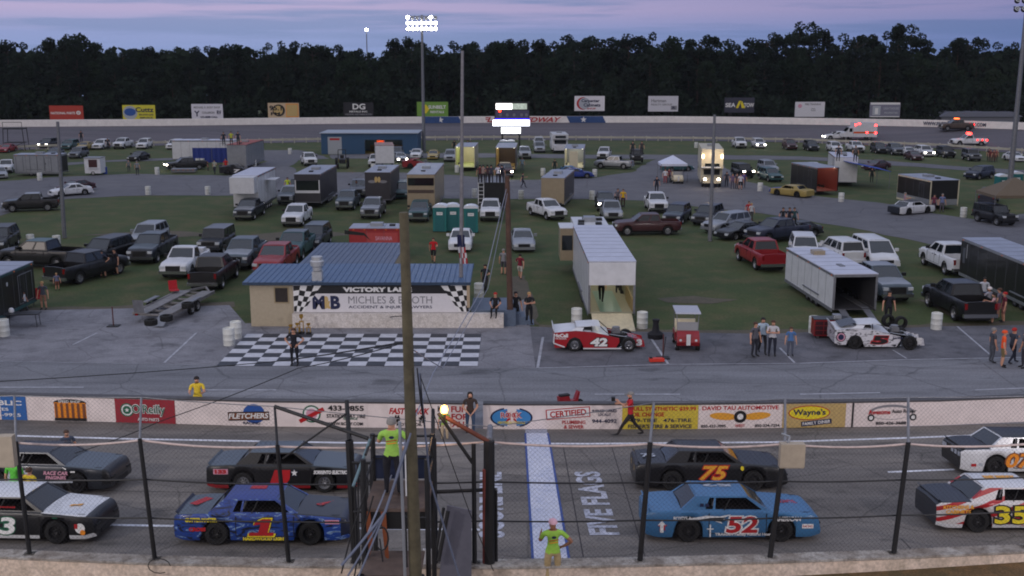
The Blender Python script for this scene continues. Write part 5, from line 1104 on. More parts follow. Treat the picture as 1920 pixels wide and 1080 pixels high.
# ---- far blue garage building
def garage():
    a, b = G(603,289), G(783,289); root = empty('garage', (a+b)/2); tag(root, 'long blue pit garage with open bays near the backstretch', 'building'); w = (b.x-a.x)/2; M_ = mat('garage_blue',(40,78,112),amp=.1)
    hgt = 3.1; mb = MB(); mb.box(-w,-w+6.6,0,.15,0,hgt).box(w-2.2,w,0,.15,0,hgt).box(-w+6.6,w-2.2,0,.15,hgt-.95,hgt).box(-w+.0,-w+.15,.15,7,0,hgt).box(w-.15,w,.15,7,0,hgt).box(-w+.15,w-.15,6.85,7,0,hgt); mb.build('wall', M_, root)
    for x in (-w+9.6, -w+12.4): MB().box(x-.08,x+.08,.02,.14,0,hgt-.95).build('bay_post', M_, root)
    MB().prism([(-w-.2,hgt+.01),(w+.2,hgt+.01),(w+.2,hgt+.12),(-w-.2,hgt+.12)], -.3, 7.3).build('roof', mat('garage_roof',(150,160,172),amp=.08), root)
    MB().box(-w+1.0,-w+3.1,-.03,-.002,0,2.6).build('door', mat('garage_door',(160,166,172),amp=.05), root); flat(rectp(1.5,.3), INK['red'], root, (-w+2.05,-.04,2.25), (pi/2,0,0), 'sign')
    MB().box(-w+6.7,w-2.3,5.5,6.8,.0,.9).build('workbench', WOOD, root); MB().box(-w+8.0,-w+9.2,3.4,4.2,0,1.8).build('cabinet', P['orange'], root)
    l = bpy.data.lights.new('garage_lamp','POINT'); l.energy = 90; l.color = (1,.62,.3); lo = bpy.data.objects.new('garage_lamp', l); C.objects.link(lo); lo.parent = root; lo.location = (-w+8.6,2.6,2.4); l.shadow_soft_size = .2
garage()
fr = G(1838,262); e = simple('shed', 'grey shed roof showing above the wall at the far right', 'building', loc=(AT(1838,230,224).x,224,0)); MB().box(-8,8,0,6,0,2.6).build('wall', mat('shed_grey',(110,112,124)), e); MB().prism([(-8.5,2.61),(8.5,2.61),(6.5,3.6),(-6.5,3.6)], -.3, 6.3).build('roof', mat('shed_roof',(112,116,132)), e)
# scaffold tower far left
def scaffold():
    b = G(27,282); root = empty('scaffold', b); tag(root, 'black steel scaffold stand by the backstretch at the far left', 'scaffold'); w, h = 1.5, 3.4; mb = MB()
    for x in (-w,w):
        for y in (0,1.6): mb.tube((x*1.15,y,0),(x,y,h),.06,n=6)
    for z in (1.2,h-.05): mb.tube((-w,0,z),(w,0,z),.05,n=6).tube((-w,1.6,z),(w,1.6,z),.05,n=6).tube((-w,0,z),(-w,1.6,z),.05,n=6).tube((w,0,z),(w,1.6,z),.05,n=6)
    mb.tube((-w,0,0),(w,0,1.2),.04,n=6).tube((w,0,0),(-w,0,1.2),.04,n=6); mb.build('frame', BLACKST, root); MB().box(-w-.1,w+.1,-.1,1.7,h,h+.08).build('platform', BLACKST, root)
    mb = MB().path([(-w,0,h+.1),(-w,0,h+1),(w,0,h+1),(w,0,h+.1)],.04,6); mb.build('railing', BLACKST, root)
scaffold()
p = AT(47,250,196); q = simple('signal_light', 'small red signal light on a post at the far left of the backstretch', 'signal', loc=(p.x,196,0)); MB().tube((0,0,0),(0,0,p.z),.06,n=6).build('post', BLACKST, q); MB().lathe([(.001,-.12),(.2,-.08),(.24,0)],10,'y').build('lamp', TAILON, q, (0,0,p.z))
# ---- race cars, pit cars
cars_on_track()
M42 = mat('modified_red',(158,26,34),rough=.3,amp=.05,coat=.5)
mm = modified(1122, 660, 0, 'red and white open wheel modified number 42 in front of the lit hauler', M42, P['white'], '42', 0, CHROME, 'white', 'black')
text('McCall', .75,.2, INK['white'], mm, (-1.98,-.94,.84), (pi/2,0,0), bold=.05); text('THE ORIGINAL', .6,.07, INK['white'], mm, (-1.98,-.94,.68), (pi/2,0,0)); 
MB().path([(-2.32,-.95,.9),(-2.36,-.96,.45),(-1.78,-.96,.24)],.035,6).build('nerf_bar', P['white'], mm); MB().box(-.8,1.2,-.955,-.935,.14,.2).build('side_skirt', P['white'], mm)
M5 = swirl('patterned_white', (206,206,212), (22,22,30), (190,190,198), 1.3)
mm = modified(1648, 656, -4, 'white open wheel modified number 5 with dark patterned sides, beside the red tool chest', M5, P['white'], '5', 0, RIMD, 'black', 'red', '5')
flat(ell(.5,.5), INK['black'], mm, (-2.0,-.938,.62), (pi/2,0,0), 'emblem'); flat(ell(.42,.42), INK['pink'], mm, (-2.0,-.944,.62), (pi/2,0,0), 'emblem'); flat(ell(.3,.3), INK['navy'], mm, (-2.0,-.95,.62), (pi/2,0,0), 'emblem')
text('RACING', .5,.1, INK['navy'], mm, (.95,-.938,.62), (pi/2,0,0), bold=.04); MB().add([(-2.0,-.7,1.09),(-2.0,.7,1.09),(-1.17,.6,1.33),(-1.17,-.6,1.33)], [(0,1,2,3)]).build('rear_window', GLASS, mm)
# far race cars
V = vehicle
V('stock', 1519, 371, 132, (-1,0), 'yellow', 'yellow race car with a blue front, parked beside the open black trailer', 'race car', hood='deepblue', nose='deepblue', deck='yellow')
V('stock', 1722, 402, 28, (0,-1), 'white', 'white and dark race car stripped in front of the black and white trailer', 'race car', hood='black', deck='darkgrey', roofc='black')
mm = modified(444, 328, 0, 'dark open wheel modified beside the red topped hauler', P['black'], P['darkgrey'], '7', 0, RIMD, 'white', 'black')
mm = modified(786, 316, 10, 'red open wheel modified in front of the blue garage', P['red'], P['red'], '8', 0, RIMD, 'white', 'black')
# ---- vehicles, middle field left
gA = 'pickups parked nose forward on the left grass'; gB = 'vehicles parked along the backstretch rail'; gC = 'vehicles parked on the right grass'; gD = 'vehicles around the far infield loop'; gE = 'tow vehicles in front of the trailers'
V('pickup_single', 325, 525, -91, (1,0), 'white', 'white single cab pickup with a white box in its bed', 'pickup', gA, toolbox=True)
V('pickup', 263, 497, -91, (1,0), 'darkgrey', 'dark grey crew cab pickup left of the white single cab one', 'pickup', gA, roofc='smoke', hood='smoke')
V('suv', 258, 470, -93, (1,0), 'silver', 'pale silver crossover half hidden behind the dark grey crew cab', 'suv', gA)
V('suv', 160, 502, -104, (1,0), 'black', 'black suv with lit lamps behind the three standing people', 'suv', gA, lit=False, roofc='darkgrey')
V('pickup', 104, 537, 68, (-1,0), 'black', 'black pickup seen from behind, closest to the black trailer at the left', 'pickup', gA, roofc='darkgrey')
V('pickup', 62, 504, 172, (0,1), 'black', 'black pickup with a pale green roof behind the closest black one', 'pickup', gA, roofc='teal')
V('suv', -14, 476, -80, (1,0), 'black', 'dark suv cut by the left edge of the picture', 'suv', gA)
V('jeep', 391, 481, -92, (1,0), 'darkgrey', 'boxy dark off roader above the red pickup on the left grass', 'suv', gA, roofc='grey')
V('pickup', 440, 509, -91, (1,0), 'smoke', 'grey blue pickup with bright lamps between the off roader and the red pickup', 'pickup', gA, hood='silver')
V('pickup', 500, 522, -92, (1,0), 'red', 'red pickup with a dark windscreen behind the blue roofed hut', 'pickup', gA)
V('suv', 578, 471, -93, (1,0), 'darkgrey', 'dark suv on the grass, right one above the hut roof', 'suv', gA, roofc='smoke')
V('pickup', 538, 493, -92, (1,0), 'teal', 'dark teal pickup behind the hut roof, left of the dark suv', 'pickup', gA, roofc='smoke')
V('pickup', 380, 549, 90, (-1,0), 'black', 'black pickup seen from behind, hitched to the flat trailer', 'pickup', gA, tail=False)
V('pickup', 546, 427, -91, (1,0), 'white', 'white pickup alone on the grass in front of the dark long trailer', 'pickup', gA)
V('pickup', 455, 415, -92, (1,0), 'darkgrey', 'black fronted pickup towing the white gooseneck trailer', 'pickup', gE, hood='silver')
V('pickup', 535, 385, -91, (1,0), 'silver', 'silver pickup between the white gooseneck and the dark long trailer', 'pickup', gE, hood='smoke')
V('pickup', 645, 396, -91, (1,0), 'smoke', 'grey green pickup right of the dark long trailer', 'pickup', gE)
V('pickup', 693, 412, -91, (1,0), 'grey', 'grey pickup in front of the short dark patterned trailer', 'pickup', gE, hood='silver', roofc='silver')
V('pickup', 784, 418, -90, (1,0), 'teal', 'dark pickup with lit lamps in front of the tall motorhome', 'pickup', gE, hood='smoke')
V('van', 750, 374, -88, (1,0), 'teal', 'teal van between the short trailer and the motorhome', 'van', gE)
V('suv', 552, 366, -90, (1,0), 'darkgrey', 'dark suv behind the silver pickup, near the person in the yellow vest', 'suv', gE)
V('pickup', 671, 372, -85, (1,0), 'grey', 'grey pickup seen over the roof of the grey green one', 'pickup', gE)
V('sedan', 862, 474, -90, (1,0), 'white', 'white hatchback on the grass behind the thin grey pole', 'car')
V('pickup', 919, 417, -90, (1,0), 'white', 'white pickup parked in front of the viewing platform', 'pickup', gE)
V('sedan', 983, 474, -87, (1,0), 'silver', 'silver coupe right of the brown wooden pole', 'car', hood='silver')
V('pickup', 58, 397, 196, (0,1), 'black', 'black pickup with a silver roof seen side on at the far left', 'pickup', roofc='silver', hood='smoke')
V('sedan', 96, 369, -140, (1,0), 'white', 'white car half hidden behind the side on black pickup and the slim pole', 'car')
V('sedan', 112, 362, -120, (1,0), 'maroon', 'dark red car at the slim steel pole', 'car')
V('pickup_single', 8, 326, -75, (1,0), 'white', 'white truck at the left edge, upper one by the grey box trailer', 'pickup'); V('sedan', 3, 336, -60, (1,0), 'silver', 'silver car cut by the left edge below the white truck', 'car')
# middle
V('pickup', 1048, 414, -66, (1,0), 'white', 'white pickup angled in front of the tan trailer', 'pickup', gC)
V('pickup', 1137, 398, -91, (1,0), 'darkgrey', 'dark grey pickup with lit lamps behind the big hauler', 'pickup', gC, lit=True, hood='grey')
V('pickup_single', 1150, 417, -90, (1,0), 'silver', 'silver pickup half hidden by the front of the big hauler', 'pickup', gC)
V('pickup', 1216, 442, 184, (0,1), 'maroon', 'maroon crew cab pickup seen side on, right of the big hauler', 'pickup', gC)
V('pickup', 1236, 401, -90, (1,0), 'white', 'white pickup facing forward at the road edge above the maroon one', 'pickup', gC, hood='white')
V('suv', 1258, 422, -112, (1,0), 'navy', 'dark blue suv with a pale nose right of the white pickup', 'suv', gC, hood='smoke')
V('suv', 1312, 424, -118, (1,0), 'darkgrey', 'dark suv left of the slim pole, behind the silver one', 'suv', gC)
V('suv', 1328, 438, -142, (1,0), 'silver', 'silver suv right behind the slim steel pole', 'suv', gC)
V('sedan', 1352, 450, -146, (1,0), 'black', 'black sedan in front of the silver suv', 'car', gC)
V('pickup', 1408, 456, -150, (1,0), 'navy', 'very dark blue pickup with a pale grille and people sitting in its bed', 'pickup', gC)
V('sedan', 1500, 443, -150, (-.2,0), 'black', 'dark low trailer car behind the bed of the dark blue pickup', 'car', gC)
V('pickup', 1452, 512, 97, (-1,0), 'red', 'red crew cab pickup left of the white enclosed trailer', 'pickup', gC)
V('suv', 1512, 498, -100, (1,0), 'white', 'white suv hidden behind the white enclosed trailer', 'suv', gC)
V('suv', 1600, 502, 97, (-1,0), 'white', 'white suv seen from behind above the open white trailer', 'suv', gC)
V('van', 1662, 507, -88, (1,0), 'white', 'white van between the white suv and the white crew cab pickup', 'van', gC)
V('pickup', 1682, 570, -87, (1,0), 'smoke', 'blue grey pickup standing right beside the open white trailer', 'pickup', gC, hood='silver', roofc='silver')
V('pickup', 1812, 522, 92, (-1,0), 'white', 'white crew cab pickup hitched to the long black trailer', 'pickup', gC)
V('pickup', 1838, 611, 92, (-1,0), 'black', 'black crew cab pickup with people at its tailgate', 'pickup', gC, roofc='darkgrey', hood='darkgrey')
V('suv', 1848, 384, 60, (-1,0), 'navy', 'dark blue suv behind the black and white trailer', 'suv', gC)
V('jeep', 1893, 425, -75, (1,0), 'black', 'black off roader under the tan canopy edge', 'suv', gC)
# far loop
V('pickup', 584, 312, -72, (1,0), 'white', 'white recovery truck with a cab light beside the blue garage', 'pickup', gD)
V('pickup_single', 702, 314, -88, (1,0), 'white', 'white truck cab in front of the white box body', 'pickup', gD)
V('sedan', 755, 305, -75, (1,0), 'silver', 'silver car right of the white box truck', 'car', gD, lit=True)
V('sedan', 779, 298, -90, (1,0), 'white', 'white car above the red modified', 'car', gD)
V('sedan', 811, 300, -90, (1,0), 'yellow', 'yellow car right of the red modified', 'car', gD)
V('suv', 843, 304, -90, (1,0), 'silver', 'silver suv left of the lit trailer by the thin pole', 'suv', gD)
V('suv', 742, 298, -90, (1,0), 'grey', 'grey suv in front of the garage bays', 'suv', gD); 
V('pickup', 985, 299, -88, (1,0), 'silver', 'silver pickup right of the scoreboard legs', 'pickup', gD)
V('suv', 1011, 277, -90, (1,0), 'white', 'white suv at the rail, right of the scoreboard', 'suv', gD)
V('suv', 1012, 287, -90, (1,0), 'silver', 'silver suv just below the white one right of the scoreboard', 'suv', gD)
V('pickup', 1148, 317, 160, (0,1), 'silver', 'silver pickup seen side on right of the camper with lit door', 'pickup', gD)
V('pickup', 1130, 300, -100, (1,0), 'white', 'white pickup behind the silver side on one', 'pickup', gD)
V('jeep', 1404, 335, -78, (1,0), 'black', 'black jeep with two lit headlamps', 'suv', gD, lit=True)
V('suv', 1449, 326, -85, (1,0), 'silver', 'silver suv right of the headlit jeep, rear one of two', 'suv', gD)
V('suv', 1457, 342, -80, (1,0), 'teal', 'teal grey suv right of the headlit jeep, front one of two', 'suv', gD)
V('sedan', 1520, 326, -110, (1,0), 'white', 'white car left of the white camper', 'car', gD)
V('sedan', 1652, 319, 212, (0,1), 'maroon', 'dark maroon car on the grass right of the blue awning', 'car', gD)
V('suv', 1848, 336, 216, (0,1), 'navy', 'dark suv on the loop road at the far right', 'suv', gD)
V('pickup', 312, 320, -150, (1,0), 'black', 'black pickup with lit lamps on the far left loop', 'pickup', gD, lit=True)
V('sedan', 247, 303, -100, (1,0), 'black', 'small dark car alone on the left loop road', 'car', gD)
V('sedan', 1275, 322, 20, (0,-1), 'teal', 'dark teal car left of the tall motorhome', 'car', gD)
V('sedan', 1062, 331, 180, (0,1), 'blue', 'low blue covered race car in front of the camper with lit door', 'race car', gD)
V('sedan', 1082, 335, 10, (0,-1), 'deepblue', 'low dark blue covered race car, right one of two', 'race car', gD)
# backstretch row
row = [(80,279,'darkgrey','suv','dark suv with one bright lamp, left end of the row',True),(94,296,'smoke','sedan','blue grey sedan in front of the row at the left',False),(122,282,'teal','suv','dark green suv left of the yellow car',False),(137,298,'grey','suv','grey suv with lit lamps in front of the row at the left',False),(150,283,'yellow','sedan','yellow and red car in the left part of the row',False),
  (181,281,'white','suv','white suv right of the yellow car',False),(220,280,'white','pickup','white pickup in the middle of the left row',False),(264,280,'white','suv','white truck like suv, last but one of the left row',False),(320,281,'white','suv','white suv at the right end of the left row',False),(4,287,'red','sedan','dark red car at the left picture edge',False),
  (1391,279,'white','pickup','white pickup, first of the right row',False),(1427,279,'white','suv','white suv with glaring headlights, second of the right row',True),(1486,282,'maroon','suv','maroon suv in the right row',False),(1527,284,'darkgrey','suv','dark grey suv between the maroon and the white one',False),(1571,286,'white','suv','white suv below the ambulance cab',False),(1612,287,'white','pickup','white pickup below the ambulance body',False),
  (1655,289,'darkgrey','suv','dark suv with a red tail light right of the ambulance',False),(1686,292,'grey','pickup','grey pickup in the right row',False),(1712,294,'white','sedan','white car in the right row',False),(1743,295,'white','suv','white suv with a single glaring lamp',True),(1722,302,'maroon','sedan','dark red car in front of the right row',False),(1782,297,'darkgrey','jeep','dark off roader in the right row',False),(1830,303,'grey','jeep','grey buggy like off roader near the right end',False),(1914,304,'white','sedan','white car at the right picture edge',False)]
for x, y, c, k, l, lit in row: V(k, x, y, -90+(x%5-2), (1,0), c, l, 'suv' if k in('suv','jeep') else ('pickup' if k=='pickup' else 'car'), gB, lit=lit)
# on the banked track
def on_bank(px, py):   # point on the banked surface seen at this pixel
    f = (interp(rail_px, px)-py)/(interp(rail_px, px)-interp(wall_px, px)); return inn_at(px).lerp(wp(px), max(0,min(1,f)))
def inn_at(px): return G(px, interp(rail_px, px), .02)
c = V('pickup', 0, 0, 180, (0,0), 'brown', 'brown rescue pickup running along the outer wall with an orange beacon', 'pickup', at=on_bank(1792,245), tail=True); MB().box(-.3,.3,-.5,.5,1.95,2.1).build('light_bar', mat('beacon_amber',(255,110,50),emit=4,amp=0), c)
c = V('pickup_single', 0, 0, 180, (0,0), 'white', 'white rescue pickup with red beacons on the lower backstretch', 'pickup', at=on_bank(1815,274), tail=True); MB().box(-.2,.2,-.6,.6,1.87,2.1).build('light_bar', mat('beacon_red',(255,50,40),emit=12,amp=0), c)
for i in range(3): MB().box(-.1,.1,.99,1.03,.9,1.06).build('side_light', TAILON, c, (-1.1-.75*i,0,0))
c = V('sedan', 0, 0, 178, (0,0), 'white', 'small white car with amber lamps in front of the ambulance', 'car', at=on_bank(1570,262), lit=True)
def ambulance():
    root = empty('ambulance', on_bank(1607,262), R(178)); tag(root, 'white ambulance with flashing red lights on the backstretch', 'ambulance')
    MB().box(-3.0,1.0,-1.15,1.15,.5,2.9).build('box_body', P['white'], root); MB().prism([(1.02,.5),(3.0,.5),(3.05,1.1),(2.2,1.3),(1.6,2.1),(1.02,2.15)], -1.0, 1.0).build('cab', P['white'], root)
    MB().add([(1.66,-.9,2.06),(2.2,-.95,1.38),(2.2,.95,1.38),(1.66,.9,2.06)], [(0,1,2,3)]).build('windshield', GLASS, root, (.02,0,.02))
    for s in (-1,1): MB().box(1.15,1.65,s*1.0-.012,s*1.0+.012,1.35,1.95).build('side_window', GLASS, root); MB().box(-2.99,.99,s*1.155-.006,s*1.155+.006,1.1,1.4).build('stripe', P['orange'], root)
    add_wheels(root, [(2.2,.85),(2.2,-.85),(-1.8,.9),(-1.8,-.9)], .38, .25)
    for x, z in ((-2.7,2.5),(.7,2.55),(-2.75,1.2),(-1.3,1.25),(.1,2.75)):
        for s in (-1,1): MB().box(x-.18,x+.18,s*1.16-.02,s*1.16+.02,z-.12,z+.12).build('red_light', mat('flash_red',(255,40,40),emit=16,amp=0), root)
ambulance()
# ---- trailers
gT = 'enclosed trailers on the left grass'
MDK = mat('trailer_dark',(52,50,56),rough=.5,amp=.1); MLIN = mat('trailer_lining',(150,146,126),rough=.6,amp=.06); MRG = mat('trailer_roof',(150,156,172),rough=.5,amp=.12,scale=1.5,metal=.2); MRW = mat('trailer_roof_white',(188,192,208),rough=.5,amp=.08,scale=1.5)
t = trailer(463, 402, -90, 7.6, 2.35, 3.6, 'white', MRW, 'white gooseneck trailer with an open side awning on the left grass', group=gT, wheels=3, z0=.7, vent=False)
MB().box(3.81,5.2,-1.12,1.12,2.1,3.58).build('gooseneck', P['white'], t); MB().prism([(-1,2.9),(1,2.9),(1,2.95),(-1,2.95)],1.25,2.2).build('awning',P['white'],t)
t = trailer(578, 391, -91, 9, 2.5, 3.3, MDK, MRG, 'long dark trailer with a white framed front window', group=gT, wheels=3, z0=.6); door_outline(t.children[0], -1.2,1.2,0,1.5,2.4,P['white'])  if False else None
fr_ = MB(); fr_.box(4.51,4.55,-1.2,-1.1,1.5,2.75).box(4.51,4.55,1.1,1.2,1.5,2.75).box(4.51,4.55,-1.1,1.1,1.5,1.75); fr_.build('window_frame', P['white'], t); MB().box(4.504,4.53,-1.1,1.1,1.75,2.7).build('front_window', GLASS, t)
t = trailer(709, 384, -91, 7.5, 2.5, 3.2, MDK, MRG, 'short dark trailer with pale swirls on its front and a roof vent', group=gT, z0=.5)
for s in (-1,1): flat(ell(.8,.3,16), INK['grey'], t, (3.76,s*.55,2.3), (pi/2,0,pi/2), 'graphic'); flat(ell(.3,.6,12), INK['tan'], t, (3.77,s*.15,2.5), (pi/2,0,pi/2), 'graphic')
t = trailer(790, 402, -91, 11, 2.55, 3.7, 'tan', MRG, 'tall tan motorhome with a dark window band and a pale roof', group=gT, z0=.5, cat='motorhome', name='motorhome')
MB().box(5.51,5.54,-1.2,1.2,2.7,3.4).build('front_window', GLASS, t); MB().box(5.51,5.53,-1.2,1.2,2.0,2.3).build('stripe', P['brown'], t)
t = trailer(705, 488, 0, 3.7, 2.2, 2.3, mat('dull_red',(150,36,40),rough=.5,amp=.12), MRG, 'red box trailer with a grey roof behind the hut', anchor=(0,-1), group=gT, trim=P['red'])
for x0_ in (0,): flat(rectp(2.2,.9), mat('faded_red',(170,62,62),amp=.1), t, (.5,-1.106,1.55), (pi/2,0,0), 'graphic'); flat([(-1.6,.4),(-.2,.2),(.3,-.4),(-.2,0),(-1.6,.1)], INK['black'], t, (-.6,-1.11,1.8), (pi/2,0,0), 'graphic'); text('SAVANNA',1.2,.3,INK['pink'],t,(.6,-1.114,1.6),(pi/2,0,0)); flat(rectp(2.0,.08), INK['pink'], t, (.5,-1.114,1.2),(pi/2,0,0),'graphic')
# viewing platform on a dark trailer
t = trailer(922, 396, -90, 6, 2.5, 2.7, 'black', STEEL, 'black trailer with a viewing platform, railing and white ladder', z0=.4, vent=False, name='trailer', cat='trailer')
mb = MB()
for x in (-2.9,-1,1,2.9):
    for s in (-1.2,1.2): mb.tube((x,s,2.76),(x,s,3.75),.03,n=6)
for z in (3.3,3.75):
    for s in (-1.2,1.2): mb.tube((-2.9,s,z),(2.9,s,z),.03,n=6)
    mb.tube((2.9,-1.2,z),(2.9,1.2,z),.03,n=6)
mb.build('railing', STEEL, t); mb = MB()
for s in (-1.25,-.75): mb.beam((3.5,s,0),(3.05,s,3.2),.06,.1)
for i in range(9): f = i/9+.06; mb.beam((3.5-.45*f,-1.22,3.2*f),(3.5-.45*f,-.78,3.2*f),.06,.05)
mb.build('ladder', P['white'], t)
t = trailer(1036, 390, -100, 8, 2.25, 2.9, 'tan', MRG, 'tan fronted dark sided trailer behind the white angled pickup', z0=.4, group=gT)
t.children[0].material_slots[0].material = P['tan']; MB().box(-3.98,3.98,1.137,1.143,.6,2.74).build('side_panel', MDK, t)
# big lit hauler
t = trailer(1146, 606, 90.5, 13, 2.55, 3.42, 'white', MRW, 'big white hauler with its lit rear ramp door open onto pit road', anchor=(-1,0), wheels=3, z0=.55, open_rear=True, inner=MLIN, lit=22, group='race haulers opened toward pit road', vent=False, wx=-.5)
MB().box(-6.6,-6.5,-1.26,1.26,2.15,3.4).build('rear_header', P['white'], t); MB().add([(-6.55,-1.1,.56),(-6.55,1.1,.56),(-8.4,1.1,.06),(-8.4,-1.1,.06),(-6.55,-1.1,.5),(-6.55,1.1,.5),(-8.4,1.1,.0),(-8.4,-1.1,.0)], [(0,1,2,3),(4,7,6,5),(0,4,5,1),(1,5,6,2),(2,6,7,3),(3,7,4,0)]).build('ramp_door', mat('ramp_tan',(190,178,150),rough=.35,amp=.15), t)
MB().box(6.55,11.5,-1.15,1.15,.6,3.3).build('living_quarters', P['white'], t)
for x, y in ((7.6,-.5),(8.6,.6),(9.6,-.7),(10.2,.2),(7.3,.7)): MB().box(x,x+.55,y-.2,y+.2,3.3,3.45).build('roof_vent', DARK, t)
MB().box(9.0,9.9,-.4,.4,3.3,3.62).build('air_conditioner', P['silver'], t)
MB().box(7.0,9.2,1.16,2.1,1.0,3.15).build('slide_out', P['tan'], t); MB().box(6.95,9.25,1.16,2.15,3.16,3.22).build('slide_out_roof', P['white'], t); MB().box(6.985,6.999,1.3,2.0,1.7,2.7).build('slide_out_window', GLASS, t)
for s in (-1,1): MB().prism([(-6.3,.6),(-3,.6),(-3,1.5),(-6.3,1.3)], s*1.17-.05, s*1.17+.03).build('cabinet', mat('cabinet_cream',(150,130,90),amp=.05), t)
flat(rectp(1.2,5.5,0,0), mat('green_floor_mat',(96,132,120),rough=.3,amp=.1), t, (-3.6,0,.61), (0,0,pi/2), 'floor_mat')
# white enclosed trailer, open rear
t = trailer(1600, 594, 93.5, 8.6, 2.5, 2.42, 'white', MRW, 'white enclosed trailer with triple axles and a dark open rear', anchor=(-1,0), wheels=3, z0=.42, open_rear=True, inner=mat('dark_lining',(58,58,62),amp=.1), group='race haulers opened toward pit road', vent=False, vnose=True)
MB().box(1.6,2.3,-.3,.4,2.47,2.72).build('roof_vent', P['tan'], t); MB().box(-2.2,-1.5,-.15,.15,2.47,2.52).build('roof_hatch', STEEL, t)
MB().box(-4.2,-.5,-.9,-.5,.47,.52).build('ramp_rail', STEEL, t); MB().add([(-4.3,-.9,.44),(-4.3,-.5,.44),(-5.7,-.5,.03),(-5.7,-.9,.03)],[(0,1,2,3)]).build('ramp', STEEL, t); MB().add([(-4.3,.5,.44),(-4.3,.9,.44),(-5.7,.9,.03),(-5.7,.5,.03)],[(0,1,2,3)]).build('ramp', STEEL, t)
# long black trailer right
t = trailer(1797, 524, 90, 12, 2.5, 2.75, 'black', MRG, 'long black enclosed trailer at the right edge with a pale roof', anchor=(1,1), wheels=2, z0=.45, vent=False, group='black enclosed trailers', trim=P['silver'], wx=-2.4)
MB().box(-1.5,-1.1,-.2,.2,2.8,2.9).build('roof_vent', P['silver'], t); MB().box(5.0,5.05,1.256,1.262,1.6,2.5).build('marker', P['white'], t); MB().box(5.25,5.6,1.256,1.262,1.2,2.2).build('side_window', P['grey'], t)
# left black trailer
t = trailer(69, 573, 90, 9.5, 2.5, 2.6, 'black', MRG, 'black enclosed trailer at the left edge with an open framed side door', anchor=(1,-1), wheels=2, z0=.4, vent=False, group='black enclosed trailers', trim=P['teal'])
door_outline(t, 2.6,4.4,-1.26,.55,2.2,P['silver']); MB().box(1.2,1.3,-1.3,-1.262,1.9,2.1).build('side_lamp', HEAD, t)
# flat trailer
def flat_trailer():
    root = empty('flat_trailer', G(318,592)+Vector((0,1.2,0)), R(83)); tag(root, 'open steel car trailer with ramps and tyres, hitched to the black pickup', 'trailer'); M_ = mat('trailer_deck',(118,116,116),amp=.25,scale=2); mb = MB()
    mb.box(-3,3,-1.05,-.35,.5,.56).box(-3,3,.35,1.05,.5,.56).box(-3,3,-1.15,-1.05,.42,.6).box(-3,3,1.05,1.15,.42,.6)
    for x in (-2.9,-1.9,-.9,.1,1.1,2.1,2.9): mb.box(x-.05,x+.05,-1.05,1.05,.4,.495)
    mb.beam((3,-.8,.48),(4.4,0,.48),.1,.12).beam((3,.8,.48),(4.4,0,.48),.1,.12); mb.build('deck', M_, root)
    add_wheels(root, [(x, s*1.25) for x in (-.75,.05) for s in (-1,1)], .33, .2)
    for s in (-1,1): MB().prism([(-1.15,.72),(.45,.72),(.4,.78),(-1.1,.78)], s*1.25-.14, s*1.25+.14).build('fender', STEEL, root)
    MB().add([(-3,.45,.56),(-3,1.05,.56),(-3.1,1.05,1.3),(-3.1,.45,1.3)],[(0,1,2,3)]).build('ramp', STEEL, root); MB().add([(-3,-1.05,.56),(-3,-.45,.56),(-4.0,-.45,.1),(-4.0,-1.05,.1)],[(0,1,2,3)]).build('ramp', STEEL, root)
    for s in (-1,1): MB().box(-3.06,-3.0,s*.9-.08,s*.9+.08,.42,.52).build('tail_light', TAIL, root)
    return root
flat_trailer()
def tyre(loc, label, rz=0, up=False):
    t_, q_ = wheel_meshes(.34, .3); o = link('tyre', t_, RUB, None, loc, (0 if up else pi/2, 0, rz)); return tag(o, label, 'tyre')
tyre(G(344,578,.72)+Vector((0,.8,0)), 'loose black tyre lying on the flat trailer deck'); tyre(G(283,604,.72), 'black tyre lying at the tail of the flat trailer'); tyre(G(312,596,.75), 'black tyre lying beside the fender of the flat trailer')
def folding_chair(px, py, col, label, z=0, rz=0):
    root = empty('folding_chair', G(px,py)+Vector((0,0,z)), R(rz)); tag(root, label, 'chair'); m = cloth(col)
    MB().box(-.25,.25,-.25,.25,.4,.45).build('seat', m, root); MB().prism([(-.25,.46),(-.21,.46),(-.33,.95),(-.37,.95)],-.25,.25).build('backrest', m, root)
    for a in (-1,1):
        for b_ in (-1,1): MB().tube((a*.22,b_*.24,0),(-a*.05,b_*.24,.4),.015,n=6).build('leg', BLACKST, root)
folding_chair(328, 566, (170,26,38), 'red folding chair on the flat trailer', .3, -60); folding_chair(20, 582, (150,30,40), 'red folding chair by the black trailer at the left edge', 0, -40); folding_chair(72, 572, (160,28,34), 'red folding chair behind the person in a grey top', 0, -70)
# left clutter
def pit_table(px, py, label, rz=0):
    root = empty('folding_table', G(px,py), R(rz)); tag(root, label, 'table'); MB().box(-.9,.9,-.38,.38,.7,.75).build('table_top', mat('black_plastic',(24,24,28),rough=.4,amp=.1), root)
    for a in (-.8,.8):
        for b_ in (-.32,.32): MB().tube((a,b_,0),(a*.94,b_,.7),.02,n=6).build('leg', BLACKST, root)
    return root
pit_table(44, 612, 'black folding table at the left end of the pit stalls', 8); hm_ = MB().lathe([(.001,.26),(.09,.24),(.14,.15),(.14,.02),(.1,0),(.001,0)],14).build('crash_helmet', P['white'], None, G(24,611)+Vector((0,0,.75)), smooth=50); tag(hm_, 'white crash helmet on the black folding table', 'helmet')
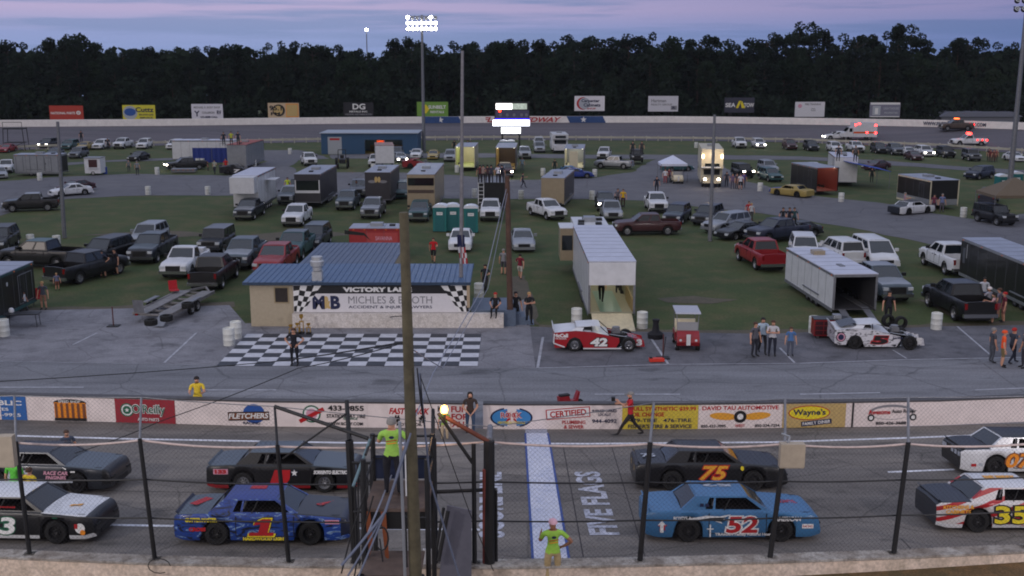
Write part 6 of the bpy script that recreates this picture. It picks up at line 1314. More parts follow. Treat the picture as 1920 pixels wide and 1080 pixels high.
# grey box trailer, booth, tarps and haulers far left
t = trailer(72, 330, 2, 5.6, 2.4, 2.6, 'silver', MRG, 'grey ribbed box trailer with a dark sheet for an open rear at the far left', anchor=(0,-1), z0=.4)
for i in range(7): MB().box(-2.6+i*.85,-2.56+i*.85,-1.225,-1.215,.6,2.45).build('rib', P['grey'], t)
MB().box(2.83,2.86,-1.1,1.1,.5,2.4).build('open_rear', DARK, t)  # dark sheet on the closed end, stands for shade inside an open rear
def booth():
    root = empty('ticket_booth', G(174,329)+Vector((0,1,0))); tag(root, 'small white booth with a dark red window on the far left grass', 'booth'); w = .98
    MB().box(-w,w,-.9,.9,.25,2.1).build('body', P['white'], root); MB().box(-w-.05,w+.05,-1.0,.95,2.11,2.2).build('roof', P['silver'], root); MB().box(-.45,.6,-.94,-.902,1.0,1.95).build('window', P['maroon'], root); MB().box(-.55,.7,-1.1,-.94,.88,.97).build('counter', P['white'], root)
    add_wheels(root, [(.0,-.85),(.0,.85)], .25, .15)
booth()
q = MB().lathe([(.001,0),(.29,0),(.29,.88),(.001,.9)],16).build('barrel', mat('blue_plastic',(30,62,150),rough=.5), None, G(197,326), smooth=40); tag(q, 'blue plastic barrel beside the small white booth', 'barrel')
t = trailer(382, 304, 0, 8.6, 2.6, 3.0, 'white', MRW, 'white hauler with a blue tarp along its side at the far left', anchor=(0,-1), z0=.4, wheels=3)
def tarp():
    p = G(398,309); root = empty('tarp', p); tag(root, 'dark blue tarp screen hung beside the white hauler', 'tarp'); m_ = mat('tarp_blue',(22,48,128),rough=.6,amp=.15); mb = MB(); n = 14
    for i in range(n): a, b = -2.6+5.2*i/n, -2.6+5.2*(i+1)/n; mb.quad((a,.1*(i%2),.3),(b,.1*((i+1)%2),.3),(b,.1*((i+1)%2),2.3),(a,.1*(i%2),2.3))
    mb.build('sheet', m_, root); [MB().tube((x,.05,0),(x,.05,2.35),.03,n=6).build('pole', STEEL, root) for x in (-2.6,0,2.6)]
tarp()
t = trailer(445, 318, -92, 9, 2.5, 3.2, 'silver', mat('roof_red_grey',(150,70,60),amp=.3,scale=.6), 'grey hauler with a red painted roof and people standing on it', z0=.5, wheels=3)
for i, (x, y) in enumerate(((405,265),(412,265),(480,265))):
    p = AT(x, y, 196); e = simple('lamp', ['left headlight of the car behind the white hauler','right headlight of the car behind the white hauler','single glaring lamp above the red roofed hauler'][i], 'lamp', loc=(p.x,196,p.z)); MB().lathe([(.001,-.1),(.2,-.06),(.24,0)],10,'y').build('bulb', FLOOD, e); MB().lathe([(.001,.2),(.25,0),(.26,-.04)],10,'y').build('shade', DARK, e); MB().tube((0,.1,-p.z),(0,.1,0),.04,n=6).build('stand', DARK, e)
t = trailer(344, 325, 5, 3, 1.2, .5, 'smoke', 'silver', 'low pale kart trailer beside the dark pickup on the loop road', anchor=(0,-1), z0=.25, vent=False, wr=.2, wheels=1)
# machinery
def forklift():
    root = empty('tractor', G(640,316)+Vector((0,1,0)), R(-80)); tag(root, 'dark tractor with a roll bar parked between the white recovery truck and the box truck', 'tractor'); y_ = P['yellow']
    MB().box(-.6,1.6,-.4,.4,.7,1.25).build('hood', P['black'], root); MB().box(-1.1,-.6,-.5,.5,.6,1.1).build('seat_box', y_, root); MB().box(-1.0,-.7,-.25,.25,1.1,1.6).build('seat', DARK, root)
    MB().path([(-1.1,-.5,1.1),(-1.1,-.5,2.3),(-1.1,.5,2.3),(-1.1,.5,1.1)],.05,6).build('roll_bar', BLACKST, root); add_wheels(root, [(-.8,.75),(-.8,-.75)], .65, .35, P['yellow']); add_wheels(root, [(1.2,.6),(1.2,-.6)], .38, .22, P['yellow'])
forklift()
t = trailer(722, 318, -82, 5.5, 2.4, 3.1, 'white', mat('rust_roof',(140,110,104),amp=.2), 'white box body truck with a rusty roof in front of the garage', z0=.8, wheels=1, vent=False, group='box trucks', name='box_truck', cat='truck')
t = trailer(872, 321, -92, 7, 2.5, 3.1, 'cream', MRG, 'open lit trailer with yellow green lining behind the thin grey pole', z0=.5, inner=mat('lime_lining',(170,176,120),amp=.1), open_front=True, lit=60, vent=False)
t = trailer(948, 325, -92, 8, 2.5, 3.2, 'brown', MRG, 'open trailer with amber lamps glowing inside below the scoreboard', z0=.5, inner=mat('amber_lining',(150,124,70),amp=.2), open_front=True, lit=50, vent=False)
V('pickup', 950, 334, -85, (1,0), 'maroon', 'maroon pickup with a bright lamp in front of the amber lit trailer', 'pickup', gD, lit=True)
t = trailer(1076, 322, -95, 7.5, 2.5, 2.9, 'silver', MRG, 'silver camper with bright lit doors behind the blue covered race cars', z0=.5, inner=MLIN, open_front=True, lit=110, name='camper', cat='camper')
MB().box(3.74,3.78,-.6,.5,.5,2.6).build('door_panel', P['cream'], t)
def rv(px, py, head, Lm, h, label, group='motorhomes and campers', lit=False, col='white'):
    root = empty('motorhome', G(px,py), R(head)); off = Vector((Lm/2,0,0)); off.rotate(Euler((0,0,R(head)))); root.location -= off; tag(root, label, 'motorhome', group); l = Lm/2; c_ = P[col]
    MB().prism([(-l,.5),(l-1.0,.5),(l-1.0,2.0),(l-.2,2.15),(l-.1,h),(-l,h)], -1.2, 1.2).build('coach_body', c_, root); MB().prism([(l-.98,.5),(l,.5),(l,1.2),(l-.5,1.35),(l-.9,1.98),(l-.98,1.98)], -1.0,1.0).build('cab', c_, root)
    MB().add([(l-.5,-.9,1.4),(l-.5,.9,1.4),(l-.86,.9,1.95),(l-.86,-.9,1.95)],[(0,1,2,3)]).build('windshield', GLASS, root, (.02,0,.01)); 
    for s in (-1,1): MB().box(-l+.6,-l+1.8,s*1.2-.01,s*1.2+.01,1.5,2.2).build('side_window', GLASS, root); MB().box(l-.02,l+.03,s*.75-.12,s*.75+.12,.85,1.05).build('headlight', HEADON if lit else HEAD, root)
    MB().box(l-.12,l-.09,-.8,.8,2.35,2.7).build('front_window', GLASS, root); MB().box(-.6,.3,-.4,.4,h,h+.25).build('air_conditioner', P['silver'], root); add_wheels(root, [(l-.9,.95),(l-.9,-.95),(-l+1.8,.95),(-l+1.8,-.95)], .4, .25); return root
rv(1051, 288, -88, 6.5, 2.9, 'white motorhome at the far rail right of the white suv')
t = rv(1334, 352, -97, 9, 4.3, 'tall beige motorhome lit from the front with a porch awning', lit=True, col='cream'); MB().box(4.45,5.4,-1.2,.9,2.3,2.36).build('awning', P['white'], t)
l_ = bpy.data.lights.new('porch_lamp','POINT'); l_.energy = 120; l_.color = (1,.78,.55); lo = bpy.data.objects.new('porch_lamp', l_); C.objects.link(lo); lo.parent = t; lo.location = (6.2,0,3.4)
for s in (-1,1): MB().box(4.46,4.52,s*1.05-.1,s*1.05+.1,3.3,3.7).build('marker_lamp', mat('warm_lamp',(255,226,190),emit=8,amp=0), t)
t = trailer(1584, 350, -100, 7, 2.5, 3.3, 'white', MRW, 'white camper with a blue awning behind the open black trailer', z0=.5, name='camper', cat='camper')
def awning():
    root = empty('awning', G(1622,352)); tag(root, 'blue fabric awning on poles beside the white camper', 'awning'); MB().prism([(-2.3,2.9),(2.4,1.9),(2.4,1.95),(-2.3,2.95)],-1.2,3.2).build('canopy', cloth((42,72,160)), root)
    for x, y, z in ((2.3,-1.1,1.9),(2.3,3.1,1.9)): MB().tube((x,y,0),(x,y,z),.03,n=6).build('pole', STEEL, root)
awning()
t = trailer(1550, 366, -78, 6, 2.5, 2.9, 'black', MRG, 'open black trailer with a red lit inside behind the yellow race car', z0=.45, inner=mat('red_lining',(120,44,34),amp=.2), open_front=True, lit=14, vent=False)
t = trailer(1768, 393, -80, 6, 3.0, 2.8, 'black', MRG, 'black trailer edged in white with roof vents, behind the stripped race car', z0=.45, trim=P['cream'])
for s in (-1,1): MB().box(3.01,3.05,s*1.45-.05,s*1.45+.05,.45,2.8).build('corner_trim', P['cream'], t)
MB().box(3.01,3.04,-1.4,1.4,.45,1.0).build('lower_panel', P['silver'], t); MB().box(-3.0,2.98,-1.525,-1.51,.45,1.0).build('lower_panel', P['silver'], t)
def pop_up(px, py, w, d, h, col, label, posts=True, apex=.9):
    root = empty('canopy_tent', G(px,py)+Vector((0,d/2,0))); tag(root, label, 'canopy'); q = MB(); q.add([(-w/2,-d/2,h),(w/2,-d/2,h),(w/2,d/2,h),(-w/2,d/2,h),(0,0,h+apex)],[(0,1,4),(1,2,4),(2,3,4),(3,0,4)]); 
    for a, b in (((-w/2,-d/2),(w/2,-d/2)),((w/2,-d/2),(w/2,d/2)),((w/2,d/2),(-w/2,d/2)),((-w/2,d/2),(-w/2,-d/2))): q.quad((*a,h),(*b,h),(*b,h-.25),(*a,h-.25))
    q.build('canopy_top', cloth(col), root); [MB().tube((x*w/2,y*d/2,0),(x*w/2,y*d/2,h),.03,n=6).build('leg', STEEL, root) for x in (-1,1) for y in (-1,1)]
pop_up(1264, 342, 3.1, 3.1, 2.15, (206,212,232), 'white pop up canopy over a pale cart on the middle road'); pop_up(1915, 420, 5.0, 4.0, 2.5, (104,92,76), 'tan canopy cut by the right edge of the picture', apex=1.4)
l_ = bpy.data.lights.new('tent_lamp','POINT'); l_.energy = 60; l_.color = (1,.75,.4); lo = bpy.data.objects.new('tent_lamp', l_); C.objects.link(lo); lo.location = G(1912,400)+Vector((0,2,1.9)); l_.energy = 25
# off-road lift vehicle with people (1195, 308)
c = V('jeep', 1195, 309, -92, (1,0), 'black', 'black lifted truck with people standing in its back', 'truck', gD, z=.25)
# toilets
toilet(826,435,-6,'portable toilet, left one of the pair left of the thin pole'); toilet(849,434,4,'portable toilet, right one of the pair left of the thin pole'); toilet(883,437,0,'portable toilet right of the thin pole, beside the white pickup')
toilet(944,292,0,'portable toilet below the scoreboard, left one'); toilet(958,292,0,'portable toilet below the scoreboard, right one'); toilet(1881,368,0,'portable toilet left of the mast at the far right'); toilet(1906,362,0,'portable toilet right of the mast at the far right')
barrels()
# ---- pit road small things
def golf_cart(px, py, head, label, red, roof=True):
    a = R(head); root = empty('golf_cart', G(px,py), a); off = Vector((1.1,0,0)); off.rotate(Euler((0,0,a))); root.location -= off; tag(root, label, 'golf cart', 'golf carts')
    MB().prism([(-1.2,.3),(.2,.3),(.3,.32),(1.05,.3),(1.15,.5),(1.05,.75),(.75,.98),(.62,.98),(.5,.42),(-.1,.42),(-.15,.68),(-1.2,.68)], -.55, .55).build('body', red, root)
    MB().box(-.65,-.15,-.52,.52,.7,.84).build('seat', P['cream'], root); MB().prism([(-.72,.84),(-.62,.84),(-.74,1.25),(-.82,1.25)], -.52,.52).build('backrest', P['cream'], root)
    if roof: MB().prism([(-1.0,1.84),(.75,1.84),(.7,1.9),(-.95,1.9)], -.62,.62).build('roof', mat('cart_roof',(170,172,184),amp=.05), root); 
    for s in (-1,1): MB().tube((.65,s*.5,.95),(.5,s*.55,1.84),.02,n=6).build('roof_post', STEEL, root); MB().tube((-.95,s*.5,.68),(-.85,s*.55,1.84),.02,n=6).build('roof_post', STEEL, root); MB().lathe([(.001,.02),(.06,.01),(.07,-.02)],10,'x',(1.12,s*.38,.58)).build('headlight', HEAD, root)
    MB().add([(.66,-.5,1.0),(.66,.5,1.0),(.58,.5,1.4),(.58,-.5,1.4)],[(0,1,2,3)]).build('windshield', mat('hazy_plastic',(140,142,146),rough=.2,amp=.05), root); MB().box(1.13,1.17,-.1,.1,.35,.9).build('nose_stripe', P['white'], root)
    add_wheels(root, [(.75,.5),(.75,-.5),(-.75,.5),(-.75,-.5)], .24, .2); return root
golf_cart(1290, 660, -93, 'red golf cart with a grey roof on the pit stalls', P['red']); golf_cart(1272, 345, -88, 'pale golf cart under the white canopy', P['cream'], False)
def tool_cart():
    root = empty('tool_cart', G(1560,636)+Vector((0,.45,0)), R(-3)); tag(root, 'long red rolling tool chest beside the white modified', 'tool chest'); r_ = P['red']
    MB().box(-.9,.9,-.4,.4,.15,1.0).build('chest', r_, root); [MB().box(-.85+.44*i,-.45+.44*i,-.412,-.402,.22+.25*j,.43+.25*j).build('drawer', P['maroon'], root) for i in range(4) for j in range(3)]; MB().box(-.92,.92,-.42,.42,1.0,1.04).build('top', P['black'], root); add_wheels(root, [(-.7,.3),(-.7,-.3),(.7,.3),(.7,-.3)], .1, .06)
    q = MB().box(.1,.5,-.2,.2,1.04,1.22).build('parts_box', P['silver'], root)
tool_cart()
tyre(G(1664,612)+Vector((0,0,.34)), 'white sided tyre standing behind the white modified', 0.2, True); tyre(G(1688,616)+Vector((0,0,.34)), 'black tyre with a red rim behind the white modified', 0, True)
def jack(px, py, label, rz=0):
    root = empty('floor_jack', G(px,py), R(rz)); tag(root, label, 'jack'); MB().box(-.35,.35,-.14,.14,.05,.2).build('frame', mat('jack_orange',(206,52,34),amp=.1), root); MB().tube((.3,0,.15),(.42,0,1.25),.02,n=6).build('handle', BLACKST, root); MB().box(-.34,-.22,-.07,.07,.2,.26).build('saddle', DARK, root)
jack(1231, 679, 'red floor jack with an upright handle in front of the modified number 42', 6)
tc = simple('tyre_stack', 'stack of dark bags behind the nose of the modified number 42', 'bags', loc=G(1229,634)); MB().lathe([(.001,.0),(.4,0),(.42,.25),(.2,.4),(.14,.8),(.2,1.0),(.001,1.05)],14).build('stack', mat('black_cloth',(22,22,30),rough=.8,amp=.1), tc, smooth=50)
cone(948//4+960-40, 660, 'traffic cone at the tail of the modified number 42') if False else None
def sign_stand(px, py, label, h=1.1):
    root = empty('sign_stand', G(px,py)); tag(root, label, 'stand'); MB().tube((0,0,0),(0,0,h),.035,n=8).build('post', mat('rusty_steel',(84,48,48),amp=.2), root); MB().box(-.3,.3,-.25,.25,0,.06).build('base', BLACKST, root)
sign_stand(213, 612, 'rusty post on a flat base at the left pit stalls'); sign_stand(1243, 672, 'thin dark post beside the red floor jack', 1.2)
def scooter():
    root = empty('motor_scooter', G(1070,780)+Vector((0,.9,0)), R(24)); root.scale = (.72,.8,.8); tag(root, 'small red motor scooter behind the pit wall', 'scooter'); MB().prism([(-.7,.4),(-.1,.4),(.2,.3),(.45,.35),(.6,.9),(.5,.95),(.3,.5),(0,.48),(-.1,.75),(-.75,.75)], -.14,.14).build('body', P['red'], root); MB().box(-.65,-.05,-.13,.13,.75,.84).build('seat', DARK, root); MB().tube((.52,-.3,1.0),(.52,.3,1.0),.02,n=6).tube((.52,0,.9),(.52,0,1.0),.03,n=6).build('handlebar', STEEL, root); add_wheels(root, [(.65,0),(-.6,0)], .24, .1); MB().lathe([(.001,.04),(.08,.02),(.09,0)],10,'x',(.62,0,.8)).build('headlight', HEAD, root)
scooter()
# ---- people
pp = person
pp(553,685,'officer in black standing with hands on hips on the checkered pavement',(24,24,34),(20,20,28),'hips',-95,1.82,'brown')
pp(929,617,'person in black sitting on the end of the low white wall',(26,24,30),(24,24,30),'sit',-100,1.7,'red',at=AT(929,592,57.15)*1 if False else Vector((AT(929,592,57.0).x,57.1,.62)))
pp(365,752,'person in a yellow t shirt leaning on the pit wall',(226,196,58),(60,66,80),'lean',-80,1.8,'dark',at=pw(365,0,.62))
pp(879,812,'woman with long dark hair in a brown top, hands clasped, in the pit wall gap',(62,50,46),(64,84,112),'clasp',-85,1.68,'dark',long=True,at=G(882,813))
pp(834,828,'child in a green shirt at the pit wall under the glaring lamp',(150,186,70),(190,170,140),'stand',-90,1.3,'orange')
pp(1181,818,'photographer in a red shirt and cap striding past the yellow advert',(180,30,42),(40,34,34),'photo',178,1.78,'dark',cap='grey',extra=lambda r: MB().box(.5,.62,-.2,-.06,1.36,1.5).build('camera', DARK, r))
gl = 'officials in bright green shirts'
pp(1035,1081,'official in a lime green shirt and pink cap standing at the start line',(150,196,76),(170,150,112),'rad',96,1.84,'dark',cap='pink',group=gl,skin='tan',at=T(1036,1102))
FSY, FSZ = 23.3, 4.45
pp(0,0,'flagman in a lime green shirt on the flag stand, seen from behind',(150,196,84),(26,26,34),'rad',94,1.86,'grey',group=gl,at=Vector((AT(737,922,FSY).x,FSY,FSZ)),shoes=(150,144,120))
for o_ in [o for o in C.objects if o.get('group') == gl]:
    flat(ell(.1,.07,10), INK['navy'], o_, (-.152,.0,1.37), (pi/2,0,-pi/2), 'shirt_print'); flat([(-.11,-.02),(.09,.01),(.11,.035),(-.1,.005)], INK['red'], o_, (-.152,0,1.29), (pi/2,0,-pi/2), 'shirt_print'); flat([(-.08,-.02),(.1,.0),(.08,.02),(-.1,.0)], INK['orange'], o_, (-.15,0,1.24), (pi/2,0,-pi/2), 'shirt_print')
pp(33,892,'person in a bright green shirt behind the roof of car number 3',(96,200,70),(60,60,70),'stand',80,1.75,'dark',at=T(34,960)); pp(60,900,'child in a yellow shirt behind the roof of car number 3',(206,180,40),(60,60,60),'stand',70,1.5,'brown',at=T(62,965))
pp(129,842,'driver head with brown hair beyond the dark grey car',(60,70,90),(40,40,50),'stand',-60,1.5,'brown',at=T(131,885))
L = [ # px, py, label, shirt, pants, pose, face, h, hair, shorts
 (813,492,'man in a red shirt and black shorts walking on the grass',(186,24,34),(24,24,28),'walk',-90,1.78,'brown',1),(910,548,'person in dark clothes walking behind the barrel by the hut',(30,30,40),(34,32,40),'walk',-100,1.76,'dark',0),
 (944,515,'man in a grey shirt and shorts left of the wooden pole',(128,128,134),(70,70,78),'stand',60,1.76,'grey',1),(975,523,'woman in a maroon shirt and white shorts right of the wooden pole',(120,26,48),(200,196,190),'walk',80,1.68,'dark',1),
 (967,606,'officer in black half hidden by the wooden pole',(22,24,30),(20,20,26),'stand',-80,1.78,'dark',0),(992,608,'officer in black with folded arms right of the wooden pole',(26,28,34),(22,24,30),'fold',-70,1.8,'blond',0),
 (1414,668,'person in grey with white shoes, left of the group of three',(84,84,92),(40,42,52),'stand',-60,1.72,'brown',0),(1428,662,'man in a light blue graphic shirt and a cap, middle of the group of three',(176,196,212),(30,30,36),'walk',-90,1.8,'dark',0),(1447,667,'man in a pale grey t shirt with folded arms, right of the group of three',(186,186,192),(30,34,50),'fold',-100,1.78,'brown',0),
 (1481,667,'child in a blue shirt standing alone',(72,110,160),(78,84,100),'stand',-90,1.45,'brown',0),(1878,688,'person in an orange vest and orange cap at the right pit stalls',(240,88,36),(120,104,70),'stand',-20,1.78,'orange',1),(1896,682,'person in dark clothes beside the orange vest',(60,66,78),(40,44,60),'walk',20,1.76,'red',0),(1858,680,'grey clothed person left of the orange vest',(70,72,80),(80,84,92),'stand',0,1.72,'grey',0),(1919,690,'person in a grey top cut by the right edge',(84,84,92),(60,60,70),'stand',180,1.75,'dark',0),
 (1664,606,'person in black standing at the open end of the white trailer',(24,24,34),(20,20,28),'stand',-90,1.82,'dark',0),(1851,596,'person in a grey top and white cap at the black pickup tailgate',(150,150,160),(190,186,180),'lean',120,1.78,'white',1),(1860,606,'woman in a red and white top leaning on the black pickup',(190,150,150),(150,40,50),'lean',150,1.7,'dark',1),(1870,598,'man in a grey shirt and pink shorts behind the black pickup',(104,98,110),(180,90,100),'stand',140,1.76,'brown',1),(1880,604,'person in a maroon top right of the others at the black pickup',(96,30,46),(150,100,96),'stand',170,1.7,'red',1),(1842,575,'person in a white shirt beyond the black pickup bed',(200,204,214),(60,80,120),'stand',-100,1.75,'dark',0),
 (83,580,'woman in a grey top and bare legs beside the black trailer',(72,76,86),(150,110,90),'stand',-90,1.65,'blond',1),(108,544,'small child sitting on the grass by the black pickup',(110,112,140),(130,80,70),'stand',-60,1.1,'blond',1),(173,519,'person in dark clothes, left one of three beside the black suv',(44,38,44),(120,84,72),'stand',-60,1.75,'brown',1),(194,520,'person in dark clothes, middle one of three beside the black suv',(40,40,56),(60,56,70),'hips',-90,1.8,'dark',1),(218,515,'person in black with white shoes, right one of three beside the black suv',(30,26,34),(40,34,40),'stand',-120,1.76,'dark',1),(48,584,'person bending in white and black by the red chair',(196,200,206),(60,60,70),'walk',-150,1.2,'dark',0),
 (540,364,'person in a yellow vest between the gooseneck and the dark trailer',(200,220,50),(30,34,40),'stand',-90,1.8,'dark',0),(669,368,'person in a dark red shirt right of the grey green pickup',(130,24,44),(60,30,40),'stand',-90,1.7,'dark',0),(1168,388,'person in a yellow shirt right of the dark grey pickup',(214,170,30),(70,40,40),'stand',-90,1.75,'brown',0),(1158,386,'person in a grey shirt beside the yellow shirted one',(104,96,104),(60,60,70),'stand',-80,1.72,'dark',0),
 (1231,361,'dark person standing behind the white pickup on the road edge',(28,28,44),(28,28,40),'stand',-90,1.75,'dark',0),(1403,413,'person in a red shirt by the cars on the right grass',(170,34,40),(60,50,60),'stand',-90,1.72,'brown',0),(1408,414,'person in a white top beside the red shirted one',(196,196,200),(70,66,74),'stand',-70,1.6,'blond',0),
 (403,326,'person in a white vest at the blue tarp',(170,174,160),(40,44,56),'walk',-90,1.75,'dark',0),(424,323,'person in a red shirt beside the dark modified',(200,40,44),(60,30,40),'stand',-90,1.75,'brown',0),(390,320,'dark clothed person crouching at the blue tarp',(70,50,46),(50,46,50),'stand',0,1.2,'dark',0),(242,322,'small person in grey alone at the road edge left',(120,122,128),(60,62,68),'stand',-90,1.5,'grey',0),(258,328,'person in pale grey on the road edge left of the white hauler',(130,134,140),(56,58,66),'stand',90,1.75,'grey',0),
 (852,284,'silhouetted person at the rail left of the thin pole',(20,20,30),(20,20,28),'stand',90,1.8,'dark',0),(877,284,'silhouetted person at the rail right of the thin pole',(20,22,32),(22,22,30),'stand',90,1.8,'dark',0),(883,284,'second silhouetted person at the rail right of the thin pole',(22,20,34),(22,22,30),'stand',80,1.7,'dark',0),
 (1247,344,'woman in white at the left leg of the white canopy',(206,208,216),(150,60,60),'stand',-90,1.7,'dark',0),(1254,343,'person in red and dark under the white canopy',(120,60,70),(34,34,44),'stand',-90,1.72,'dark',0),(1373,354,'person in a purple top in the group by the tall motorhome',(104,84,116),(90,80,96),'stand',-90,1.7,'dark',0),(1381,354,'person in a brown top in the group by the tall motorhome',(90,76,84),(80,64,62),'stand',-60,1.72,'brown',0),(1388,356,'person in a white shirt and black shorts by the tall motorhome',(206,206,216),(24,24,30),'stand',-100,1.76,'dark',1),(1394,352,'person in a violet shirt right of the white shirted one',(96,80,140),(70,64,84),'stand',-90,1.74,'dark',0),(1362,350,'person in dark grey at the corner of the tall motorhome',(60,58,66),(50,50,58),'stand',-90,1.7,'dark',0),
 (1634,342,'dark person standing under the blue awning',(26,30,30),(26,28,32),'stand',-90,1.75,'dark',0),(1765,398,'man in a blue shirt beside the black and white trailer',(110,120,160),(90,84,96),'stand',-90,1.76,'grey',0),(1750,398,'woman in a dark red top at the stripped race car',(110,50,70),(60,40,56),'stand',-90,1.7,'dark',0),(1695,394,'person in a pink top leaning over the stripped race car',(170,140,150),(50,46,60),'lean',-20,1.7,'grey',0),
 (1856,303,'person in a red top, left one of four at the right end of the row',(110,44,50),(80,50,56),'stand',-90,1.7,'dark',0),(1862,304,'person in a brown top, second of four at the right end of the row',(110,70,64),(90,60,60),'stand',-90,1.75,'brown',0),(1867,303,'person in a pale red top, third of four at the right end of the row',(150,84,80),(80,50,50),'stand',-90,1.72,'blond',0),(1853,302,'person in a dark top, behind the others at the right end of the row',(60,40,44),(60,44,50),'stand',-90,1.78,'dark',0),
 (979,320,'person in pale blue right of the amber lit trailer',(150,170,190),(110,120,130),'stand',-90,1.7,'grey',0),(980,352,'dark person crossing the middle road right of the wooden pole',(50,46,64),(40,40,54),'walk',0,1.7,'dark',0),(203,281,'person standing between the white suv and the white pickup',(40,40,50),(30,30,40),'stand',-90,1.8,'dark',0),(1040,322,'dark person left of the blue covered race cars',(30,40,44),(30,34,40),'stand',-90,1.6,'dark',0)]
for px, py, lb, sh, pn, po, fc, h, hr, so in L: pp(px, py, lb, sh, pn, po, fc, h, hr, shorts=bool(so))
# people raised on things
def up(px, py, z, lb, sh, pn, h=1.75, pose='stand', face=-90, hair='dark'): pp(0,0,lb,sh,pn,pose,face,h,hair,at=G(px,py,z))
for i, (x, c, l) in enumerate(((900,(90,44,44),'in a dark red top'),(906,(150,130,124),'in a beige top'),(914,(70,50,56),'in a brown top'),(921,(60,60,76),'in dark blue'),(934,(206,206,220),'in white'),(941,(24,26,40),'in black'))): up(x, 343, 2.77, 'person '+l+' standing on the viewing platform', c, (40,36,44), 1.7, face=90)
up(434,272,3.2,'person in a yellow vest on top of the red roofed hauler',(190,196,60),(30,34,40)); up(420,273,3.2,'dark person on the left of the red roofed hauler top',(26,30,44),(24,28,36)); up(447,272,3.2,'dark person on the right of the red roofed hauler top',(26,30,44),(24,28,36)); up(153,266,1.4,'dark person standing on the yellow car',(26,26,34),(26,26,30))
up(1186,290,2.0,'person on the left of the lifted black truck',(44,44,54),(40,40,50)); up(1203,290,2.0,'person on the right of the lifted black truck',(70,60,66),(40,40,50)); up(1571,302,3.35,'person on the white camper roof, left one',(60,60,70),(50,50,60)); up(1603,303,3.35,'person on the white camper roof, right one',(90,86,90),(50,50,60))
for x, c, l in ((1467,(30,34,40),'left'),(1479,(30,30,44),'middle'),(1488,(40,70,74),'right')): up(x, 428, .75, 'person standing in the bed of the dark blue pickup, '+l+' one', c, (34,36,44), 1.7)
up(1127,566,.62,'person in black walking inside the lit hauler',(30,30,36),(26,26,30),1.75,'walk',80); up(1160,548,.62,'person in a red shirt standing inside the lit hauler',(180,24,30),(60,62,70),1.78,'stand',-90)
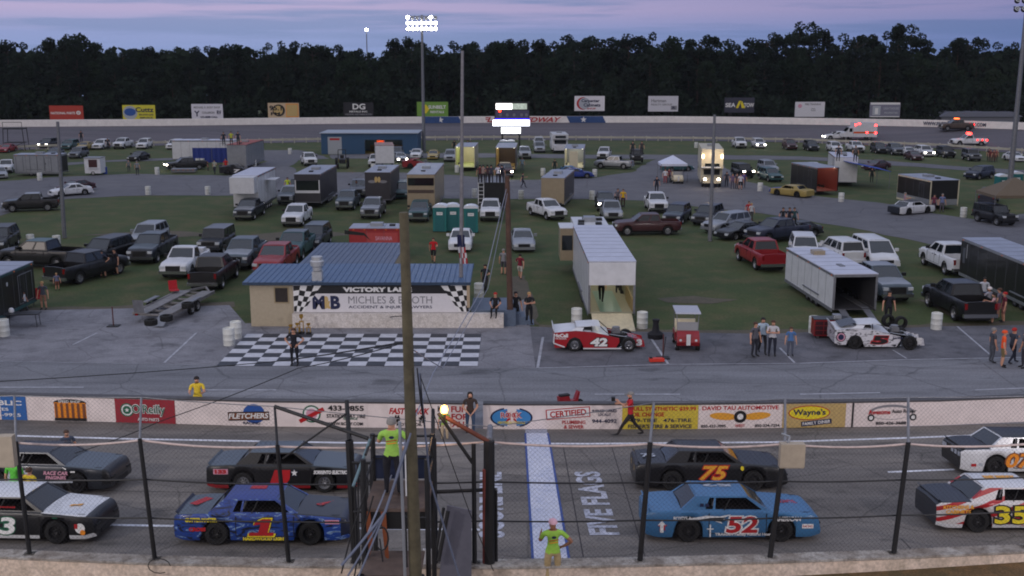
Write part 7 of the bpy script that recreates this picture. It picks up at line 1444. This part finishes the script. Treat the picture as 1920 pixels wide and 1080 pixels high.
# ---- catch fence
def catch_fence():
    root = simple('catch_fence', 'chain link catch fence on black steel posts along the front straight', 'fence')
    KZ, TZ = 0, 0
    posts = [(-100,1040,-128,826,-124,742,.06),(55,1048,30,828,27,742,.06),(290,1056,262,823,265,745,.06),(541,1061,520,835,515,762,.06),(667,1063,655,826,650,752,.11),(815,1063,812,822,812,768,.09),(890,1063,888,832,888,832,.06),(917,1063,917,826,919,800,.15),(1200,1060,1219,830,1226,755,.07),(1444,1054,1472,830,1472,748,.07),(1676,1046,1703,830,1703,745,.07),(1925,1036,1950,828,1952,742,.07)]
    knees = []
    for bx, by, kx, ky, tx, ty, r in posts:
        b = nwp(bx, 0)+Vector((0,.02,0)); b.z = ZW; k = AT(kx, ky, b.y+.05); t = AT(tx, ty, b.y+(.9 if ty < ky else .05)); knees.append((b,k,t))
        MB().tube(b, k, r, r*.9, 8).build('post', BLACKST, root, smooth=40)
        if ty < ky: MB().tube(k, t, r*.55, r*.5, 8).build('post_arm', BLACKST if bx in (541,667,815) else STEEL, root)
        MB().box(-.14,.14,-.12,.12,0,.03).build('base_plate', BLACKST, root, b)
    main = [q for q, p in zip(knees, posts) if p[0] not in (890, 815, 667)]
    # sagging cables, with twisted mesh ties
    def cable(name, ptsf, r, m, sag=.12, n=10):
        mb = MB()
        for a, b in zip(ptsf, ptsf[1:]):
            pl = [a.lerp(b, i/n)+Vector((0,0,-sag*4*(i/n)*(1-i/n))) for i in range(n+1)]; mb.path(pl, r, 5)
        return mb.build(name, m, root)
    for f, nm in ((.34,'cable'),(.66,'cable')): cable(nm, [b.lerp(k, f)+Vector((0,.08,0)) for b,k,t in main], .022, BLACKST, .03)
    cable('top_pipe', [k+Vector((0,.05,-.05)) for b,k,t in main], .032, mat('pale_conduit',(188,170,164),rough=.6,amp=.2), .09)
    cable('top_wire', [t for b,k,t in main], .012, STEEL, .02)
    # chain link: two sets of diagonal wires, lower vertical part and leaning upper part
    M_ = mat('chain_link_wire',(66,64,70),rough=.7,amp=.1,metal=0)
    def mesh_panel(a0, a1, b0, b1, step=.085, w=.0036):
        """a0,a1 bottom corners, b0,b1 top corners"""
        mb = MB(); W_ = ((a1-a0).length+(b1-b0).length)/2; Hh = (b0-a0).length; sx = Vector((0,-.0,0))
        P_ = lambda u, v: (a0.lerp(a1, u)).lerp(b0.lerp(b1, u), v)
        nrm = (a1-a0).cross(b0-a0).normalized()
        for sgn in (1,-1):
            c = -Hh
            while c < W_+Hh:
                x0, x1 = c, c+Hh; pts_ = []
                u0, v0, u1, v1 = c, 0., c+Hh, 1.
                if sgn < 0: u0, u1 = c+Hh, c
                # clip to 0..W
                def clip(u0,v0,u1,v1):
                    du = u1-u0; t0, t1 = 0., 1.
                    for e0, e1 in ((0,0),):
                        pass
                    if du > 0: t0 = max(t0, (0-u0)/du); t1 = min(t1, (W_-u0)/du)
                    else: t0 = max(t0, (W_-u0)/du); t1 = min(t1, (0-u0)/du)
                    return (t0, t1) if t1 > t0 else None
                tt = clip(u0,v0,u1,v1)
                if tt:
                    A = P_((u0+(u1-u0)*tt[0])/W_, tt[0]); B = P_((u0+(u1-u0)*tt[1])/W_, tt[1])
                    if (B-A).length > .05:
                        d = (B-A).normalized(); s_ = d.cross(nrm)*w/2; o_ = nrm*w/2
                        mb.add([A-s_, B-s_, B+s_, A+s_], [(0,1,2,3)]); mb.add([A-o_, B-o_, B+o_, A+o_], [(0,1,2,3)])
                c += step*1.414
        mb.build('chain_link', M_, root)
    for (b0,k0,t0), (b1,k1,t1) in zip(main, main[1:]):
        if b0.x < AT(541,1061,b0.y).x+.3 and b0.x > AT(520,1061,b0.y).x-.3: continue   # opening at the flag stand
        mesh_panel(b0+Vector((0,.1,.05)), b1+Vector((0,.1,.05)), k0+Vector((0,.1,0)), k1+Vector((0,.1,0)))
        if (t0-k0).length > .5 and (t1-k1).length > .5: mesh_panel(k0+Vector((0,.1,0)), k1+Vector((0,.1,0)), t0, t1)
    # braces at the opening
    K = dict(zip([p[0] for p in posts], knees)); Y = K[541][0].y
    MB().tube(K[541][2], AT(690,822,Y), .05, n=8).build('brace', BLACKST, root); MB().tube(AT(835,782,Y), AT(916,828,Y), .06, n=8).build('brace', mat('rusty_brace',(96,48,32),amp=.2), root)
    MB().tube(AT(822,775,Y), AT(886,868,Y), .045, n=8).build('brace', BLACKST, root); MB().tube(AT(530,860,Y), AT(650,775,Y), .025, n=8).build('brace', BLACKST, root); MB().tube(AT(818,922,Y), AT(930,918,Y), .05, n=8).build('brace', BLACKST, root)
    MB().tube(AT(930,920,Y), AT(931,1062,Y), .035, n=8).build('gate_post', BLACKST, root); MB().tube(AT(908,880,Y-.1), AT(908,1075,Y-.1), .045, n=8).build('conduit', mat('rusty_pipe',(110,50,44),amp=.2), root)
    # coil of wire on the wall
    mb = MB(); c0 = nwp(306, .05)+Vector((0,-.3,0)); mb.path([c0+Vector((.28*cos(t/12*2*pi),-.02,-.05+.2*sin(t/12*2*pi))) for t in range(11)], .012, 5); mb.build('wire_coil', BLACKST, root)
    return K, Y
KF, FY = catch_fence()
def junction_box(px, py, w, h, label, Y):
    p = AT(px, py, Y); root = tag(empty('junction_box', p), label, 'electrical box', 'electrical boxes on the catch fence'); m = mat('box_tan',(168,156,138),rough=.6,amp=.1)
    MB().box(-w/2,w/2,-.1,.1,-h/2,h/2).build('box', m, root); MB().box(-w/2-.01,w/2+.01,-.125,-.1,-h/2+.03,h/2-.0).build('lid', m, root); MB().path([(-.1,0,h/2),(-.05,.05,h/2+.14),(-.25,.1,h/2+.2)],.03,6).build('conduit', P['silver'], root)
junction_box(1484, 853, .58, .62, 'tan electrical box on the fence post right of car 75', FY-.25); junction_box(4, 845, .62, .8, 'tan electrical box on the fence post at the left edge', FY-.25)
p = AT(833,768,FY-.1); lp = tag(empty('work_lamp', p), 'glaring orange lamp on top of the fence gate', 'lamp'); MB().lathe([(.001,-.1),(.07,-.08),(.09,0),(.07,.08),(.001,.12)],14).build('bulb', mat('orange_glare',(255,170,70),emit=14,amp=0), lp); MB().tube((0,.05,-.35),(0,.05,-.1),.03,n=6).build('bracket', BLACKST, lp)
l_ = bpy.data.lights.new('work_lamp_light','POINT'); l_.energy = 16; l_.color = (1,.6,.25); l_.shadow_soft_size = .1; lo = bpy.data.objects.new('work_lamp_light', l_); C.objects.link(lo); lo.parent = lp; lo.location = (0,-.2,.0)
# ---- flag stand
def flag_stand():
    Y0, Y1 = FSY-.75, FSY+.9; x0, x1 = AT(700,930,FSY).x-.1, AT(790,930,FSY).x+.2; root = simple('flag_stand', 'dark steel flag stand with railings and a plank floor', 'platform', loc=(0,0,0)); z = FSZ; S_ = BLACKST; RW = mat('rust_wood',(88,74,68),rough=.9,amp=.25,scale=3)
    MB().box(x0,x1,Y0,Y1,z-.08,z-.002).build('floor', RW, root)
    for x in (x0,x1):
        for y in (Y0,Y1): MB().tube((x,y,.3),(x,y,z+1.15),.06,n=8).build('leg', S_, root)
    mb = MB()
    for zz in (z+.55,z+1.1): mb.tube((x0,Y0+.4,zz),(x0,Y1,zz),.03,n=6).tube((x1,Y0,zz),(x1,Y1,zz),.03,n=6).tube((x0,Y1,zz),(x1,Y1,zz),.03,n=6)
    mb.build('railing', S_, root)
    MB().box(x0+.05,x1-.05,Y1-.02,Y1+.02,z+.05,z+.62).build('kick_panel', mat('blue_panel',(18,30,58),amp=.2), root)
    MB().box(x0,x1-.0,Y0+.02,Y0+.1,z-.5,z-.1).build('fascia', mat('black_board',(14,14,16),amp=.1), root)
    # lower landing and frame below
    zl = z-1.15; MB().box(x0-.02,x1-.1,Y0-.9,Y0+.3,zl-.06,zl).build('landing', RW, root); mb = MB(); mb.box(x0,x1,Y0-.92,Y0-.86,zl-.14,zl-.06)
    mb.tube((x0,Y0-.9,.3),(x0,Y0-.9,zl),.09,n=8).tube((x1-.1,Y0-.9,.3),(x1-.1,Y0-.9,zl+.0),.09,n=8).tube((x0,Y0-.9,zl-.8),(x1,Y0-.9,zl-.8),.03,n=6); mb.tube((x0+.95,Y0-.5,zl),(x0+.95,Y0-.5,z+.05),.03,n=6).tube((x0+.95,Y0-.5,z),(x1,Y0-.5,z),.03,n=6); mb.build('frame', S_, root)
    # gate rail on the left, pale pipe
    MB().tube(AT(694,824,FSY+.3), AT(662,912,FSY-.6), .035, n=8).build('hand_rail', mat('teal_grey_pipe',(96,120,128),rough=.4,amp=.1), root)
    # equipment box and flags
    MB().box(x1-.55,x1-.3,FSY-.1,FSY+.25,z+.02,z+1.1).build('flag_box', P['white'], root); mb = MB(); fl = AT(706,930,FSY-.4)
    for i, c in enumerate((0,1)): mb.add([(fl.x-.22+.35*i,Y0-.03-.02*i,z-.05),(fl.x-.1+.35*i,Y0-.03-.02*i,z-.05),(fl.x-.05+.35*i,Y0-.08,z-.8-.4*i),(fl.x-.14+.35*i,Y0-.08,z-1.1)], [(0,1,2,3)])
    mb.build('rolled_flag', mat('orange_flag',(120,62,30),amp=.1), root)
    mb = MB()
    for i in range(7): mb.tube(AT(664+6*i,868,FSY+1.6), AT(668+6*i,1060,FSY+1.2), .022, n=5)
    mb.tube(AT(660,868,FSY+1.6), AT(704,868,FSY+1.6), .04, n=6).tube(AT(662,960,FSY+1.4), AT(706,960,FSY+1.4), .03, n=6); mb.build('screen_bars', S_, root)
    for i, (a_, b_) in enumerate((((693,900),(640,1075)),((700,930),(664,1085)),((712,1010),(742,1085)))): MB().path([AT(*a_,FSY-.9), AT((a_[0]+b_[0])/2-8,(a_[1]+b_[1])/2+14,FSY-1.0), AT(*b_,FSY-1.1)], .018, 6).build('hanging_cable', S_, root)
    MB().path([AT(716+12*cos(t/12*6.28),1010+22*sin(t/12*6.28),FSY-1.3) for t in range(13)], .02, 6).build('cable_loop', S_, root)
    return root
flag_stand()
gt = simple('gate_panel', 'grey sheet metal gate panel leaning in the fence opening', 'gate'); a, b = AT(823,1085,FY-.5), AT(884,1085,FY-.5); c_, d_ = AT(884,958,FY-.2), AT(838,948,FY-.2); mb = MB(); mb.add([a,b,c_,d_,a+Vector((0,.05,0)),b+Vector((0,.05,0)),c_+Vector((0,.05,0)),d_+Vector((0,.05,0))], [(0,1,2,3),(7,6,5,4),(0,4,5,1),(1,5,6,2),(2,6,7,3),(3,7,4,0)]); mb.build('sheet', mat('gate_grey',(92,92,104),rough=.6,amp=.1), gt)
MB().tube(AT(822,1052,FY-.6), AT(840,958,FY-.4), .05, n=8).build('frame', BLACKST, gt); MB().tube(AT(814,1054,FY-.6), AT(832,952,FY-.4), .04, n=8).build('frame', BLACKST, gt)
sg = simple('notice_board', 'small white notice board low in the fence opening', 'sign'); a = AT(793,1058,FY-.5); b = AT(811,1030,FY-.5); MB().box(a.x,b.x,FY-.5,FY-.46,a.z,b.z).build('board', P['white'], sg); MB().box((a.x+b.x)/2-.03,(a.x+b.x)/2+.03,FY-.45,FY-.4,.3,b.z).build('post', BLACKST, sg)
# ---- overhead wires
def wire(pts, r, label, m=DARK, sag=0.1, n=14, name='wire'):
    mb = MB()
    for a, b in zip(pts, pts[1:]): mb.path([a.lerp(b, i/n)+Vector((0,0,-sag*4*(i/n)*(1-i/n))) for i in range(n+1)], r, 5)
    return tag(mb.build(name, m), label, 'cable', 'overhead wires')
big_t = lambda y, Y=None, x=None: AT(x if x else 757+25*(y-398)/680, y, (Y or PY)-.02)
wire([big_t(640), AT(480,681,45), AT(0,715,45)], .02, 'black wire from the foreground pole to the left edge above pit road', sag=.05)
wire([big_t(640), AT(560,690,33), AT(300,790,31), AT(140,850,30)], .014, 'thin black wire dropping left across the pit wall', sag=.05)
wire([AT(950,352,wpole.location.y), AT(905,540,50), AT(812,700,33), AT(690,1000,PY-.3)], .02, 'pale wire from the brown pole down to the foreground', mat('pale_wire',(128,132,146),amp=.1), sag=.0)
wire([AT(952,360,wpole.location.y), AT(915,540,50), AT(830,690,34), big_t(650)], .016, 'second pale wire from the brown pole to the foreground pole', mat('pale_wire2',(120,124,138),amp=.1), sag=.02)
for i, (x0, y0, x1, y1) in enumerate(((762,830,652,1080),(766,824,640,1060),(770,812,668,1090))): wire([AT(x0,y0,PY-.2), AT(722,960,PY-.5), AT(x1,y1,PY-.9)], .022 if i != 1 else .03, ['grey cable slanting down in front of the flagman, left one','thick grey cable bundle slanting down in front of the flagman','grey cable slanting down in front of the flagman, right one'][i], mat('bundle_grey',(96,104,124),amp=.1), .02)
wire([big_t(700,PY-.1,786), AT(806,900,PY+.3), AT(862,1085,PY+.6)], .022, 'grey guy wire going down right of the foreground pole', mat('bundle_grey',(96,104,124)), 0)
wire([big_t(700,PY-.1,786), AT(880,960,PY+.4), AT(925,1070,PY+.8)], .01, 'thin guy wire slanting right over the fence opening', DARK, 0); wire([big_t(690,PY-.1,782), AT(796,800,PY), AT(788,700,PY-.1)], .014, 'loose loop of cable beside the foreground pole', DARK, .15)
# ---- stadium lights behind the camera that light the front straight
def flood(x, y, z, tx, ty, e, col, size):
    l = bpy.data.lights.new('flood_light', 'SPOT'); l.energy = e*2.8; l.shadow_soft_size = size; l.color = col; l.spot_size = R(75); l.spot_blend = .7; o = bpy.data.objects.new('flood_light', l); C.objects.link(o); o.location = (x,y,z); o.rotation_euler = (Vector((tx,ty,0))-Vector((x,y,z))).to_track_quat('-Z','Y').to_euler(); return o
fl1 = mast(0,0,19,'off picture light mast left of the stands',rows=2,cols=5,at=Vector((-34,6,0)),rz=pi); fl2 = mast(0,0,19,'off picture light mast right of the stands',rows=2,cols=5,at=Vector((34,6,0)),rz=pi)
flood(-33,7.2,18.5, 0,45, 5200, (1,.93,.9), .9); flood(33,7.2,18.5, -2,45, 5200, (1,.9,.9), .9)

hz = MB().box(-405,405,-8,436,-3.3,40).build('haze', None or bpy.data.materials.new('haze')); hm2 = hz.material_slots[0].material; hm2.use_nodes = True; N_ = hm2.node_tree.nodes; N_.remove(N_['Principled BSDF']); pv = N_.new('ShaderNodeVolumePrincipled'); pv.inputs['Density'].default_value = .00008; pv.inputs['Color'].default_value = (.86,.9,1,1); hm2.node_tree.links.new(pv.outputs[0], N_['Material Output'].inputs['Volume']); tag(hz, kind='stuff')
